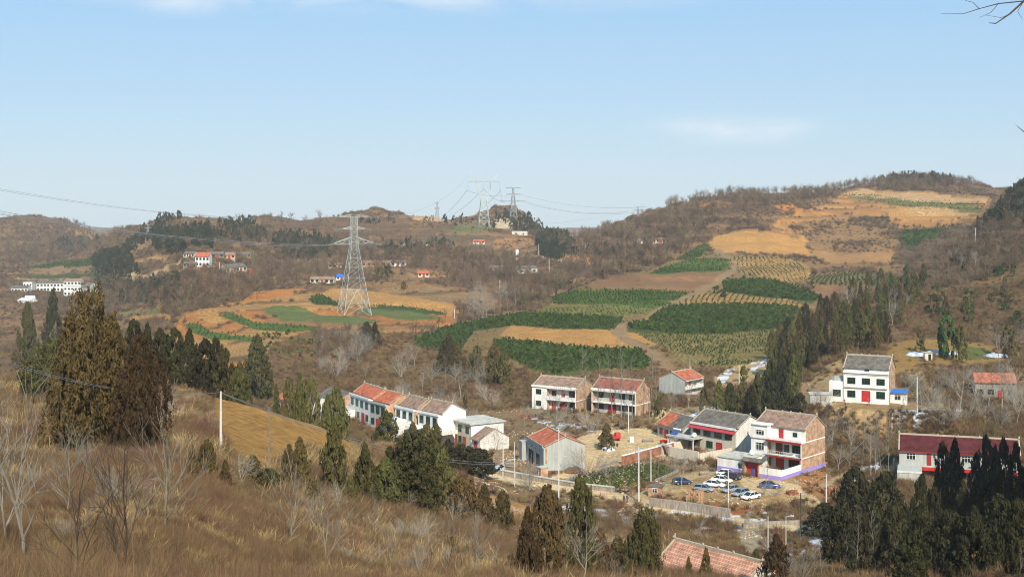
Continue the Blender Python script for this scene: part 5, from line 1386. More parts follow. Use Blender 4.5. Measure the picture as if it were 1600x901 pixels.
# white house on the violet base, with its stair tower, yard wall and red gate
e, W, D = house('P', 'white and brick three storey house on a violet base with a red gate', M_white, M_brick, M_t_brn, He=6.6, Hr=11.6, rb=.62, sb=1.9, att=2.7, heb=8.8, rec=1.5, levels=(3.3, 6.6), parapet=False, rec_x0=4.1, slabm=M_white)
MB().box(-.02, 4.1, -.02, 2.2, 6.6, 9.5).box(-.3, 4.35, -.35, 2.4, 9.502, 9.75).build('stair_tower', [M_white], e)
for z in (4.0, 7.4): window(e, 2.3, z, 1.9, 1.6 if z < 5 else 1.0, -.02, M_wframe)
for z in (3.3, 6.6): band(e, 4.1, W + .05, -1.0, -.26, z - .32, z + .05, 'balcony_edge', M_maroon)
band(e, 4.1, W - .3, -.98, -.28, 3.36, 3.45, 'balcony_floor', M_slab)
rl = MB()
for k in range(15): rl.box(4.3 + k * .55, 4.34 + k * .55, -.95, -.91, 3.36, 4.3)
rl.box(4.2, W - .1, -.96, -.9, 4.3, 4.36).build('balcony_railing', M_wframe, e)
door(e, 6.2, 3.4, 1.5, 2.3, 1.5, mat('brown_door', (.11, .05, .025), .6)); window(e, 8.0, 4.0, 1.2, 1.5, 1.5); window(e, 10.6, 4.0, 2.2, 1.6, 1.5)
door(e, 6.4, 0, 1.7, 2.5, 1.5); window(e, 9.8, .9, 2.4, 1.6, 1.5, M_redp)
door(e, 6.5, 6.75, .9, 2.0, 1.9); window(e, 9.9, 7.5, .9, .8, 1.9)
for z in (3.2, 6.55): band(e, W + .004, W + .03, .0, D, z - .12, z + .12, 'gable_band')
band(e, W + .035, W + .12, -.3, D + .1, -.6, .85, 'painted_base', M_purple)
def sidebox(e, name, x0, x1, y0, y1, z0, z1, m): return MB().box(x0, x1, y0, y1, z0, z1).build(name, m, e)
yw_ = sidebox(e, 'yard_wall', W - .25, W - .02, -9.0, -.3, -.6, 2.0, M_white); sidebox(yw_, 'painted_base', W - .018, W + .06, -9.1, -.32, -.6, .8, M_purple)
yw2 = sidebox(e, 'yard_wall', 7.4, W - .02, -9.25, -9.002, -.6, 2.2, M_white); sidebox(yw2, 'painted_base', 7.4, W + .06, -9.34, -9.252, -.6, .8, M_purple)
wg = MB().box(-3.2, 3.6, -9.0, -1.6, -.6, 3.1).build('side_wing', M_white, e); sidebox(wg, 'painted_base', -3.26, 3.6, -9.08, -9.002, -.6, 1.1, M_purple)
sidebox(wg, 'wing_roof', -3.4, 3.8, -9.2, -1.5, 3.102, 3.3, M_slab); window(wg, 2.6, 1.4, .8, .9, -9.0)
gt_ = MB().box(3.62, 3.95, -9.4, -8.2, -.5, 2.9).box(7.05, 7.38, -9.4, -8.2, -.5, 2.9).build('gateway', M_brick, e)
MB().prism([(-10.0, 3.3), (-8.8, 3.9), (-7.6, 3.3), (-7.6, 3.12), (-10.0, 3.12)], 3.2, 7.9).build('gate_roof', M_t_gry, gt_)
sidebox(gt_, 'gate_beam', 3.3, 7.7, -9.6, -8.1, 2.902, 3.11, M_maroon); sidebox(gt_, 'gate_panel', 3.96, 7.04, -8.7, -8.6, -.2, 2.9, M_redp); sidebox(gt_, 'gate_door', 5.2, 5.9, -8.79, -8.705, 0, 2.0, mat('blue_gate_door', (.06, .09, .35), .6))

# grey roofed house with the maroon awning
e, W, D = house('G', 'two storey pale house with a dark grey roof and a maroon awning strip', M_cream, M_white2, M_t_gry, He=5.9, Hr=8.7, sb=1.0, att=.5, levels=(3.0,))
MB().prism([(-1.1, 5.1), (1.2, 6.2), (1.2, 6.3), (-1.1, 5.25)], -.3, W + .1).build('awning', mat('maroon_sheet', (.40, .05, .06), .5, noise=.15), e)
for x in (2.0, 5.2, 8.6, 11.8): window(e, x, 3.6, 2.0, 1.6, 0, M_green)
for x in (2.0, 6.0): window(e, x, .9, 1.8, 1.5, 0, M_green)
door(e, 9.0, 0, 1.6, 2.4, 0)
g = MB().box(-4.5, 4.0, -3.6, -.05, 2.8, 3.05).box(-4.4, -4.1, -3.5, -3.2, -.5, 2.8).box(3.6, 3.9, -3.5, -3.2, -.5, 2.8).build('porch', M_slab, e)
sidebox(g, 'porch_edge', -4.6, 4.1, -3.75, -3.602, 2.7, 3.1, M_slab)
for x in (-.6, 12.9): sidebox(e, 'yard_wall', x, x + .25, -11.5, -.3, -.5, 1.9, M_cream)
sidebox(e, 'yard_wall', 4.0, 12.898, -11.7, -11.45, -.5, 2.3, M_cream); sidebox(e, 'yard_wall', -.6, 1.2, -11.7, -11.5, -.5, 1.8, M_cream)
gg = sidebox(e, 'gateway', 1.25, 3.98, -11.9, -10.9, 2.2, 2.6, M_slab); sidebox(gg, 'gate_post', 1.25, 1.6, -11.8, -11.0, -.5, 2.198, M_grey); sidebox(gg, 'gate_post', 3.6, 3.95, -11.8, -11.0, -.5, 2.198, M_grey)
sh = MB().prism([(-1.4, 0), (0, .9), (0, .98), (-1.4, .08)], -1.0, 1.0).build('solar_panel', mat('solar_blue', (.04, .07, .22), .25, spec=.6), e); sh.location = (-3.0, -1.6, 3.1)
MB().tube((-1.1, .1, 1.15), (1.1, .1, 1.15), .24, n=12).build('water_tank', M_wframe, sh)
# small orange roofed house
e, W, D = house('J', 'low house with an orange roof, half of its roof grey, beside the sandy yard', M_grey_b, M_grey, M_t_org, He=3.3, Hr=5.7, ov=.3)
window(e, 1.8, .9, 1.4, 1.4, 0, M_maroon); door(e, 4.3, 0, 1.3, 2.2); window(e, 7, .9, 1.4, 1.4)
MB().prism([(-.5, 3.16), (3.8, 5.94), (3.8, 5.99), (-.5, 3.22)], 5.6, W + .3).build('roof_patch', M_t_gry, e)
# white balcony house and its red brown neighbour
e, W, D = house('B', 'two storey white house with red doors, a balcony and a brown roof', M_white, M_brick, M_t_brn, He=6.3, Hr=8.6, rb=.55, rec=1.5, rec_x0=4.9, levels=(3.1, 6.35), parapet=True, sb=.9, att=.35)
for z in (1.0, 4.3): window(e, 2.2, z, 1.6, 1.3, 0, M_green)
door(e, 6.4, 0, 1.2, 2.3, 1.5); door(e, 9.4, 0, 1.9, 2.4, 1.5); window(e, 12.3, .9, 1.8, 1.5, 1.5)
window(e, 6.4, 3.9, 1.4, 1.4, 1.5, M_maroon); door(e, 9.4, 3.15, .95, 2.3, 1.5); window(e, 12.3, 3.9, 1.9, 1.5, 1.5)
band(e, W + .004, W + .03, 0, D, 2.9, 3.12, 'gable_band')
e, W, D = house('C', 'two storey grey fronted house with a red brown roof and long balconies', M_white, M_brick, M_t_rbr, He=6.4, Hr=9.2, rb=.57, rec=1.5, levels=(3.15, 6.4), parapet=False, recmat=M_grey_b, sb=.8, att=.45)
for z in (1.0, 4.2):
    for x in (2.2, 9.0, 12.0): window(e, x, z, 1.6, 1.4, 1.5)
door(e, 5.8, 3.2, 1.3, 2.4, 1.5); door(e, 5.8, 0, 2.2, 2.5, 1.5)
band(e, W + .004, W + .03, 0, D, 2.9, 3.12, 'gable_band')
# grey gabled house seen from its end
e, W, D = house('D', 'grey plastered house with an orange roof, its blank gable to the left', M_grey, M_grey, M_t_org, He=5.4, Hr=7.4, rec=1.2, levels=(2.7, 5.3), recmat=M_white2, ov=.3)
door(e, 4.6, 2.75, 1.0, 2.1, 1.2); window(e, 2.2, 3.4, 1.5, 1.3, 1.2); window(e, 7.6, 3.4, 1.5, 1.3, 1.2)
# barn like grey building
e, W, D = house('A', 'grey concrete barn like house with an orange roof beside the dirt road', M_grey, M_grey, M_t_org, He=5.0, Hr=7.1, rb=.52, sb=.5, att=.3, slabm=M_grey)
for x, w_ in ((3.3, 3.6), (8.6, 2.6)): sidebox(e, 'garage_opening_shade', x - w_/2, x + w_/2, -.045, -.004, .0, 3.0, mat('opening_shade', (.03, .028, .025), .9))  # flat dark panels on the wall paint the shade inside open garage bays
for x in (1.6, 4.2, 7.2, 10.2): window(e, x, 3.6, 1.2, 1.1, 0, M_wframe)
band(e, W + .004, W + .03, .1, D - .1, 2.9, 3.05, 'gable_band', M_grey_b)
for y in (.4, D - 1.0): sidebox(e, 'brick_pier', W + .005, W + .05, y, y + .38, 1.6, 4.9, M_brick)
sidebox(e, 'annex', -2.6, -.02, -1.2, 3.0, -.5, 4.2, M_grey)
# row of white houses along the valley foot
gr_ = 'row of two storey houses along the valley foot'
e, W, D = house('L1', 'first white house of the row, long orange roof and four upper windows', M_white, M_brick, M_t_org, He=6.4, Hr=9.0, sb=1.3, att=.6, group=gr_)
for x in (1.8, 5.2, 8.6, 12.0): window(e, x, 4.0, 1.7, 1.7)
door(e, 9.5, 0, 1.8, 2.5); window(e, 12.2, .9, 1.6, 1.5); window(e, 6.0, .9, 1.6, 1.5)
sidebox(e, 'front_annex', -.6, 4.6, -5.0, -.35, -.5, 3.0, M_white); sidebox(e, 'annex_roof', -.8, 4.8, -5.2, -.35, 3.002, 3.2, M_slab)
e, W, D = house('L2', 'second house of the row, orange roof over a grey lower wall', M_grey_b, M_brick, M_t_org, He=6.3, Hr=8.9, sb=1.3, att=.6, group=gr_, slabm=M_grey_b)
for x in (1.5, 4.2, 6.9): window(e, x, 3.9, 1.7, 1.9, 0)
door(e, 4.2, 0, 1.5, 2.4); window(e, 1.6, .9, 1.5, 1.5)
e, W, D = house('L3', 'third house of the row, brown roof and white balcony floor', M_white, M_brick, M_t_brn, He=6.3, Hr=8.8, sb=1.3, att=.6, group=gr_)
for x in (1.6, 4.7, 7.8): window(e, x, 3.9, 1.6, 1.8)
sidebox(e, 'front_annex', -.9, 6.4, -3.4, -.35, 2.7, 3.9, M_white); sidebox(e, 'annex_wall', 6.0, 9.0, -4.6, -.4, -.5, 3.6, M_white2)
door(e, 3.0, 0, 1.6, 2.4); window(e, 5.2, .9, 1.4, 1.5)
e, W, D = house('L4', 'fourth house of the row, brown roof and a tall blank white gable', M_white, M_white, M_t_brn, He=6.3, Hr=9.0, sb=1.3, att=.6, group=gr_)
for x in (1.5, 4.3, 7.1): window(e, x, 3.9, 1.5, 1.8)
sidebox(e, 'front_annex', -.8, 3.0, -3.4, -.35, 2.7, 3.3, M_white); door(e, 2.2, 0, 1.3, 2.4); door(e, 5.2, 0, 1.3, 2.4, 0, M_maroon); window(e, 7.4, .9, 1.3, 1.5)
sidebox(e, 'side_terrace', W + .03, W + 3.4, -1.5, 3.4, 2.2, 3.1, M_white2)
X, Y, Z, yw, W, D = HS['L5']
e = empty('farmhouse', (X, Y, Z), R_(yw), 'flat roofed cream house at the end of the white row', 'house', gr_)
MB().box(0, W, 0, D, -.6, 5.8, 0).build('wall', [M_cream], e); sidebox(e, 'side_wall', W + .003, W + .12, -.1, D, -.6, 5.8, M_white)
sidebox(e, 'flat_roof', -.3, W + .6, -.6, D + .5, 5.802, 6.1, M_slab)
for x in (1.6, 5.0, 8.6): window(e, x, 3.5, 1.4, 1.6)
door(e, 3.0, 0, 1.2, 2.3, 0, mat('orange_door', (.42, .12, .03), .6)); door(e, 7.2, 0, 1.2, 2.3, 0, mat('orange_door', (.42, .12, .03), .6)); window(e, 5.1, .9, 1.3, 1.4)
sidebox(e, 'front_annex', -3.2, -.05, -2.2, 2.0, -.5, 2.7, M_white)
e, W, D = house('L6', 'small old white gable with a worn dark roof after the flat roofed house', M_white2, M_white2, M_t_brn, He=2.7, Hr=5.0, group=None, trim=False, ov=.5)
door(e, 2, 0, 1, 2)
# white hillside house
e, W, D = house('E', 'white hillside house with a grey roof and one red double door', M_white, M_brick, M_t_gry, He=6.9, Hr=10.6, rb=.5, sb=.5, att=1.2, heb=7.6)
for x in (1.9, 5.4, 8.9): window(e, x, 4.3, 1.8, 1.4, 0, M_green)
window(e, 1.9, 1.0, 1.8, 1.5, -.0); window(e, 8.9, 1.0, 1.9, 1.6, 0); door(e, 5.4, 0, 1.8, 2.6)
window(e, 5.5, 7.25, .9, .6, .48); band(e, .3, W - .3, -.35, -.01, 3.3, 3.5, 'canopy', M_slab); band(e, -.1, W + .1, -.12, -.004, 6.45, 6.6, 'cornice', M_slab)
an = sidebox(e, 'side_annex', -3.6, -.02, .3, 5.2, -.6, 4.6, M_white); window(an, -1.7, 1.0, 1.8, 1.5, .3)
sidebox(an, 'roof_tank', -2.6, -.1, 1.2, 3.2, 4.6, 5.7, M_grey)
# long maroon roofed house
e, W, D = house('H', 'long two storey house with a maroon roof behind dark cypresses', M_grey, M_white2, M_t_mar, He=6.2, Hr=8.5, levels=(3.0,), recmat=M_grey, ov=.5, dims=(82.9, 274.0, -57.0, -17.6, 24.1, 9.0))
for x in (2.4, 13.5, 21.5): window(e, x, 4.1, 1.7, 1.3, 0, M_wframe)
for x in (5.6, 11.0, 17.0): sidebox(e, 'red_pilaster', x, x + .9, -.08, -.003, 3.0, 6.0, M_maroon)
sidebox(e, 'fascia', -.3, W + .3, -.62, -.502, 5.72, 5.95, M_maroon)
tr_ = sidebox(e, 'terrace', -.3, 4.6, -7.4, -.003, -.8, 2.9, M_grey_b); sidebox(tr_, 'terrace_rim', -.35, 4.65, -7.5, -7.402, 2.6, 3.0, M_white2)
bl = sidebox(e, 'balcony', 4.65, W + .2, -2.0, -.003, 2.75, 3.0, M_slab); sidebox(bl, 'balcony_edge', 4.65, W + .2, -2.12, -2.002, 2.3, 3.0, M_redp)
for x in (7, 12, 17, 22): door(e, x, 0, 1.2, 2.2)
# tiled roof in the foreground
e, W, D = house('F', 'house with a weathered pink tiled roof and pale horned ridge at the bottom', M_white2, M_white2, M_t_pink, He=3.6, Hr=6.4, ov=.6)
for x in (3, 8, 12.5): window(e, x, 1.0, 1.4, 1.4)

def small_house(u, row, wpx, yaw, name='cottage', label='', wallm=None, tile=None, h=3.0, rise=1.8, depth=7.0, y=None, nwin=2, gable=None, W=None, two=False, cat='house', group=None, flat=False, dz=0):
    p = hit(u, row) if y is None else at(u, y)
    W = W or wpx * p.y / F / max(.4, math.cos(R_(yaw)))
    wallm = wallm or M_white2; tile = tile or M_t_gry
    c, s = math.cos(R_(yaw)), math.sin(R_(yaw))
    X, Y = p.x - c * W / 2, p.y - s * W / 2
    hh = h * (2 if two else 1)
    if flat:
        e = empty(name, (X, Y, p.z + dz), R_(yaw), label, cat, group)
        MB().box(0, W, 0, depth, -2.5, hh).build('wall', wallm, e); sidebox(e, 'flat_roof', -.3, W + .3, -.3, depth + .3, hh + .002, hh + .25, M_slab)
    else:
        e, W, D = house(None, label, wallm, gable or wallm, tile, He=hh, Hr=hh + rise, dims=(X, Y, p.z + dz, yaw, W, depth), name=name, cat=cat, group=group, trim=False, ov=.4)
        MB().box(.05, W - .05, .05, depth - .05, -3.0, -.602).build('plinth', M_stone, e)
    nwin = max(1, nwin); n = nwin + 1
    for k in range(n):
        x = W * (k + .5) / n
        for lv in range(2 if two else 1):
            if k == n // 2 and lv == 0: door(e, x, 0, 1.2, 2.1)
            else: window(e, x, 1.0 + lv * h, min(1.6, W / n * .55), 1.3, 0, M_green)
    return e
SH = small_house
SH(1556, 622, 60, -12, 'cottage', 'stone walled cottage with an orange roof among trees at the right edge', M_stone, M_t_org, 4.2, 2.0, 7, nwin=3)
X_ = SH(441, 0, 34, -58, 'cottage', 'leftmost village cottage with a pink worn roof behind the bare branches', M_white2, M_t_org, 3.0, 2.2, 8, y=372, W=9)
SH(466, 0, 34, -55, 'cottage', 'grey roofed cottage with white walls behind two cypresses', M_white2, M_t_gry, 3.2, 2.0, 8, y=362, W=14)
SH(510, 0, 30, -57, 'cottage', 'grey roofed cottage with a brick gable left of the white row', M_white2, M_t_gry, 4.2, 2.1, 8.5, y=364, W=13, gable=M_brick)
0 and SH(525, 0, 30, -52, 'cottage', 'cottage with a dark roof and pale eaves just before the first white house', M_white, M_t_gry, 3.6, 2.2, 8, y=344, W=7, gable=M_brick)
# hamlet on the left hillside
g2 = 'hamlet on the left hillside'
SH(295, 403, 17, -8, 'cottage', 'low white cottage left of the orange roofed house on the far hill', M_white, M_t_gry, 2.6, 1.4, 6, nwin=3, group=g2)
SH(316, 417, 22, 0, 'farmhouse', 'tall orange roofed white house of the far hamlet', M_white, M_t_org, 3.0, 2.2, 7, nwin=3, two=True, group=g2)
SH(296, 418, 20, -5, 'cottage', 'long low cottage just below and left of the orange roofed house', M_stone, M_t_gry, 2.2, 1.2, 5, nwin=3, group=g2)
SH(337, 403, 24, 3, 'cottage', 'grey mud walled cottage right behind the orange roofed house', M_stone, M_t_gry, 2.4, 1.6, 6, nwin=3, group=g2)
SH(358, 404, 18, 3, 'cottage', 'brown cottage with a brick wall at the end of the far hamlet row', M_brick, M_t_brn, 2.4, 1.6, 6, nwin=2, group=g2)
SH(384, 403, 15, 12, 'cottage', 'pale cottage standing apart right of the far hamlet', M_cream, M_t_gry, 2.2, 1.6, 6, nwin=2, group=g2)
SH(362, 426, 14, 40, 'cottage', 'left one of two cottages with yellow gables below the hamlet', M_white2, M_t_gry, 2.8, 2.0, 9, nwin=2, gable=M_cream, group=g2)
SH(377, 424, 14, 40, 'cottage', 'right one of two cottages with yellow gables below the hamlet', M_white2, M_t_gry, 2.8, 2.0, 9, nwin=2, gable=M_cream, group=g2)
SH(391, 427, 9, 0, 'shed', 'little red brick shed right of the yellow gables', M_brick_r, M_t_org, 1.8, .7, 4, nwin=1, group=g2, cat='shed')
# far village at the left edge
g3 = 'white village at the left edge of the valley'
SH(30, 456, 26, 0, 'farmhouse', 'leftmost low white house of the far village', M_white, M_t_gry, 3.2, 1.6, 8, nwin=4, group=g3)
SH(43, 455, 14, 0, 'farmhouse', 'tall white block standing highest in the far village', M_white, M_t_gry, 3.6, 1, 8, nwin=2, two=True, group=g3, flat=True)
SH(78, 455, 42, 0, 'farmhouse', 'longest white house in the middle of the far village', M_white, M_t_gry, 3.2, 1.8, 8, nwin=7, two=True, group=g3)
SH(113, 452, 27, 0, 'farmhouse', 'white house behind the right end of the far village', M_white, M_t_brn, 3.2, 1.8, 8, nwin=4, two=True, group=g3)
SH(113, 462, 27, 0, 'farmhouse', 'white house with galleries in front at the right of the far village', M_white, M_t_gry, 3.4, 1, 8, nwin=4, two=True, group=g3, flat=True)
SH(133, 458, 11, -30, 'farmhouse', 'grey gabled house closing the far village on the right', M_grey, M_t_gry, 5.0, 2.5, 10, nwin=1, group=g3)
SH(147, 459, 11, 0, 'shed', 'small white shed apart at the right of the far village', M_white, M_t_gry, 3.0, 1.0, 5, nwin=2, group=g3, cat='shed')
SH(36, 474, 22, -25, 'greenhouse', 'white ruined greenhouse below the far village', M_white, M_wframe, 2.0, 1.4, 8, nwin=1, cat='greenhouse')
SH(48, 470, 12, 30, 'greenhouse', 'smaller white greenhouse right of the ruined one', M_white, M_wframe, 2.0, 1.4, 8, nwin=1, cat='greenhouse')
# farms over the middle slopes
g4 = 'farm cottages scattered over the middle slopes'
for a in ((503,443,38,-4,M_cream,M_t_brn,2.6,4,'long brown cottage just left of the big pylon'),(531,438,11,0,M_white,M_bluesheet,2.2,1,'tiny white shed with a bluish roof beside the big pylon'),
          (530,419,34,0,M_cream,M_t_brn,2.4,4,'pale cottage behind the big pylon'),(588,416,46,0,M_brick,M_t_brn,2.2,5,'long brick cottage right behind the big pylon'),
          (622,416,24,0,M_white,M_t_gry,2.6,2,'cottage with a bright white doorway right of the pylon'),(662,433,17,0,M_cream,M_t_org,2.4,2,'orange walled hut in the middle of the slope'),
          (640,384,32,0,M_stone,M_t_gry,2.4,3,'left half of the long grey farm row near the top'),(674,384,34,0,M_cream,M_t_gry,2.4,5,'right half of the long grey farm row near the top'),
          (748,381,18,0,M_white,M_t_org,2.0,3,'white hut below the second pylon'),(774,425,22,-6,M_stone,M_t_gry,2.8,2,'dark roofed cottage above the poplar line'),
          (825,427,30,28,M_white2,M_t_gry,3.4,2,'dark roofed cottage with a yellow gable at the path'),(893,388,18,0,M_brick,M_t_org,2.2,2,'brick farm hut left in the saddle'),
          (915,388,20,0,M_cream,M_t_gry,2.4,3,'long grey farm hut in the saddle'),(940,389,14,0,M_brick,M_t_org,2.2,1,'orange farm hut right in the saddle'),
          (1006,380,16,10,M_white,M_t_gry,3.0,2,'white farmhouse on the wooded hill'),(1030,380,20,5,M_cream,M_t_brn,2.6,3,'cream farmhouse on the wooded hill'),
          (812,367,24,0,M_cream,M_slab,1.8,1,'pale retaining hut under the quarry hill')):
    SH(a[0], a[1], a[2], a[3], 'cottage', a[8], a[4], a[5], a[6], 1.5, 6, nwin=a[7], gable=M_cream if 'yellow' in a[8] else None, group=g4)
# small outbuildings of the village
p = hit(1404, 630); e = empty('shed', p, R_(-20), 'small white shed with a bright blue roof beside the hillside house', 'shed')
MB().box(-1.9, 1.9, 0, 3, -.5, 2.5).build('wall', M_white, e); MB().prism([(-.5, 2.52), (3.3, 3.0), (3.3, 3.15), (-.5, 2.67)], -2.2, 2.2).build('roof', M_bluesheet, e); window(e, -.2, .9, 1.3, 1.2, 0, M_wframe, mull=1)
p = hit(1283, 632); e = empty('shed', p, R_(-8), 'low white shed left of the hillside house behind a bare tree', 'shed')
MB().box(-2.6, 2.6, 0, 4, -.5, 2.4).build('wall', M_white2, e); sidebox(e, 'flat_roof', -2.8, 2.8, -.2, 4.2, 2.402, 2.6, M_slab); door(e, .5, 0, 1.2, 2, 0, M_grey)
p = hit(1023, 776); e = empty('kiosk', p, R_(-20), 'little brick kiosk with a dark flat roof at the road fork', 'kiosk')
MB().box(-1.3, 1.3, 0, 2.2, -.4, 2.0).build('wall', M_brick, e); sidebox(e, 'roof', -1.5, 1.5, -.2, 2.4, 2.002, 2.15, M_t_gry); window(e, 0, .9, .9, .8, 0, M_wframe, mull=1)
p = hit(841, 744); e = empty('outhouse', p, R_(-60), 'pink brick outhouse at the corner of the grey barn', 'outhouse')
MB().box(-1.1, 1.1, 0, 1.8, -.4, 1.9).build('wall', M_brick, e); sidebox(e, 'roof', -1.25, 1.25, -.15, 1.95, 1.902, 2.02, M_slab); door(e, .3, 0, .7, 1.6, 0, M_wframe)
p = hit(1451, 563); e = empty('outhouse', p, R_(-5), 'tiny pale outhouse with a dark doorway between the blue sheets', 'outhouse')
MB().box(-1.1, 1.1, 0, 1.8, -.4, 2.3).build('wall', M_cream, e); sidebox(e, 'roof', -1.3, 1.3, -.2, 2.0, 2.302, 2.42, M_slab); sidebox(e, 'doorway', -.1, .7, -.03, -.003, 0, 1.9, M_glass)  # doorway is a flat dark sheet standing in for the shade inside
# brick pile, brick wall, retaining walls
def pile(u, row, w, d, h, m, name, label, cat, yaw, seed):
    p = hit(u, row); r = random.Random(seed); b = MB()
    nx, ny, nz = 7, 4, 6
    for i in range(nx):
        for j in range(ny):
            for k in range(nz):
                if k >= nz - 2 and r.random() < .35: continue
                x = -w/2 + w * i / nx; y = -d/2 + d * j / ny; o = .02 * w
                b.box(x + r.uniform(0, o), x + w/nx - r.uniform(.005, o), y + r.uniform(0, o), y + d/ny - r.uniform(.005, o), -.2 + (h+.2) * k/nz + .002, -.2 + (h+.2) * (k+1)/nz)
    o = b.build(name, m); o.location = p; o.rotation_euler.z = R_(yaw); return tag(o, label, cat)
pile(1086, 782, 3.4, 2.4, 1.9, M_brick, 'brick_stack', 'stack of orange bricks at the edge of the car park', 'brick stack', -15, 1)
pile(1238, 772, 2.2, 1.4, .8, M_brick_r, 'brick_stack', 'low stack of red bricks right of the blue car', 'brick stack', 20, 2)
pile(1296, 770, 3.0, 2.0, 1.2, M_brick_r, 'brick_stack', 'rough heap of red bricks on the bank right of the brick gable', 'brick stack', 10, 3)
pile(822, 652, 4.2, 1.2, .9, M_brick_r, 'brick_stack', 'red brick stack left of the white balcony house', 'brick stack', -30, 4)
def wall_line(pts, h, t, m, name, label, cat, cap=None, capm=None, yr=(200, 450)):
    P = [hit(u, r, *yr) for u, r in pts]; e = empty(name, P[0], 0, label, cat)
    b = MB(); c = MB()
    for a, q in zip(P[:-1], P[1:]):
        a = a - P[0]; q = q - P[0]; d = (q - a); d.z = 0; n = Vector((-d.y, d.x, 0)).normalized() * t / 2; up = Vector((0, 0, 1))
        for bb, z0, z1, k in ((b, -.6, h, 1), (c, h + .002, h + .16, 1.5)):
            V = [a - n*k + up*z0, q - n*k + up*z0, q + n*k + up*z0, a + n*k + up*z0, a - n*k + up*z1, q - n*k + up*z1, q + n*k + up*z1, a + n*k + up*z1]
            bb.add(V, [(0,3,2,1),(4,5,6,7),(0,1,5,4),(1,2,6,5),(2,3,7,6),(3,0,4,7)])
    b.build('wall_body', m, e)
    if cap: c.build('coping', capm, e)
    return e
M_snow = mat('old_snow', (.78, .80, .86), .6)
wall_line([(972, 726), (1024, 712), (1052, 704)], 2.0, .3, M_brick_r, 'brick_wall', 'red brick wall capped with snow behind the vegetable plot', 'wall', True, M_snow)
wall_line([(775, 739), (845, 752), (905, 762), (960, 768)], .9, .5, M_stone, 'stone_wall', 'low stone wall along the upper side of the dirt road', 'wall', True, M_slab)
wall_line([(1015, 790), (1080, 798), (1140, 808)], 1.6, .8, M_stone, 'stone_wall', 'rubble retaining wall between the road and the car park', 'wall')
wall_line([(1282, 634), (1300, 636)], 1.2, .2, M_white2, 'garden_wall', 'short white garden wall before the low hillside shed', 'wall')
# ------------------------------------------------------------------ pylons, poles, wires
M_steel = mat('galvanised_steel', (.40, .46, .44), .6, metal=.2)
M_steel_far = mat('far_galvanised_steel', (.24, .27, .29), .7)
M_ins = mat('green_glass_insulator', (.12, .32, .26), .3)
M_wire = mat('conductor', (.22, .24, .26), .5)
M_conc = mat('pole_concrete', (.60, .58, .54), .85, noise=.2, nscale=3)
def lattice(b, secs, t):
    """square lattice body through (z, half width) sections"""
    for (z0, w0), (z1, w1) in zip(secs[:-1], secs[1:]):
        c0 = [(-w0, -w0, z0), (w0, -w0, z0), (w0, w0, z0), (-w0, w0, z0)]; c1 = [(-w1, -w1, z1), (w1, -w1, z1), (w1, w1, z1), (-w1, w1, z1)]
        for k in range(4):
            j = (k + 1) % 4
            b.tube(c0[k], c1[k], t, t, 4); b.tube(c0[k], c1[j], t * .6, t * .6, 4); b.tube(c0[j], c1[k], t * .6, t * .6, 4); b.tube(c1[k], c1[j], t * .6, t * .6, 4)
def arm(z, L, d, h, t, tip=.3):
    """tapering lattice crossarm both ways from the body (half depth d, root height h)"""
    b = MB()
    for s in (-1, 1):
        T = (s * L, 0, z)
        n = max(3, int(L / 2.2))
        for y in (-d, d):
            b.tube((s * d, y, z), T, t, t, 4); b.tube((s * d, y, z + h), (s * L, 0, z + tip), t, t, 4)
            for k in range(n):
                a = k / n; c = (k + 1) / n
                P = lambda q, up: (s * (d + (L - d) * q), y * (1 - q), z + (h * (1 - q) + tip * q if up else 0))
                b.tube(P(a, k % 2), P(c, (k + 1) % 2), t * .6, t * .6, 4)
        for k in range(1, n):
            q = k / n; b.tube((s * (d + (L - d) * q), -d * (1 - q), z), (s * (d + (L - d) * q), d * (1 - q), z), t * .5, t * .5, 4)
    return b
def insul(e, x, z, L, dx=0.0, m=None):
    b = MB(); n = 8
    for k in range(n):
        a = k / n; c = (k + .7) / n
        b.tube((x + dx * a, 0, z - L * a), (x + dx * c, 0, z - L * c), .16, .1, 6)
    return b.build('insulator_string', m or M_ins, e)
ty = 600.0; pb = hit(553, 490); pb.z = min(pb.z, H(pb.x, pb.y)); base1 = pb.copy(); s1 = pb.y / 600
e1 = empty('pylon', base1, R_(24), 'big pale lattice pylon standing in the green terraces left of centre', 'pylon', 'lattice pylons')
b = MB()
lattice(b, [(-.8, 6.7), (5.5, 5.7), (11.5, 4.75)], .13)
lattice(b, [(11.5, 4.75), (17, 3.9), (22, 3.15), (26.5, 2.5), (30.5, 1.95), (34, 1.6), (37, 1.5), (40, 1.4), (43, 1.35), (46, 1.3)], .11)
for k in ((1, 1), (1, -1), (-1, 1), (-1, -1)):
    b.tube((k[0] * 4.75, k[1] * 4.75, 11.5), (k[0] * 6.4, k[1] * 0, 2.0), .09, .09, 4); b.tube((0, k[1] * 4.75, 11.5), (k[0] * 6.7, k[1] * 6.7, 0), .12, .12, 4)
b.build('lattice_body', M_steel, e1)
arm(33.3, 9.6, 1.6, 3.0, .12).build('crossarm', M_steel, e1); arm(40.2, 5.4, 1.35, 1.2, .1).build('crossarm', M_steel, e1); arm(46.0, 7.2, 1.3, .9, .1).build('crossarm', M_steel, e1)
for s in (-1, 1):
    insul(e1, s * 9.6, 33.3, .6, s * 4.5); insul(e1, s * 5.4, 40.2, .5, s * 3.6); insul(e1, s * 7.2, 46, .3, s * 2)
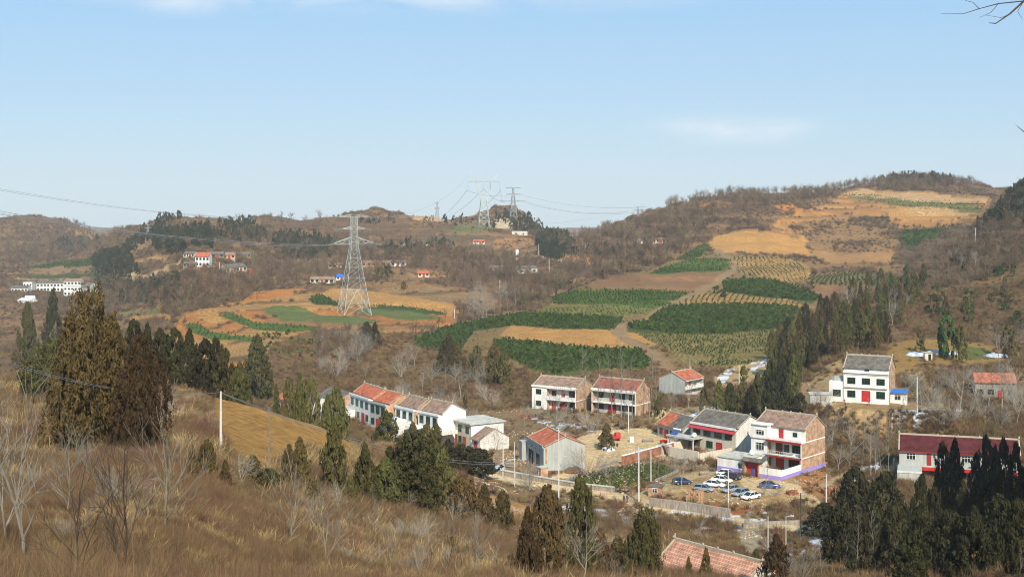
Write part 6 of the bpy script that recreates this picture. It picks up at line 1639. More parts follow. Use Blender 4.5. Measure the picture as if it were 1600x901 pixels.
# second pylon: cat's head form
p = hit(756, 354, 1000, 1700); sc2 = p.y / 1300
e2 = empty('pylon', p, R_(8), 'wide horned pylon rising against the sky right of centre', 'pylon', 'lattice pylons'); e2.scale = (sc2,) * 3
b = MB(); lattice(b, [(-1, 5.9), (6, 5.1), (12, 4.45), (17, 3.9), (22, 3.3), (27, 2.8)], .26)
b.build('lattice_body', M_steel, e2)
b = MB()
for s in (-1, 1):
    for y in (-2.4, 2.4):
        y2 = y * .45
        b.tube((s * 2.8, y, 27), (s * 6.7, y2, 37.5), .26, .22, 4); b.tube((s * .6, y, 29), (s * 5.6, y2, 37.5), .18, .18, 4)
        b.tube((s * 6.7, y2, 37.5), (s * 7.6, y2, 46), .24, .2, 4); b.tube((s * 5.6, y2, 37.5), (s * 5.8, y2, 46), .18, .18, 4)
        for k in range(5):
            z0 = 29 + 3.4 * k; b.tube((s * (2.8 + 3.9 * k / 5), y2, z0 - 1.5), (s * (.9 + 4.6 * (k + .6) / 5), y2, z0 + .6), .12, .12, 4)
        b.tube((s * 7.4, y2, 46), (s * 14.3, 0, 53), .16, .12, 4); b.tube((s * 10.5, y2, 47.4), (s * 14.3, 0, 53), .12, .12, 4)
    b.tube((-2.8, -2.4 * s, 27), (2.8, -2.4 * s, 27), .2, .2, 4)
b.build('window_frame_arms', M_steel, e2)
b = MB()
for y in (-1.1, 1.1):
    b.tube((-16.8, 0, 45.2), (-8, y, 47.6), .16, .16, 4); b.tube((16.8, 0, 45.2), (8, y, 47.6), .16, .16, 4); b.tube((-8, y, 47.6), (8, y, 47.6), .16, .16, 4); b.tube((-16.8, 0, 45.2), (16.8, 0, 45.4), .16, .16, 4)
    for k in range(12):
        x0 = -15 + 2.5 * k; z0 = 45.3 if k % 2 else 47.4 - max(0, (abs(x0) - 8)) * .25; x1 = x0 + 2.5; z1 = 47.4 - max(0, (abs(x1) - 8)) * .25 if k % 2 else 45.3
        b.tube((x0, y * .8, z0), (x1, y * .8, z1), .1, .1, 4)
b.build('crossarm', M_steel, e2)
for s in (-1, 1): insul(e2, s * 16.6, 45, 8.2, s * -.6, M_steel_far)
insul(e2, 0, 45, 7, 0, M_steel_far); 
def pylon(u, row, hpx, label, arms, yaw=10, wfac=.11, y=None, far=True, t=.26):
    p = hit(u, row, 500, 1900) if y is None else at(u, y)
    h = hpx * p.y / F
    e = empty('pylon', p, R_(yaw), label, 'pylon', 'lattice pylons')
    w0 = h * wfac; b = MB(); n = 7
    secs = [(-2, w0 * 1.05)] + [(h * k / n, w0 * (1 - .8 * min(1, k / n * 1.15)) ) for k in range(1, n + 1)]
    lattice(b, secs, t); b.build('lattice_body', M_steel_far if far else M_steel, e)
    for z, L in arms: arm(h * z, h * L, w0 * .25, h * .03, t * .8).build('crossarm', M_steel_far, e)
    return e, p, h
e3, p3, h3 = pylon(802, 338, 45, 'three armed pylon on top of the small quarry hill', ((.98, .26), (.76, .26), (.52, .46)), 8, .12, t=.4)
pylon(683, 338, 28, 'small slim pylon on the bright hillock left of the horned one', ((.95, .1), (.68, .13), (.62, .13)), 0, .12, t=.5, y=1500)
pylon(254, 341, 16, 'tiny pylon on the left hill summit', ((.95, .2), (.7, .25)), 5, .13, t=.22)
pylon(231, 374, 24, 'faint pylon on the path hill at the left', ((.95, .15), (.75, .2)), 5, .11, t=.14)
e6, p6, h6 = pylon(997, 340, 17, 'faint pylon among the trees where the right hill rises', ((.95, .25), (.7, .35)), 10, .13, t=.22)
pylon(748, 350, 10, 'tiniest pylon on the ridge beside the horned one', ((.9, .2),), 0, .12, t=.2)
def wire(A, B, sag, r, n=24, mb=None):
    b = mb or MB(); A = Vector(A); B = Vector(B); L = None
    for k in range(n + 1):
        t = k / n; P = A.lerp(B, t) - Vector((0, 0, 4 * sag * t * (1 - t)))
        if L is not None: b.tube(L, P, r, r, 4, cap=False)
        L = P
    return b
def px3(u, r, y): return Vector(((u - 800) / F * y, y, -(r - HR) / F * y))
def armtip(e, x, z): 
    c, s = math.cos(e.rotation_euler.z), math.sin(e.rotation_euler.z); k = e.scale[0]
    return e.location + Vector((c * x * k, s * x * k, z * k))
def wires(lines, label, r, name='power_line'):
    b = MB()
    for A, B, sag in lines: wire(A, B, sag, r, mb=b)
    return tag(b.build(name, M_wire), label, 'power line', 'power lines')
wires([(armtip(e1, -9.2, 46), px3(-260, 246, 330), 6), (armtip(e1, -9.0, 45.9), px3(-262, 242, 331), 6)], 'upper pair of power lines running left from the big pylon', .05)
wires([(armtip(e1, -14, 32.7), px3(-260, 276, 330), 5), (armtip(e1, -14, 32.2), px3(-262, 280, 331), 5)], 'middle pair of power lines running left from the big pylon', .08)
wires([(armtip(e1, 14, 32.7), px3(-260, 292, 345), 5)], 'lowest thin power line running left from the big pylon', .08)
wires([(armtip(e1, 9.2, 46), px3(1010, 318, 1500), 12), (armtip(e1, -9, 46), armtip(e2, -14, 53), 14)], 'thin lines from the big pylon to the horned one', .07)
T = [armtip(e2, -17.2, 36.8), armtip(e2, 17.2, 36.8), armtip(e2, 0, 38)]
wires([(T[0], px3(690, 338, 1750), 3)], 'power line dropping behind the ridge, leftmost', .14)
wires([(T[2], px3(694, 343, 1750), 3)], 'power line dropping behind the ridge, middle', .14)
wires([(T[1], px3(722, 348, 1750), 3)], 'power line dropping behind the ridge, rightmost', .14)
def t3(x, z): return armtip(e3, x * h3, z * h3)
wires([(T[0], t3(-.2, .74), 3), (T[1], t3(-.4, .5), 2), (T[2], t3(-.3, .5), 3)], 'power lines strung between the horned pylon and the three armed one', .14)
wires([(t3(.26, .76), px3(1010, 323, 1250), 6), (t3(.46, .5), px3(1020, 325, 1250), 8), (t3(.3, .5), px3(1024, 328, 1250), 8)], 'power lines running right from the three armed pylon', .13)

def pole(u, top, base, label, arms=1, m=None, r=.17, y=None, lamp=False, name='utility_pole', group='utility poles', wide=1.0):
    p = hit(u, base, 60, 1500) if y is None else at(u, y)
    h = ((HR - p.z * F / p.y) - top) * p.y / F
    e = empty(name, p, random.uniform(-.5, .5), label, 'street lamp' if lamp else 'pole', group)
    MB().tube((0, 0, -.5), (0, 0, h), r, r * .62, 10).build('shaft', m or M_conc, e)
    for k in range(arms):
        b = MB().box(-.75 * wide, .75 * wide, -.05, .05, h - .45 - .8 * k, h - .33 - .8 * k)
        for x in (-.65, 0.25, .65): b.tube((x * wide, 0, h - .33 - .8 * k), (x * wide, 0, h - .08 - .8 * k), .05, .035, 6)
        b.build('crossarm', M_steel_far, e)
    if lamp:
        l = MB().tube((0, 0, h - .1), (.9, 0, h + .15), .04, .03, 6).box(.7, 1.3, -.12, .12, h + .1, h + .2).build('lamp_head', M_wframe, e)
    return e, p, h
POLES = {}
for key, a in {
 'slope': (345, 611, 706, 'tall white pole on the near slope before the ochre field', 0, None, .16),
 'barn': (873, 668, 784, 'tall thin pole standing before the grey barn gable', 1, None, .15),
 'fork': (998, 697, 783, 'pole with crossarm and lamp at the road fork', 2, None, .19),
 'plot': (1017, 703, 752, 'short pole at the corner of the vegetable plot', 0, None, .14),
 'yard': (982, 628, 675, 'pole before the balcony house with the red brown roof', 1, None, .15),
 'park': (1138, 733, 793, 'white pole at the lower edge of the car park', 0, None, .15),
 'bank': (1291, 740, 793, 'pole right of the red brick heap', 1, None, .16),
 'hill': (1433, 588, 645, 'white pole standing in the snowy path', 0, None, .17),
 'lower': (1200, 806, 862, 'thin pale pole by the track fork, left of the lamp', 0, None, .10),
 'bend': (1078, 560, 614, 'thin pole behind the grey gabled house', 0, None, .10),
 'bank2': (1155, 570, 606, 'short pole on the sandy bank over the blue roof', 0, None, .14),
 'row': (786, 690, 742, 'pole at the end of the white house row', 1, None, .15),
 'white': (804, 690, 760, 'thin pole between the house row and the barn', 0, None, .11),
 'terrace': (710, 482, 497, 'small white marker post at the end of the green terraces', 0, None, .2),
 'mid': (781, 437, 458, 'white pole on the middle slope', 0, None, .2),
 'hamlet': (343, 410, 426, 'white pole below the far hamlet', 0, None, .22),
 'saddle': (841, 381, 399, 'white pole at the upper end of the pale track', 0, None, .22),
 'saddle2': (858, 404, 425, 'white pole below the pale track', 0, None, .22),
 'spur': (1524, 356, 390, 'tall pale pole on the upper right slope', 1, None, .2),
}.items():
    POLES[key] = pole(a[0], a[1], a[2], a[3], a[4], a[5], a[6])
POLES['dark'] = pole(1251, 770, 838, 'dark wooden pole beside the dark evergreens', 1, M_bark_dark, .15)
pole(1228, 806, 862, 'street lamp beside the track at the bottom right', 0, None, .08, lamp=True, name='street_lamp', group='street lamps')
def ptop(k, dz=-.1): e, p, h = POLES[k]; return p + Vector((0, 0, h + dz))
wires([(ptop('slope'), px3(812, 720, 262), 2.6), (ptop('slope') + Vector((.3, 0, -.2)), px3(812, 722, 262), 2.8)], 'cable sagging from the pole on the near slope to the house row', .035, 'cable')
wires([(ptop('slope'), px3(-40, 548, 90), 1.2), (ptop('slope'), px3(-40, 552, 90), 1.2)], 'cable running from the slope pole to the left edge', .02, 'cable')
wires([(ptop('barn'), ptop('fork'), 1.2), (ptop('fork'), ptop('park'), .8), (ptop('park'), ptop('dark'), .8), (ptop('barn'), ptop('row'), 1.2)], 'cables along the dirt road', .022, 'cable')
wires([(ptop('fork'), ptop('yard'), 1.2), (ptop('bank'), ptop('hill'), 1.5)], 'cables climbing from the road to the upper houses', .022, 'cable')
# white panel mast
p = hit(808, 411, 600, 1200); s = p.y / F; e = empty('panel_mast', p, 0, 'mast with two white panels one above the other on the middle slope', 'mast')
MB().tube((0, 0, -1), (0, 0, 24 * s), .28, .2, 8).build('shaft', M_conc, e)
for z0, z1 in ((3.5, 9), (13, 21)):
    for x in (-2.2, .4): MB().box(x * s, (x + 2) * s, -.6, -.3, z0 * s, z1 * s).build('panel', M_white, e)

# ------------------------------------------------------------------ cars
M_tyre = mat('tyre', (.02, .02, .02), .9); M_rim = mat('rim', (.5, .5, .52), .35, metal=.7); M_lamp = mat('headlight', (.8, .82, .85), .15, spec=.7); M_tail = mat('tail_light', (.4, .02, .02), .3)
CARM = {}
def carmesh(kind):
    if kind in CARM: return CARM[kind]
    L = 4.5 if kind == 'sedan' else 4.1; hw = .87
    # body sections along x: (x, half width, bottom z, shoulder z)
    secs = [(-L/2, .66, .42, .72), (-L/2 + .12, .80, .30, .86), (-L/2 + .7, .87, .24, .92), (-.6, .88, .22, .93), (.5, .88, .22, .92), (L/2 - 1.0, .87, .24, .86), (L/2 - .35, .82, .28, .74), (L/2 - .05, .70, .34, .60), (L/2, .60, .40, .54)]
    V = []; Fc = []
    for x, w, z0, z1 in secs:
        zm = z0 + (z1 - z0) * .62
        V += [(x, -w * .9, z0), (x, -w, z0 + .14), (x, -w, zm), (x, -w * .9, z1), (x, 0, z1 + .035), (x, w * .9, z1), (x, w, zm), (x, w, z0 + .14), (x, w * .9, z0)]
    n = 9
    for i in range(len(secs) - 1):
        for k in range(n - 1): Fc.append((i * n + k, i * n + k + 1, (i + 1) * n + k + 1, (i + 1) * n + k))
        Fc.append((i * n + n - 1, i * n, (i + 1) * n, (i + 1) * n + n - 1))
    Fc.append(tuple(range(n - 1, -1, -1))); Fc.append(tuple((len(secs) - 1) * n + k for k in range(n)))
    body = MB().add(V, Fc)
    rb_, rf = (-1.85, 1.35) if kind == 'sedan' else (-1.95, 1.15)
    tb, tf = (-1.05, .45) if kind == 'sedan' else (-1.6, .35)
    z0, z1 = .90, 1.42
    body.add([(tb, -.60, z1), (tf, -.60, z1), (tf, .60, z1), (tb, .60, z1), (tb + .1, -.5, z1 + .05), (tf - .12, -.5, z1 + .05), (tf - .12, .5, z1 + .05), (tb + .1, .5, z1 + .05)], [(4,5,6,7),(0,1,5,4),(1,2,6,5),(2,3,7,6),(3,0,4,7)])
    for s in (-1, 1):
        for xa, xb in ((rb_, tb), (-.28, -.28), (rf, tf)): body.tube((xa, s * .80, z0), (xb, s * .605, z1 + .01), .04, .04, 4)
    glass = MB().add([(rb_, -.79, z0), (rf, -.79, z0), (rf, .79, z0), (rb_, .79, z0), (tb, -.60, z1 - .004), (tf, -.60, z1 - .004), (tf, .60, z1 - .004), (tb, .60, z1 - .004)], [(0,1,5,4),(1,2,6,5),(2,3,7,6),(3,0,4,7),(4,5,6,7)])
    ty = MB().tube((0, -.11, 0), (0, .11, 0), .32, .32, 18); rm = MB().tube((0, -.125, 0), (0, -.111, 0), .2, .2, 12).tube((0, .111, 0), (0, .125, 0), .2, .2, 12)
    hl = MB().box(-.12, .03, -.17, .17, -.06, .07); tl = MB().box(-.02, .08, -.16, .16, -.07, .08)
    CARM[kind] = (body, glass.mesh('windows', M_glass), ty.mesh('wheel', M_tyre), rm.mesh('rim', M_rim), hl.mesh('headlight', M_lamp), tl.mesh('tail_light', M_tail), L)
    return CARM[kind]
def car(u, row, yaw, paint_, label, kind='sedan', group='cars parked before the red gate'):
    body, glass, ty, rm, hl, tl, L = carmesh(kind)
    p = hit(u, row, 200, 330)
    e = empty('parked_car', p, R_(yaw), label, 'car', group)
    bm_ = body.mesh('body', paint_, True); o = link('body', bm_, e)
    md = o.modifiers.new('bevel', 'BEVEL'); md.width = .03; md.segments = 2; md.limit_method = 'ANGLE'
    link('windows', glass, e)
    for x in (-L/2 + .82, L/2 - .88):
        for s in (-1, 1):
            w_ = link('wheel', ty, e); w_.location = (x, s * .80, .32); link('rim', rm, w_)
    for s in (-1, 1):
        link('headlight', hl, e).location = (L/2 - .1, s * .55, .60); link('tail_light', tl, e).location = (-L/2 + .03, s * .6, .72)
    return e
def paint_m(n, c): return mat(n, c, .25, spec=.6, metal=.0)
PW = paint_m('white_car_paint', (.75, .75, .74)); PG = paint_m('grey_blue_car_paint', (.24, .265, .29)); PS_ = paint_m('silver_car_paint', (.42, .44, .46)); PB = paint_m('blue_car_paint', (.008, .03, .20)); PK = paint_m('dark_car_paint', (.03, .025, .03)); PN = paint_m('navy_car_paint', (.03, .05, .12))
car(1100, 767, -28, PG, 'grey blue hatchback at the left end of the parked cars beside the brick stack', 'hatch')
car(1116, 760, -30, PW, 'white saloon second from the left in the back row')
car(1128, 753, -30, PW, 'white saloon parked behind the second one, third in the back row')
car(1143, 748, -30, PK, 'dark saloon between the white cars and the violet wall')
car(1135, 743, -30, PW, 'white saloon furthest back, close to the violet wall')
car(1142, 768, 215, PG, 'silver grey saloon first in the front row behind the white pole', )
car(1157, 774, 222, PG, 'grey blue saloon in the middle of the front row', 'hatch')
car(1173, 779, 218, PW, 'white saloon nearest to the road, right end of the front row')
car(1203, 762, -8, PB, 'bright blue saloon parked before the yard wall right of the red gate')
car(1066, 756, 14, PN, 'dark blue car behind bare trees left of the car park', 'hatch')

# small red three wheeled truck and other farm things
p = hit(1041, 694, 220, 360); e = empty('farm_tricycle', p, R_(-50), 'red motor tricycle before the low orange roofed house', 'tricycle')
MB().box(-1.6, .3, -.65, .65, .55, .62).box(-1.6, -1.54, -.65, .65, .62, .95).box(-1.54, .3, -.65, -.6, .62, .95).box(-1.54, .3, .6, .65, .62, .95).build('cargo_box', M_redp, e)
MB().box(.45, .95, -.2, .2, .7, .85).tube((.9, 0, .7), (1.45, 0, .35), .05, .05, 6).tube((1.2, 0, .5), (1.0, 0, 1.15), .03, .03, 6).tube((1.0, -.35, 1.15), (1.0, .35, 1.15), .02, .02, 6).box(.3, 1.25, -.15, .15, .45, .66).build('chassis', M_redp, e)
for x, y in ((-1.0, -.72), (-1.0, .72), (1.45, 0)): MB().tube((x, y - .07, .3), (x, y + .07, .3), .3, .3, 14).build('wheel', M_tyre, e)
p = hit(957, 688, 220, 380); e = empty('farm_truck', p, R_(12), 'small red and white farm truck at the back of the sandy yard', 'truck')
MB().box(-2.0, .6, -.8, .8, .6, 1.3).build('cargo_box', M_redp, e)
b = MB().prism([(-.8, .5), (.8, .5), (.8, 1.25), (.62, 1.95), (-.62, 1.95), (-.8, 1.25)], .68, 1.9).build('cab', M_redp, e); MB().box(1.902, 1.93, -.6, .6, 1.25, 1.8).build('windscreen', M_glass, b)
for x in (-1.3, 1.3):
    for y in (-.75, .75): MB().tube((x, y - .1, .35), (x, y + .1, .35), .35, .35, 14).build('wheel', M_tyre, e)
p = hit(944, 687, 220, 380); o = MB().box(-1.1, 1.1, -.8, .8, -.2, 1.3).prism([(-.9, 1.302), (.9, 1.302), (0, 1.5)], -1.2, 1.2).build('crate', M_white); o.location = p; tag(o, 'white boxy crate left of the red farm truck', 'crate')
p = hit(987, 690, 220, 380); o = MB().box(-.5, .5, -.5, .5, -.2, 1.2).box(-.55, .55, -.55, .55, 1.202, 1.3).build('water_barrel', M_wframe); o.location = p; tag(o, 'white tank standing at the foot of the yard bank', 'tank')
# heaps with rough outline
def heap(u, row, w, d, h, m, name, label, cat, seed, yr=(100, 500)):
    rg_ = np.random.default_rng(seed); p = hit(u, row, *yr); nU, nV = 26, 10; V = []; Fc = []
    for j in range(nV):
        for i in range(nU):
            a = 2 * math.pi * i / nU; t = j / (nV - 1) * math.pi / 2
            k = 1 + .28 * (vnoise(np.array(i * .45 + seed), np.array(j * .6), 2) - .5) * 2
            V.append((math.cos(a) * math.cos(t) * w / 2 * k, math.sin(a) * math.cos(t) * d / 2 * k, -.15 + h * math.sin(t) * k))
    for j in range(nV - 1):
        for i in range(nU): Fc.append((j * nU + i, j * nU + (i + 1) % nU, (j + 1) * nU + (i + 1) % nU, (j + 1) * nU + i))
    o = link(name, newmesh(name, V, Fc, m, True)); o.location = p; return tag(o, label, cat)
M_film = mat('blue_white_film', (.42, .50, .66), .35, noise=.45, nscale=1.5, spec=.5, bump=.6, bscale=2)
M_straw = mat('straw', (.52, .40, .20), .9, noise=.35, nscale=3, bump=.8)
M_sand = mat('sand_heap', (.55, .42, .24), .95, noise=.25, nscale=2, bump=.5)
heap(1431, 555, 7, 2.6, 1.0, M_film, 'plastic_cover', 'short blue plastic cover at the left of the terrace', 'plastic cover', 1)
heap(1465, 553, 10, 2.6, 1.2, M_film, 'plastic_cover', 'long blue plastic cover behind the cypress of the terrace', 'plastic cover', 2)
heap(1486, 553, 4, 2.2, .9, M_film, 'plastic_cover', 'small blue plastic cover right of the long one', 'plastic cover', 3)
heap(1555, 557, 8, 2.6, 1.1, M_film, 'plastic_cover', 'blue plastic cover alone at the right end of the terrace', 'plastic cover', 4)
heap(1030, 652, 4.5, 3, 2.0, M_straw, 'straw_heap', 'yellow straw heap right of the brick gable with the poplars', 'heap', 5)
heap(950, 703, 3.2, 2.2, .8, M_snow, 'snow_heap', 'white heap in the middle of the sandy yard', 'heap', 6)
heap(660, 790, 3.2, 2.4, .9, M_straw, 'straw_heap', 'pale dry reed clump before the broadest green clump', 'heap', 7, (60, 200))
heap(897, 738, 4.4, 1.6, 1.3, mat('firewood', (.2, .12, .08), .95, noise=.5, nscale=6, bump=1), 'firewood_pile', 'brown firewood pile against the barn gable', 'firewood', 8)
# blue canopy before the first white house, blue covered stack
p = at(569, 342); e = empty('canopy', p, R_(-58), 'bright blue sheet canopy before the first white house', 'canopy')
MB().prism([(-2.2, 2.5), (0, 3.0), (2.2, 2.6), (2.2, 2.66), (0, 3.07), (-2.2, 2.56)], -3.6, 3.6).build('sheet', M_bluesheet, e)
for x in (-3.3, 3.3):
    for y in (-2, 2): MB().tube((x, y, -.5), (x, y, 2.55), .07, .07, 6).build('post', M_wframe, e)
P_ = [HS['L1'], HS['L3']]
c, s = math.cos(R_(P_[0][3])), math.sin(R_(P_[0][3]))
e.location = (P_[0][0] + c * 6 + s * 7.5, P_[0][1] + s * 6 - c * 7.5, P_[0][2])
c, s = math.cos(R_(P_[1][3])), math.sin(R_(P_[1][3]))
e = empty('covered_stack', (P_[1][0] + c * 5 + s * 5.2, P_[1][1] + s * 5 - c * 5.2, P_[1][2]), R_(-54), 'brick stack under a blue sheet before the third house', 'stack')
MB().box(-1.8, 1.8, -.7, .7, -.5, 1.6).build('bricks', M_brick, e); MB().prism([(-.95, 1.45), (0, 1.75), (.95, 1.45), (.95, 1.5), (0, 1.82), (-.95, 1.5)], -2, 2).build('sheet', M_bluesheet, e)
# satellite dishes
def dish(hk, x, y, z, label):
    X, Y, Z, yw, W, D = HS[hk]; c, s = math.cos(R_(yw)), math.sin(R_(yw))
    e = empty('satellite_dish', (X + c * x - s * y, Y + s * x + c * y, Z + z), R_(yw + 20), label, 'satellite dish', 'satellite dishes')
    V = [(0, .12, .75)]; n = 14
    for j in (1, 2): 
        for i in range(n): a = 2 * math.pi * i / n; r = .3 * j; V.append((math.cos(a) * r, .12 - .1 * j * j / 2, .75 + math.sin(a) * r))
    Fc = [(0, 1 + i, 1 + (i + 1) % n) for i in range(n)] + [(1 + i, 1 + n + i, 1 + n + (i + 1) % n, 1 + (i + 1) % n) for i in range(n)]
    o = link('reflector', newmesh('reflector', V, Fc, M_wframe, True), e); o.modifiers.new('thick', 'SOLIDIFY').thickness = .02
    MB().tube((0, .15, 0), (0, .15, .75), .03, .03, 6).build('mast', M_steel_far, e)
dish('P', 2.6, -4.0, 3.3, 'satellite dish on the flat wing roof of the violet based house')
dish('G', 3.2, -2.2, 3.05, 'satellite dish on the porch roof of the grey roofed house')
dish('H', 15.0, -1.2, 3.0, 'satellite dish on the balcony of the maroon roofed house')


# ------------------------------------------------------------------ loose rubble, firewood and low banks of the village
def stone_mesh(seed, m):
    r = np.random.default_rng(seed); b = bmesh.new(); bmesh.ops.create_icosphere(b, subdivisions=1, radius=.5)
    for v in b.verts: v.co *= r.uniform(.7, 1.15); v.co.z *= .6
    me = bpy.data.meshes.new('stone'); b.to_mesh(me); b.free(); me.materials.append(m); return me
M_rub = mat('rubble', (.42, .36, .28), .95, rnd=.4); M_rub2 = mat('brick_rubble', (.45, .2, .1), .95, rnd=.3)
rs = [src('stone_source', stone_mesh(k, M_rub)) for k in range(3)] + [src('brick_rubble_source', stone_mesh(9, M_rub2))]
rg = np.random.default_rng(21)
w = SCR * (GY > 215) * (GY < 375) * (GU > 740) * (GU < 1330) * (1 - .6 * WILD) * sstep(.5, .62, fbm(GX, GY, 7, 3, 6))
P, i, j = cells(w, 7000, rg)
scatter('rubble', rs, P, rg.uniform(.12, .5, len(P)), rg, label='scattered stones and broken bricks over the village yards', cat='rubble', tilt=.4)
def logs(u, row, yaw, label, L=2.6, n=5, rows_=4, yr=(215, 380)):
    p = hit(u, row, *yr); e = MB(); r = random.Random(int(u))
    for k in range(rows_):
        for q in range(n - k // 2):
            y = (q - n / 2) * .24 + (k % 2) * .12; e.tube((-L/2 + r.uniform(-.2, .2), y, .1 + k * .2), (L/2 + r.uniform(-.2, .2), y, .1 + k * .2), .11, .09, 7)
    o = e.build('log_pile', M_bark_dark if int(u) % 2 else M_bark); o.location = p; o.rotation_euler.z = R_(yaw); return tag(o, label, 'log pile', 'log piles')
logs(1012, 690, 10, 'pile of poles lying at the back of the sandy yard')
logs(925, 668, -20, 'dark log pile below the white balcony house')
logs(1247, 786, 30, 'log pile by the track right of the blue car')
logs(1062, 720, -30, 'log pile against the courtyard wall')
logs(800, 728, 15, 'log pile on the open ground between barn and house row')
logs(1100, 742, 10, 'short log pile under the courtyard wall beside the cars', 1.8)
wall_line([(1160, 823), (1200, 820), (1250, 818)], .7, .5, M_stone, 'stone_wall', 'broken stone wall above the fork of the bottom track', 'wall')
wall_line([(885, 752), (905, 742), (950, 727), (965, 722)], .5, .35, M_stone, 'stone_wall', 'low stone edging at the far side of the vegetable plot', 'wall')
wall_line([(1024, 752), (1048, 742), (1060, 736)], .5, .35, M_stone, 'stone_wall', 'low stone edging at the right end of the vegetable plot', 'wall')

# ------------------------------------------------------------------ people
M_skin = mat('skin', (.45, .26, .17), .6); M_hair = mat('black_hair', (.012, .01, .01), .6); M_trou = mat('dark_trousers', (.025, .03, .05), .85); M_shoe = mat('dark_shoes', (.02, .018, .016), .7)
def person(u, row, coat, label, h=1.68, yaw=0, stride=.22, arm_out=.1, trou=None, yr=(200, 330)):
    p = hit(u, row, *yr); s = h / 1.7
    J = {'pel': ((0,0,.92),.135), 'ch': ((0,.01,1.18),.14), 'sh': ((0,0,1.38),.13), 'nk': ((0,0,1.48),.06), 'hd': ((0,-.01,1.58),.105), 'tp': ((0,0,1.67),.085),
         'lh': ((.10,0,.86),.095), 'lk': ((.11,-stride*.7,.48),.065), 'la': ((.11,-stride,.08),.045), 'lt': ((.12,-stride-.15,.03),.038),
         'rh': ((-.10,0,.86),.095), 'rk': ((-.11,stride*.45,.48),.065), 'ra': ((-.11,stride,.10),.045), 'rt': ((-.12,stride-.14,.03),.038),
         'ls': ((.2,0,1.38),.065), 'le': ((.26+arm_out*.4,.05,1.1),.05), 'lw': ((.26+arm_out,-.08,.86),.035), 'lf': ((.26+arm_out,-.1,.76),.03),
         'rs': ((-.2,0,1.38),.065), 're': ((-.26,.0,1.1),.05), 'rw': ((-.26,-.12,.87),.035), 'rf': ((-.26,-.14,.77),.03)}
    K = list(J); E_ = [('pel','ch'),('ch','sh'),('sh','nk'),('nk','hd'),('hd','tp'),('pel','lh'),('lh','lk'),('lk','la'),('la','lt'),('pel','rh'),('rh','rk'),('rk','ra'),('ra','rt'),('sh','ls'),('ls','le'),('le','lw'),('lw','lf'),('sh','rs'),('rs','re'),('re','rw'),('rw','rf')]
    me = bpy.data.meshes.new('person'); me.from_pydata([tuple(c * s for c in J[k][0]) for k in K], [(K.index(a), K.index(b)) for a, b in E_], []); me.update()
    t = bpy.data.objects.new('tmp', me); COL.objects.link(t)
    md = t.modifiers.new('skin', 'SKIN'); sv = me.skin_vertices[0].data
    for i, k in enumerate(K): sv[i].radius = (J[k][1] * s,) * 2; sv[i].use_root = (k == 'pel')
    t.modifiers.new('ss', 'SUBSURF').levels = 1
    dg = bpy.context.evaluated_depsgraph_get(); m2 = bpy.data.meshes.new_from_object(t.evaluated_get(dg)); m2.name = 'person'
    bpy.data.objects.remove(t)
    m2.materials.clear()
    for m in (M_skin, coat, trou or M_trou, M_shoe, M_hair): m2.materials.append(m)
    for f in m2.polygons:
        c = f.center / s; z = c.z
        i = 3 if z < .1 else 2 if z < .84 else 1 if z < 1.46 else 0
        if abs(c.x) > .22 and z < .83 and z > .7: i = 0
        if z > 1.5 and (z > 1.63 or c.y > .02): i = 4
        f.material_index = i; f.use_smooth = True
    o = link('person', m2); o.location = p; o.rotation_euler.z = R_(yaw)
    return tag(o, label, 'person')
cm = lambda n, c: mat(n, c, .85)
person(975, 786, cm('dark_coat', (.03, .035, .06)), 'person in a dark coat walking on the left at the road fork', 1.72, -60)
person(980, 785, cm('black_white_coat', (.10, .10, .12)), 'person in a grey black coat walking on the right at the road fork', 1.66, -50, arm_out=.14)
person(938, 777, cm('pink_jacket', (.65, .10, .14)), 'child in a pink red jacket alone on the dirt road', 1.25, 60)
person(1357, 633, cm('red_jacket', (.65, .03, .03)), 'person in a red jacket before the red door of the hillside house', 1.65, 20, yr=(280, 345))
person(1322, 643, cm('navy_coat', (.03, .03, .05)), 'dark dressed person on the path below the hillside house', 1.6, 120, yr=(280, 345))
person(1320, 631, cm('orange_brown_coat', (.35, .14, .05)), 'person in an orange brown coat at the left corner of the hillside house', 1.4, 10, stride=.05, yr=(280, 345))
person(603, 0, cm('blue_coat', (.05, .1, .35)), 'x', 1.6) if False else None

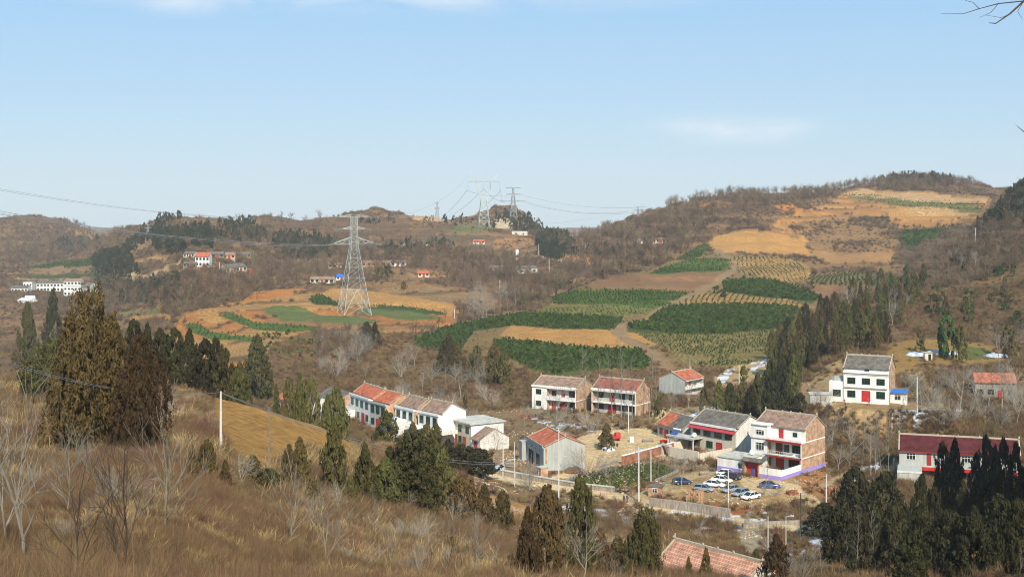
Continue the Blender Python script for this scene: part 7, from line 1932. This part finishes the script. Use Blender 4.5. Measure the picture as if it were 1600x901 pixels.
# ------------------------------------------------------------------ labels that tell the members of big groups apart
ORD = ['first','second','third','fourth','fifth','sixth','seventh','eighth','ninth','tenth','eleventh','twelfth','thirteenth','fourteenth','fifteenth','sixteenth']
ROWN = {1: [''], 2: ['upper','lower'], 3: ['top','middle','bottom'], 4: ['top','second','third','bottom'], 5: ['top','second','third','fourth','bottom'], 6: ['top','second','third','fourth','fifth','bottom'], 7: ['top','second','third','fourth','fifth','sixth','bottom']}
def relabel(group, what, where):
    o = [x for x in bpy.data.objects if x.parent is None and x.get('group') == group]
    pr = [(HR - x.location.z / x.location.y * F, 800 + F * x.location.x / x.location.y, x) for x in o]
    pr.sort(key=lambda t: t[0]); n = len(pr); nr = max(1, min(7, math.ceil(n / 13)))
    for k in range(nr):
        seg = sorted(pr[k * n // nr:(k + 1) * n // nr], key=lambda t: t[1])
        hs_ = sorted(t[2].scale.z for t in seg)
        for i, (r, u, x) in enumerate(seg):
            size = 'tallest ' if x.scale.z == hs_[-1] else 'shortest ' if x.scale.z == hs_[0] else ''
            pos = ORD[i] if i < len(ORD) else ORD[-1]
            rn = ROWN[nr][k]; x['label'] = '%s%s, %s from left, %s' % (size, what, pos, (rn + ' row ' if rn else 'row ') + where)
relabel('cypress belt above the village', 'cypress', 'of the belt up the slope')
relabel('small evergreens on the open slope', 'small evergreen', 'of the open right slope')
relabel('poplars along the spur', 'bare tree', 'along the spur edge')
relabel('bare trees on the brown bank', 'bare tree', 'on the brown bank')
relabel('bare trees in the cypress belt', 'bare tree', 'in the cypress belt')
relabel('bare trees behind the barn', 'bare tree', 'between barn and balcony houses')
relabel('bare trees behind the low house', 'bare tree', 'behind the low orange house')
relabel('bare trees round the house row', 'bare tree', 'round the white house row')
relabel('bare trees before the courtyard walls', 'thin bare tree', 'before the courtyard walls')
relabel('bare trees on the bank', 'bare tree', 'on the bank below the hillside house')
relabel('bare trees on the right slope', 'bare tree', 'on the snowy right')
relabel('bare trees on the upper right slope', 'bare tree', 'under the dark upper right wood')
relabel('saplings in the bottom thicket', 'bare sapling', 'in the brown bottom thicket')
relabel('saplings in the lower left grass', 'bare sapling', 'in the lower left grass')
relabel('saplings beside the track', 'bare sapling', 'above the red tiled roof')
relabel('saplings in the shaded corner', 'bare sapling', 'in the shaded corner')
relabel('bushes below the dirt road', 'bare bush tree', 'below the dirt road')

# ------------------------------------------------------------------ haze
hz = MB().box(-3200, 3200, -400, 4800, -77.2, 120).build('haze', [])
hm = bpy.data.materials.new('haze_air'); hm.use_nodes = True; t = hm.node_tree; t.nodes.clear()
o_ = t.nodes.new('ShaderNodeOutputMaterial'); pv = t.nodes.new('ShaderNodeVolumePrincipled')
pv.inputs['Color'].default_value = (.93, .965, 1, 1); pv.inputs['Density'].default_value = 0.00010; pv.inputs['Anisotropy'].default_value = 0.0
t.links.new(pv.outputs[0], o_.inputs['Volume'])
hz.data.materials.clear(); hz.data.materials.append(hm); tag(hz, 'thin bluish air over the valley', 'haze', kind='stuff')
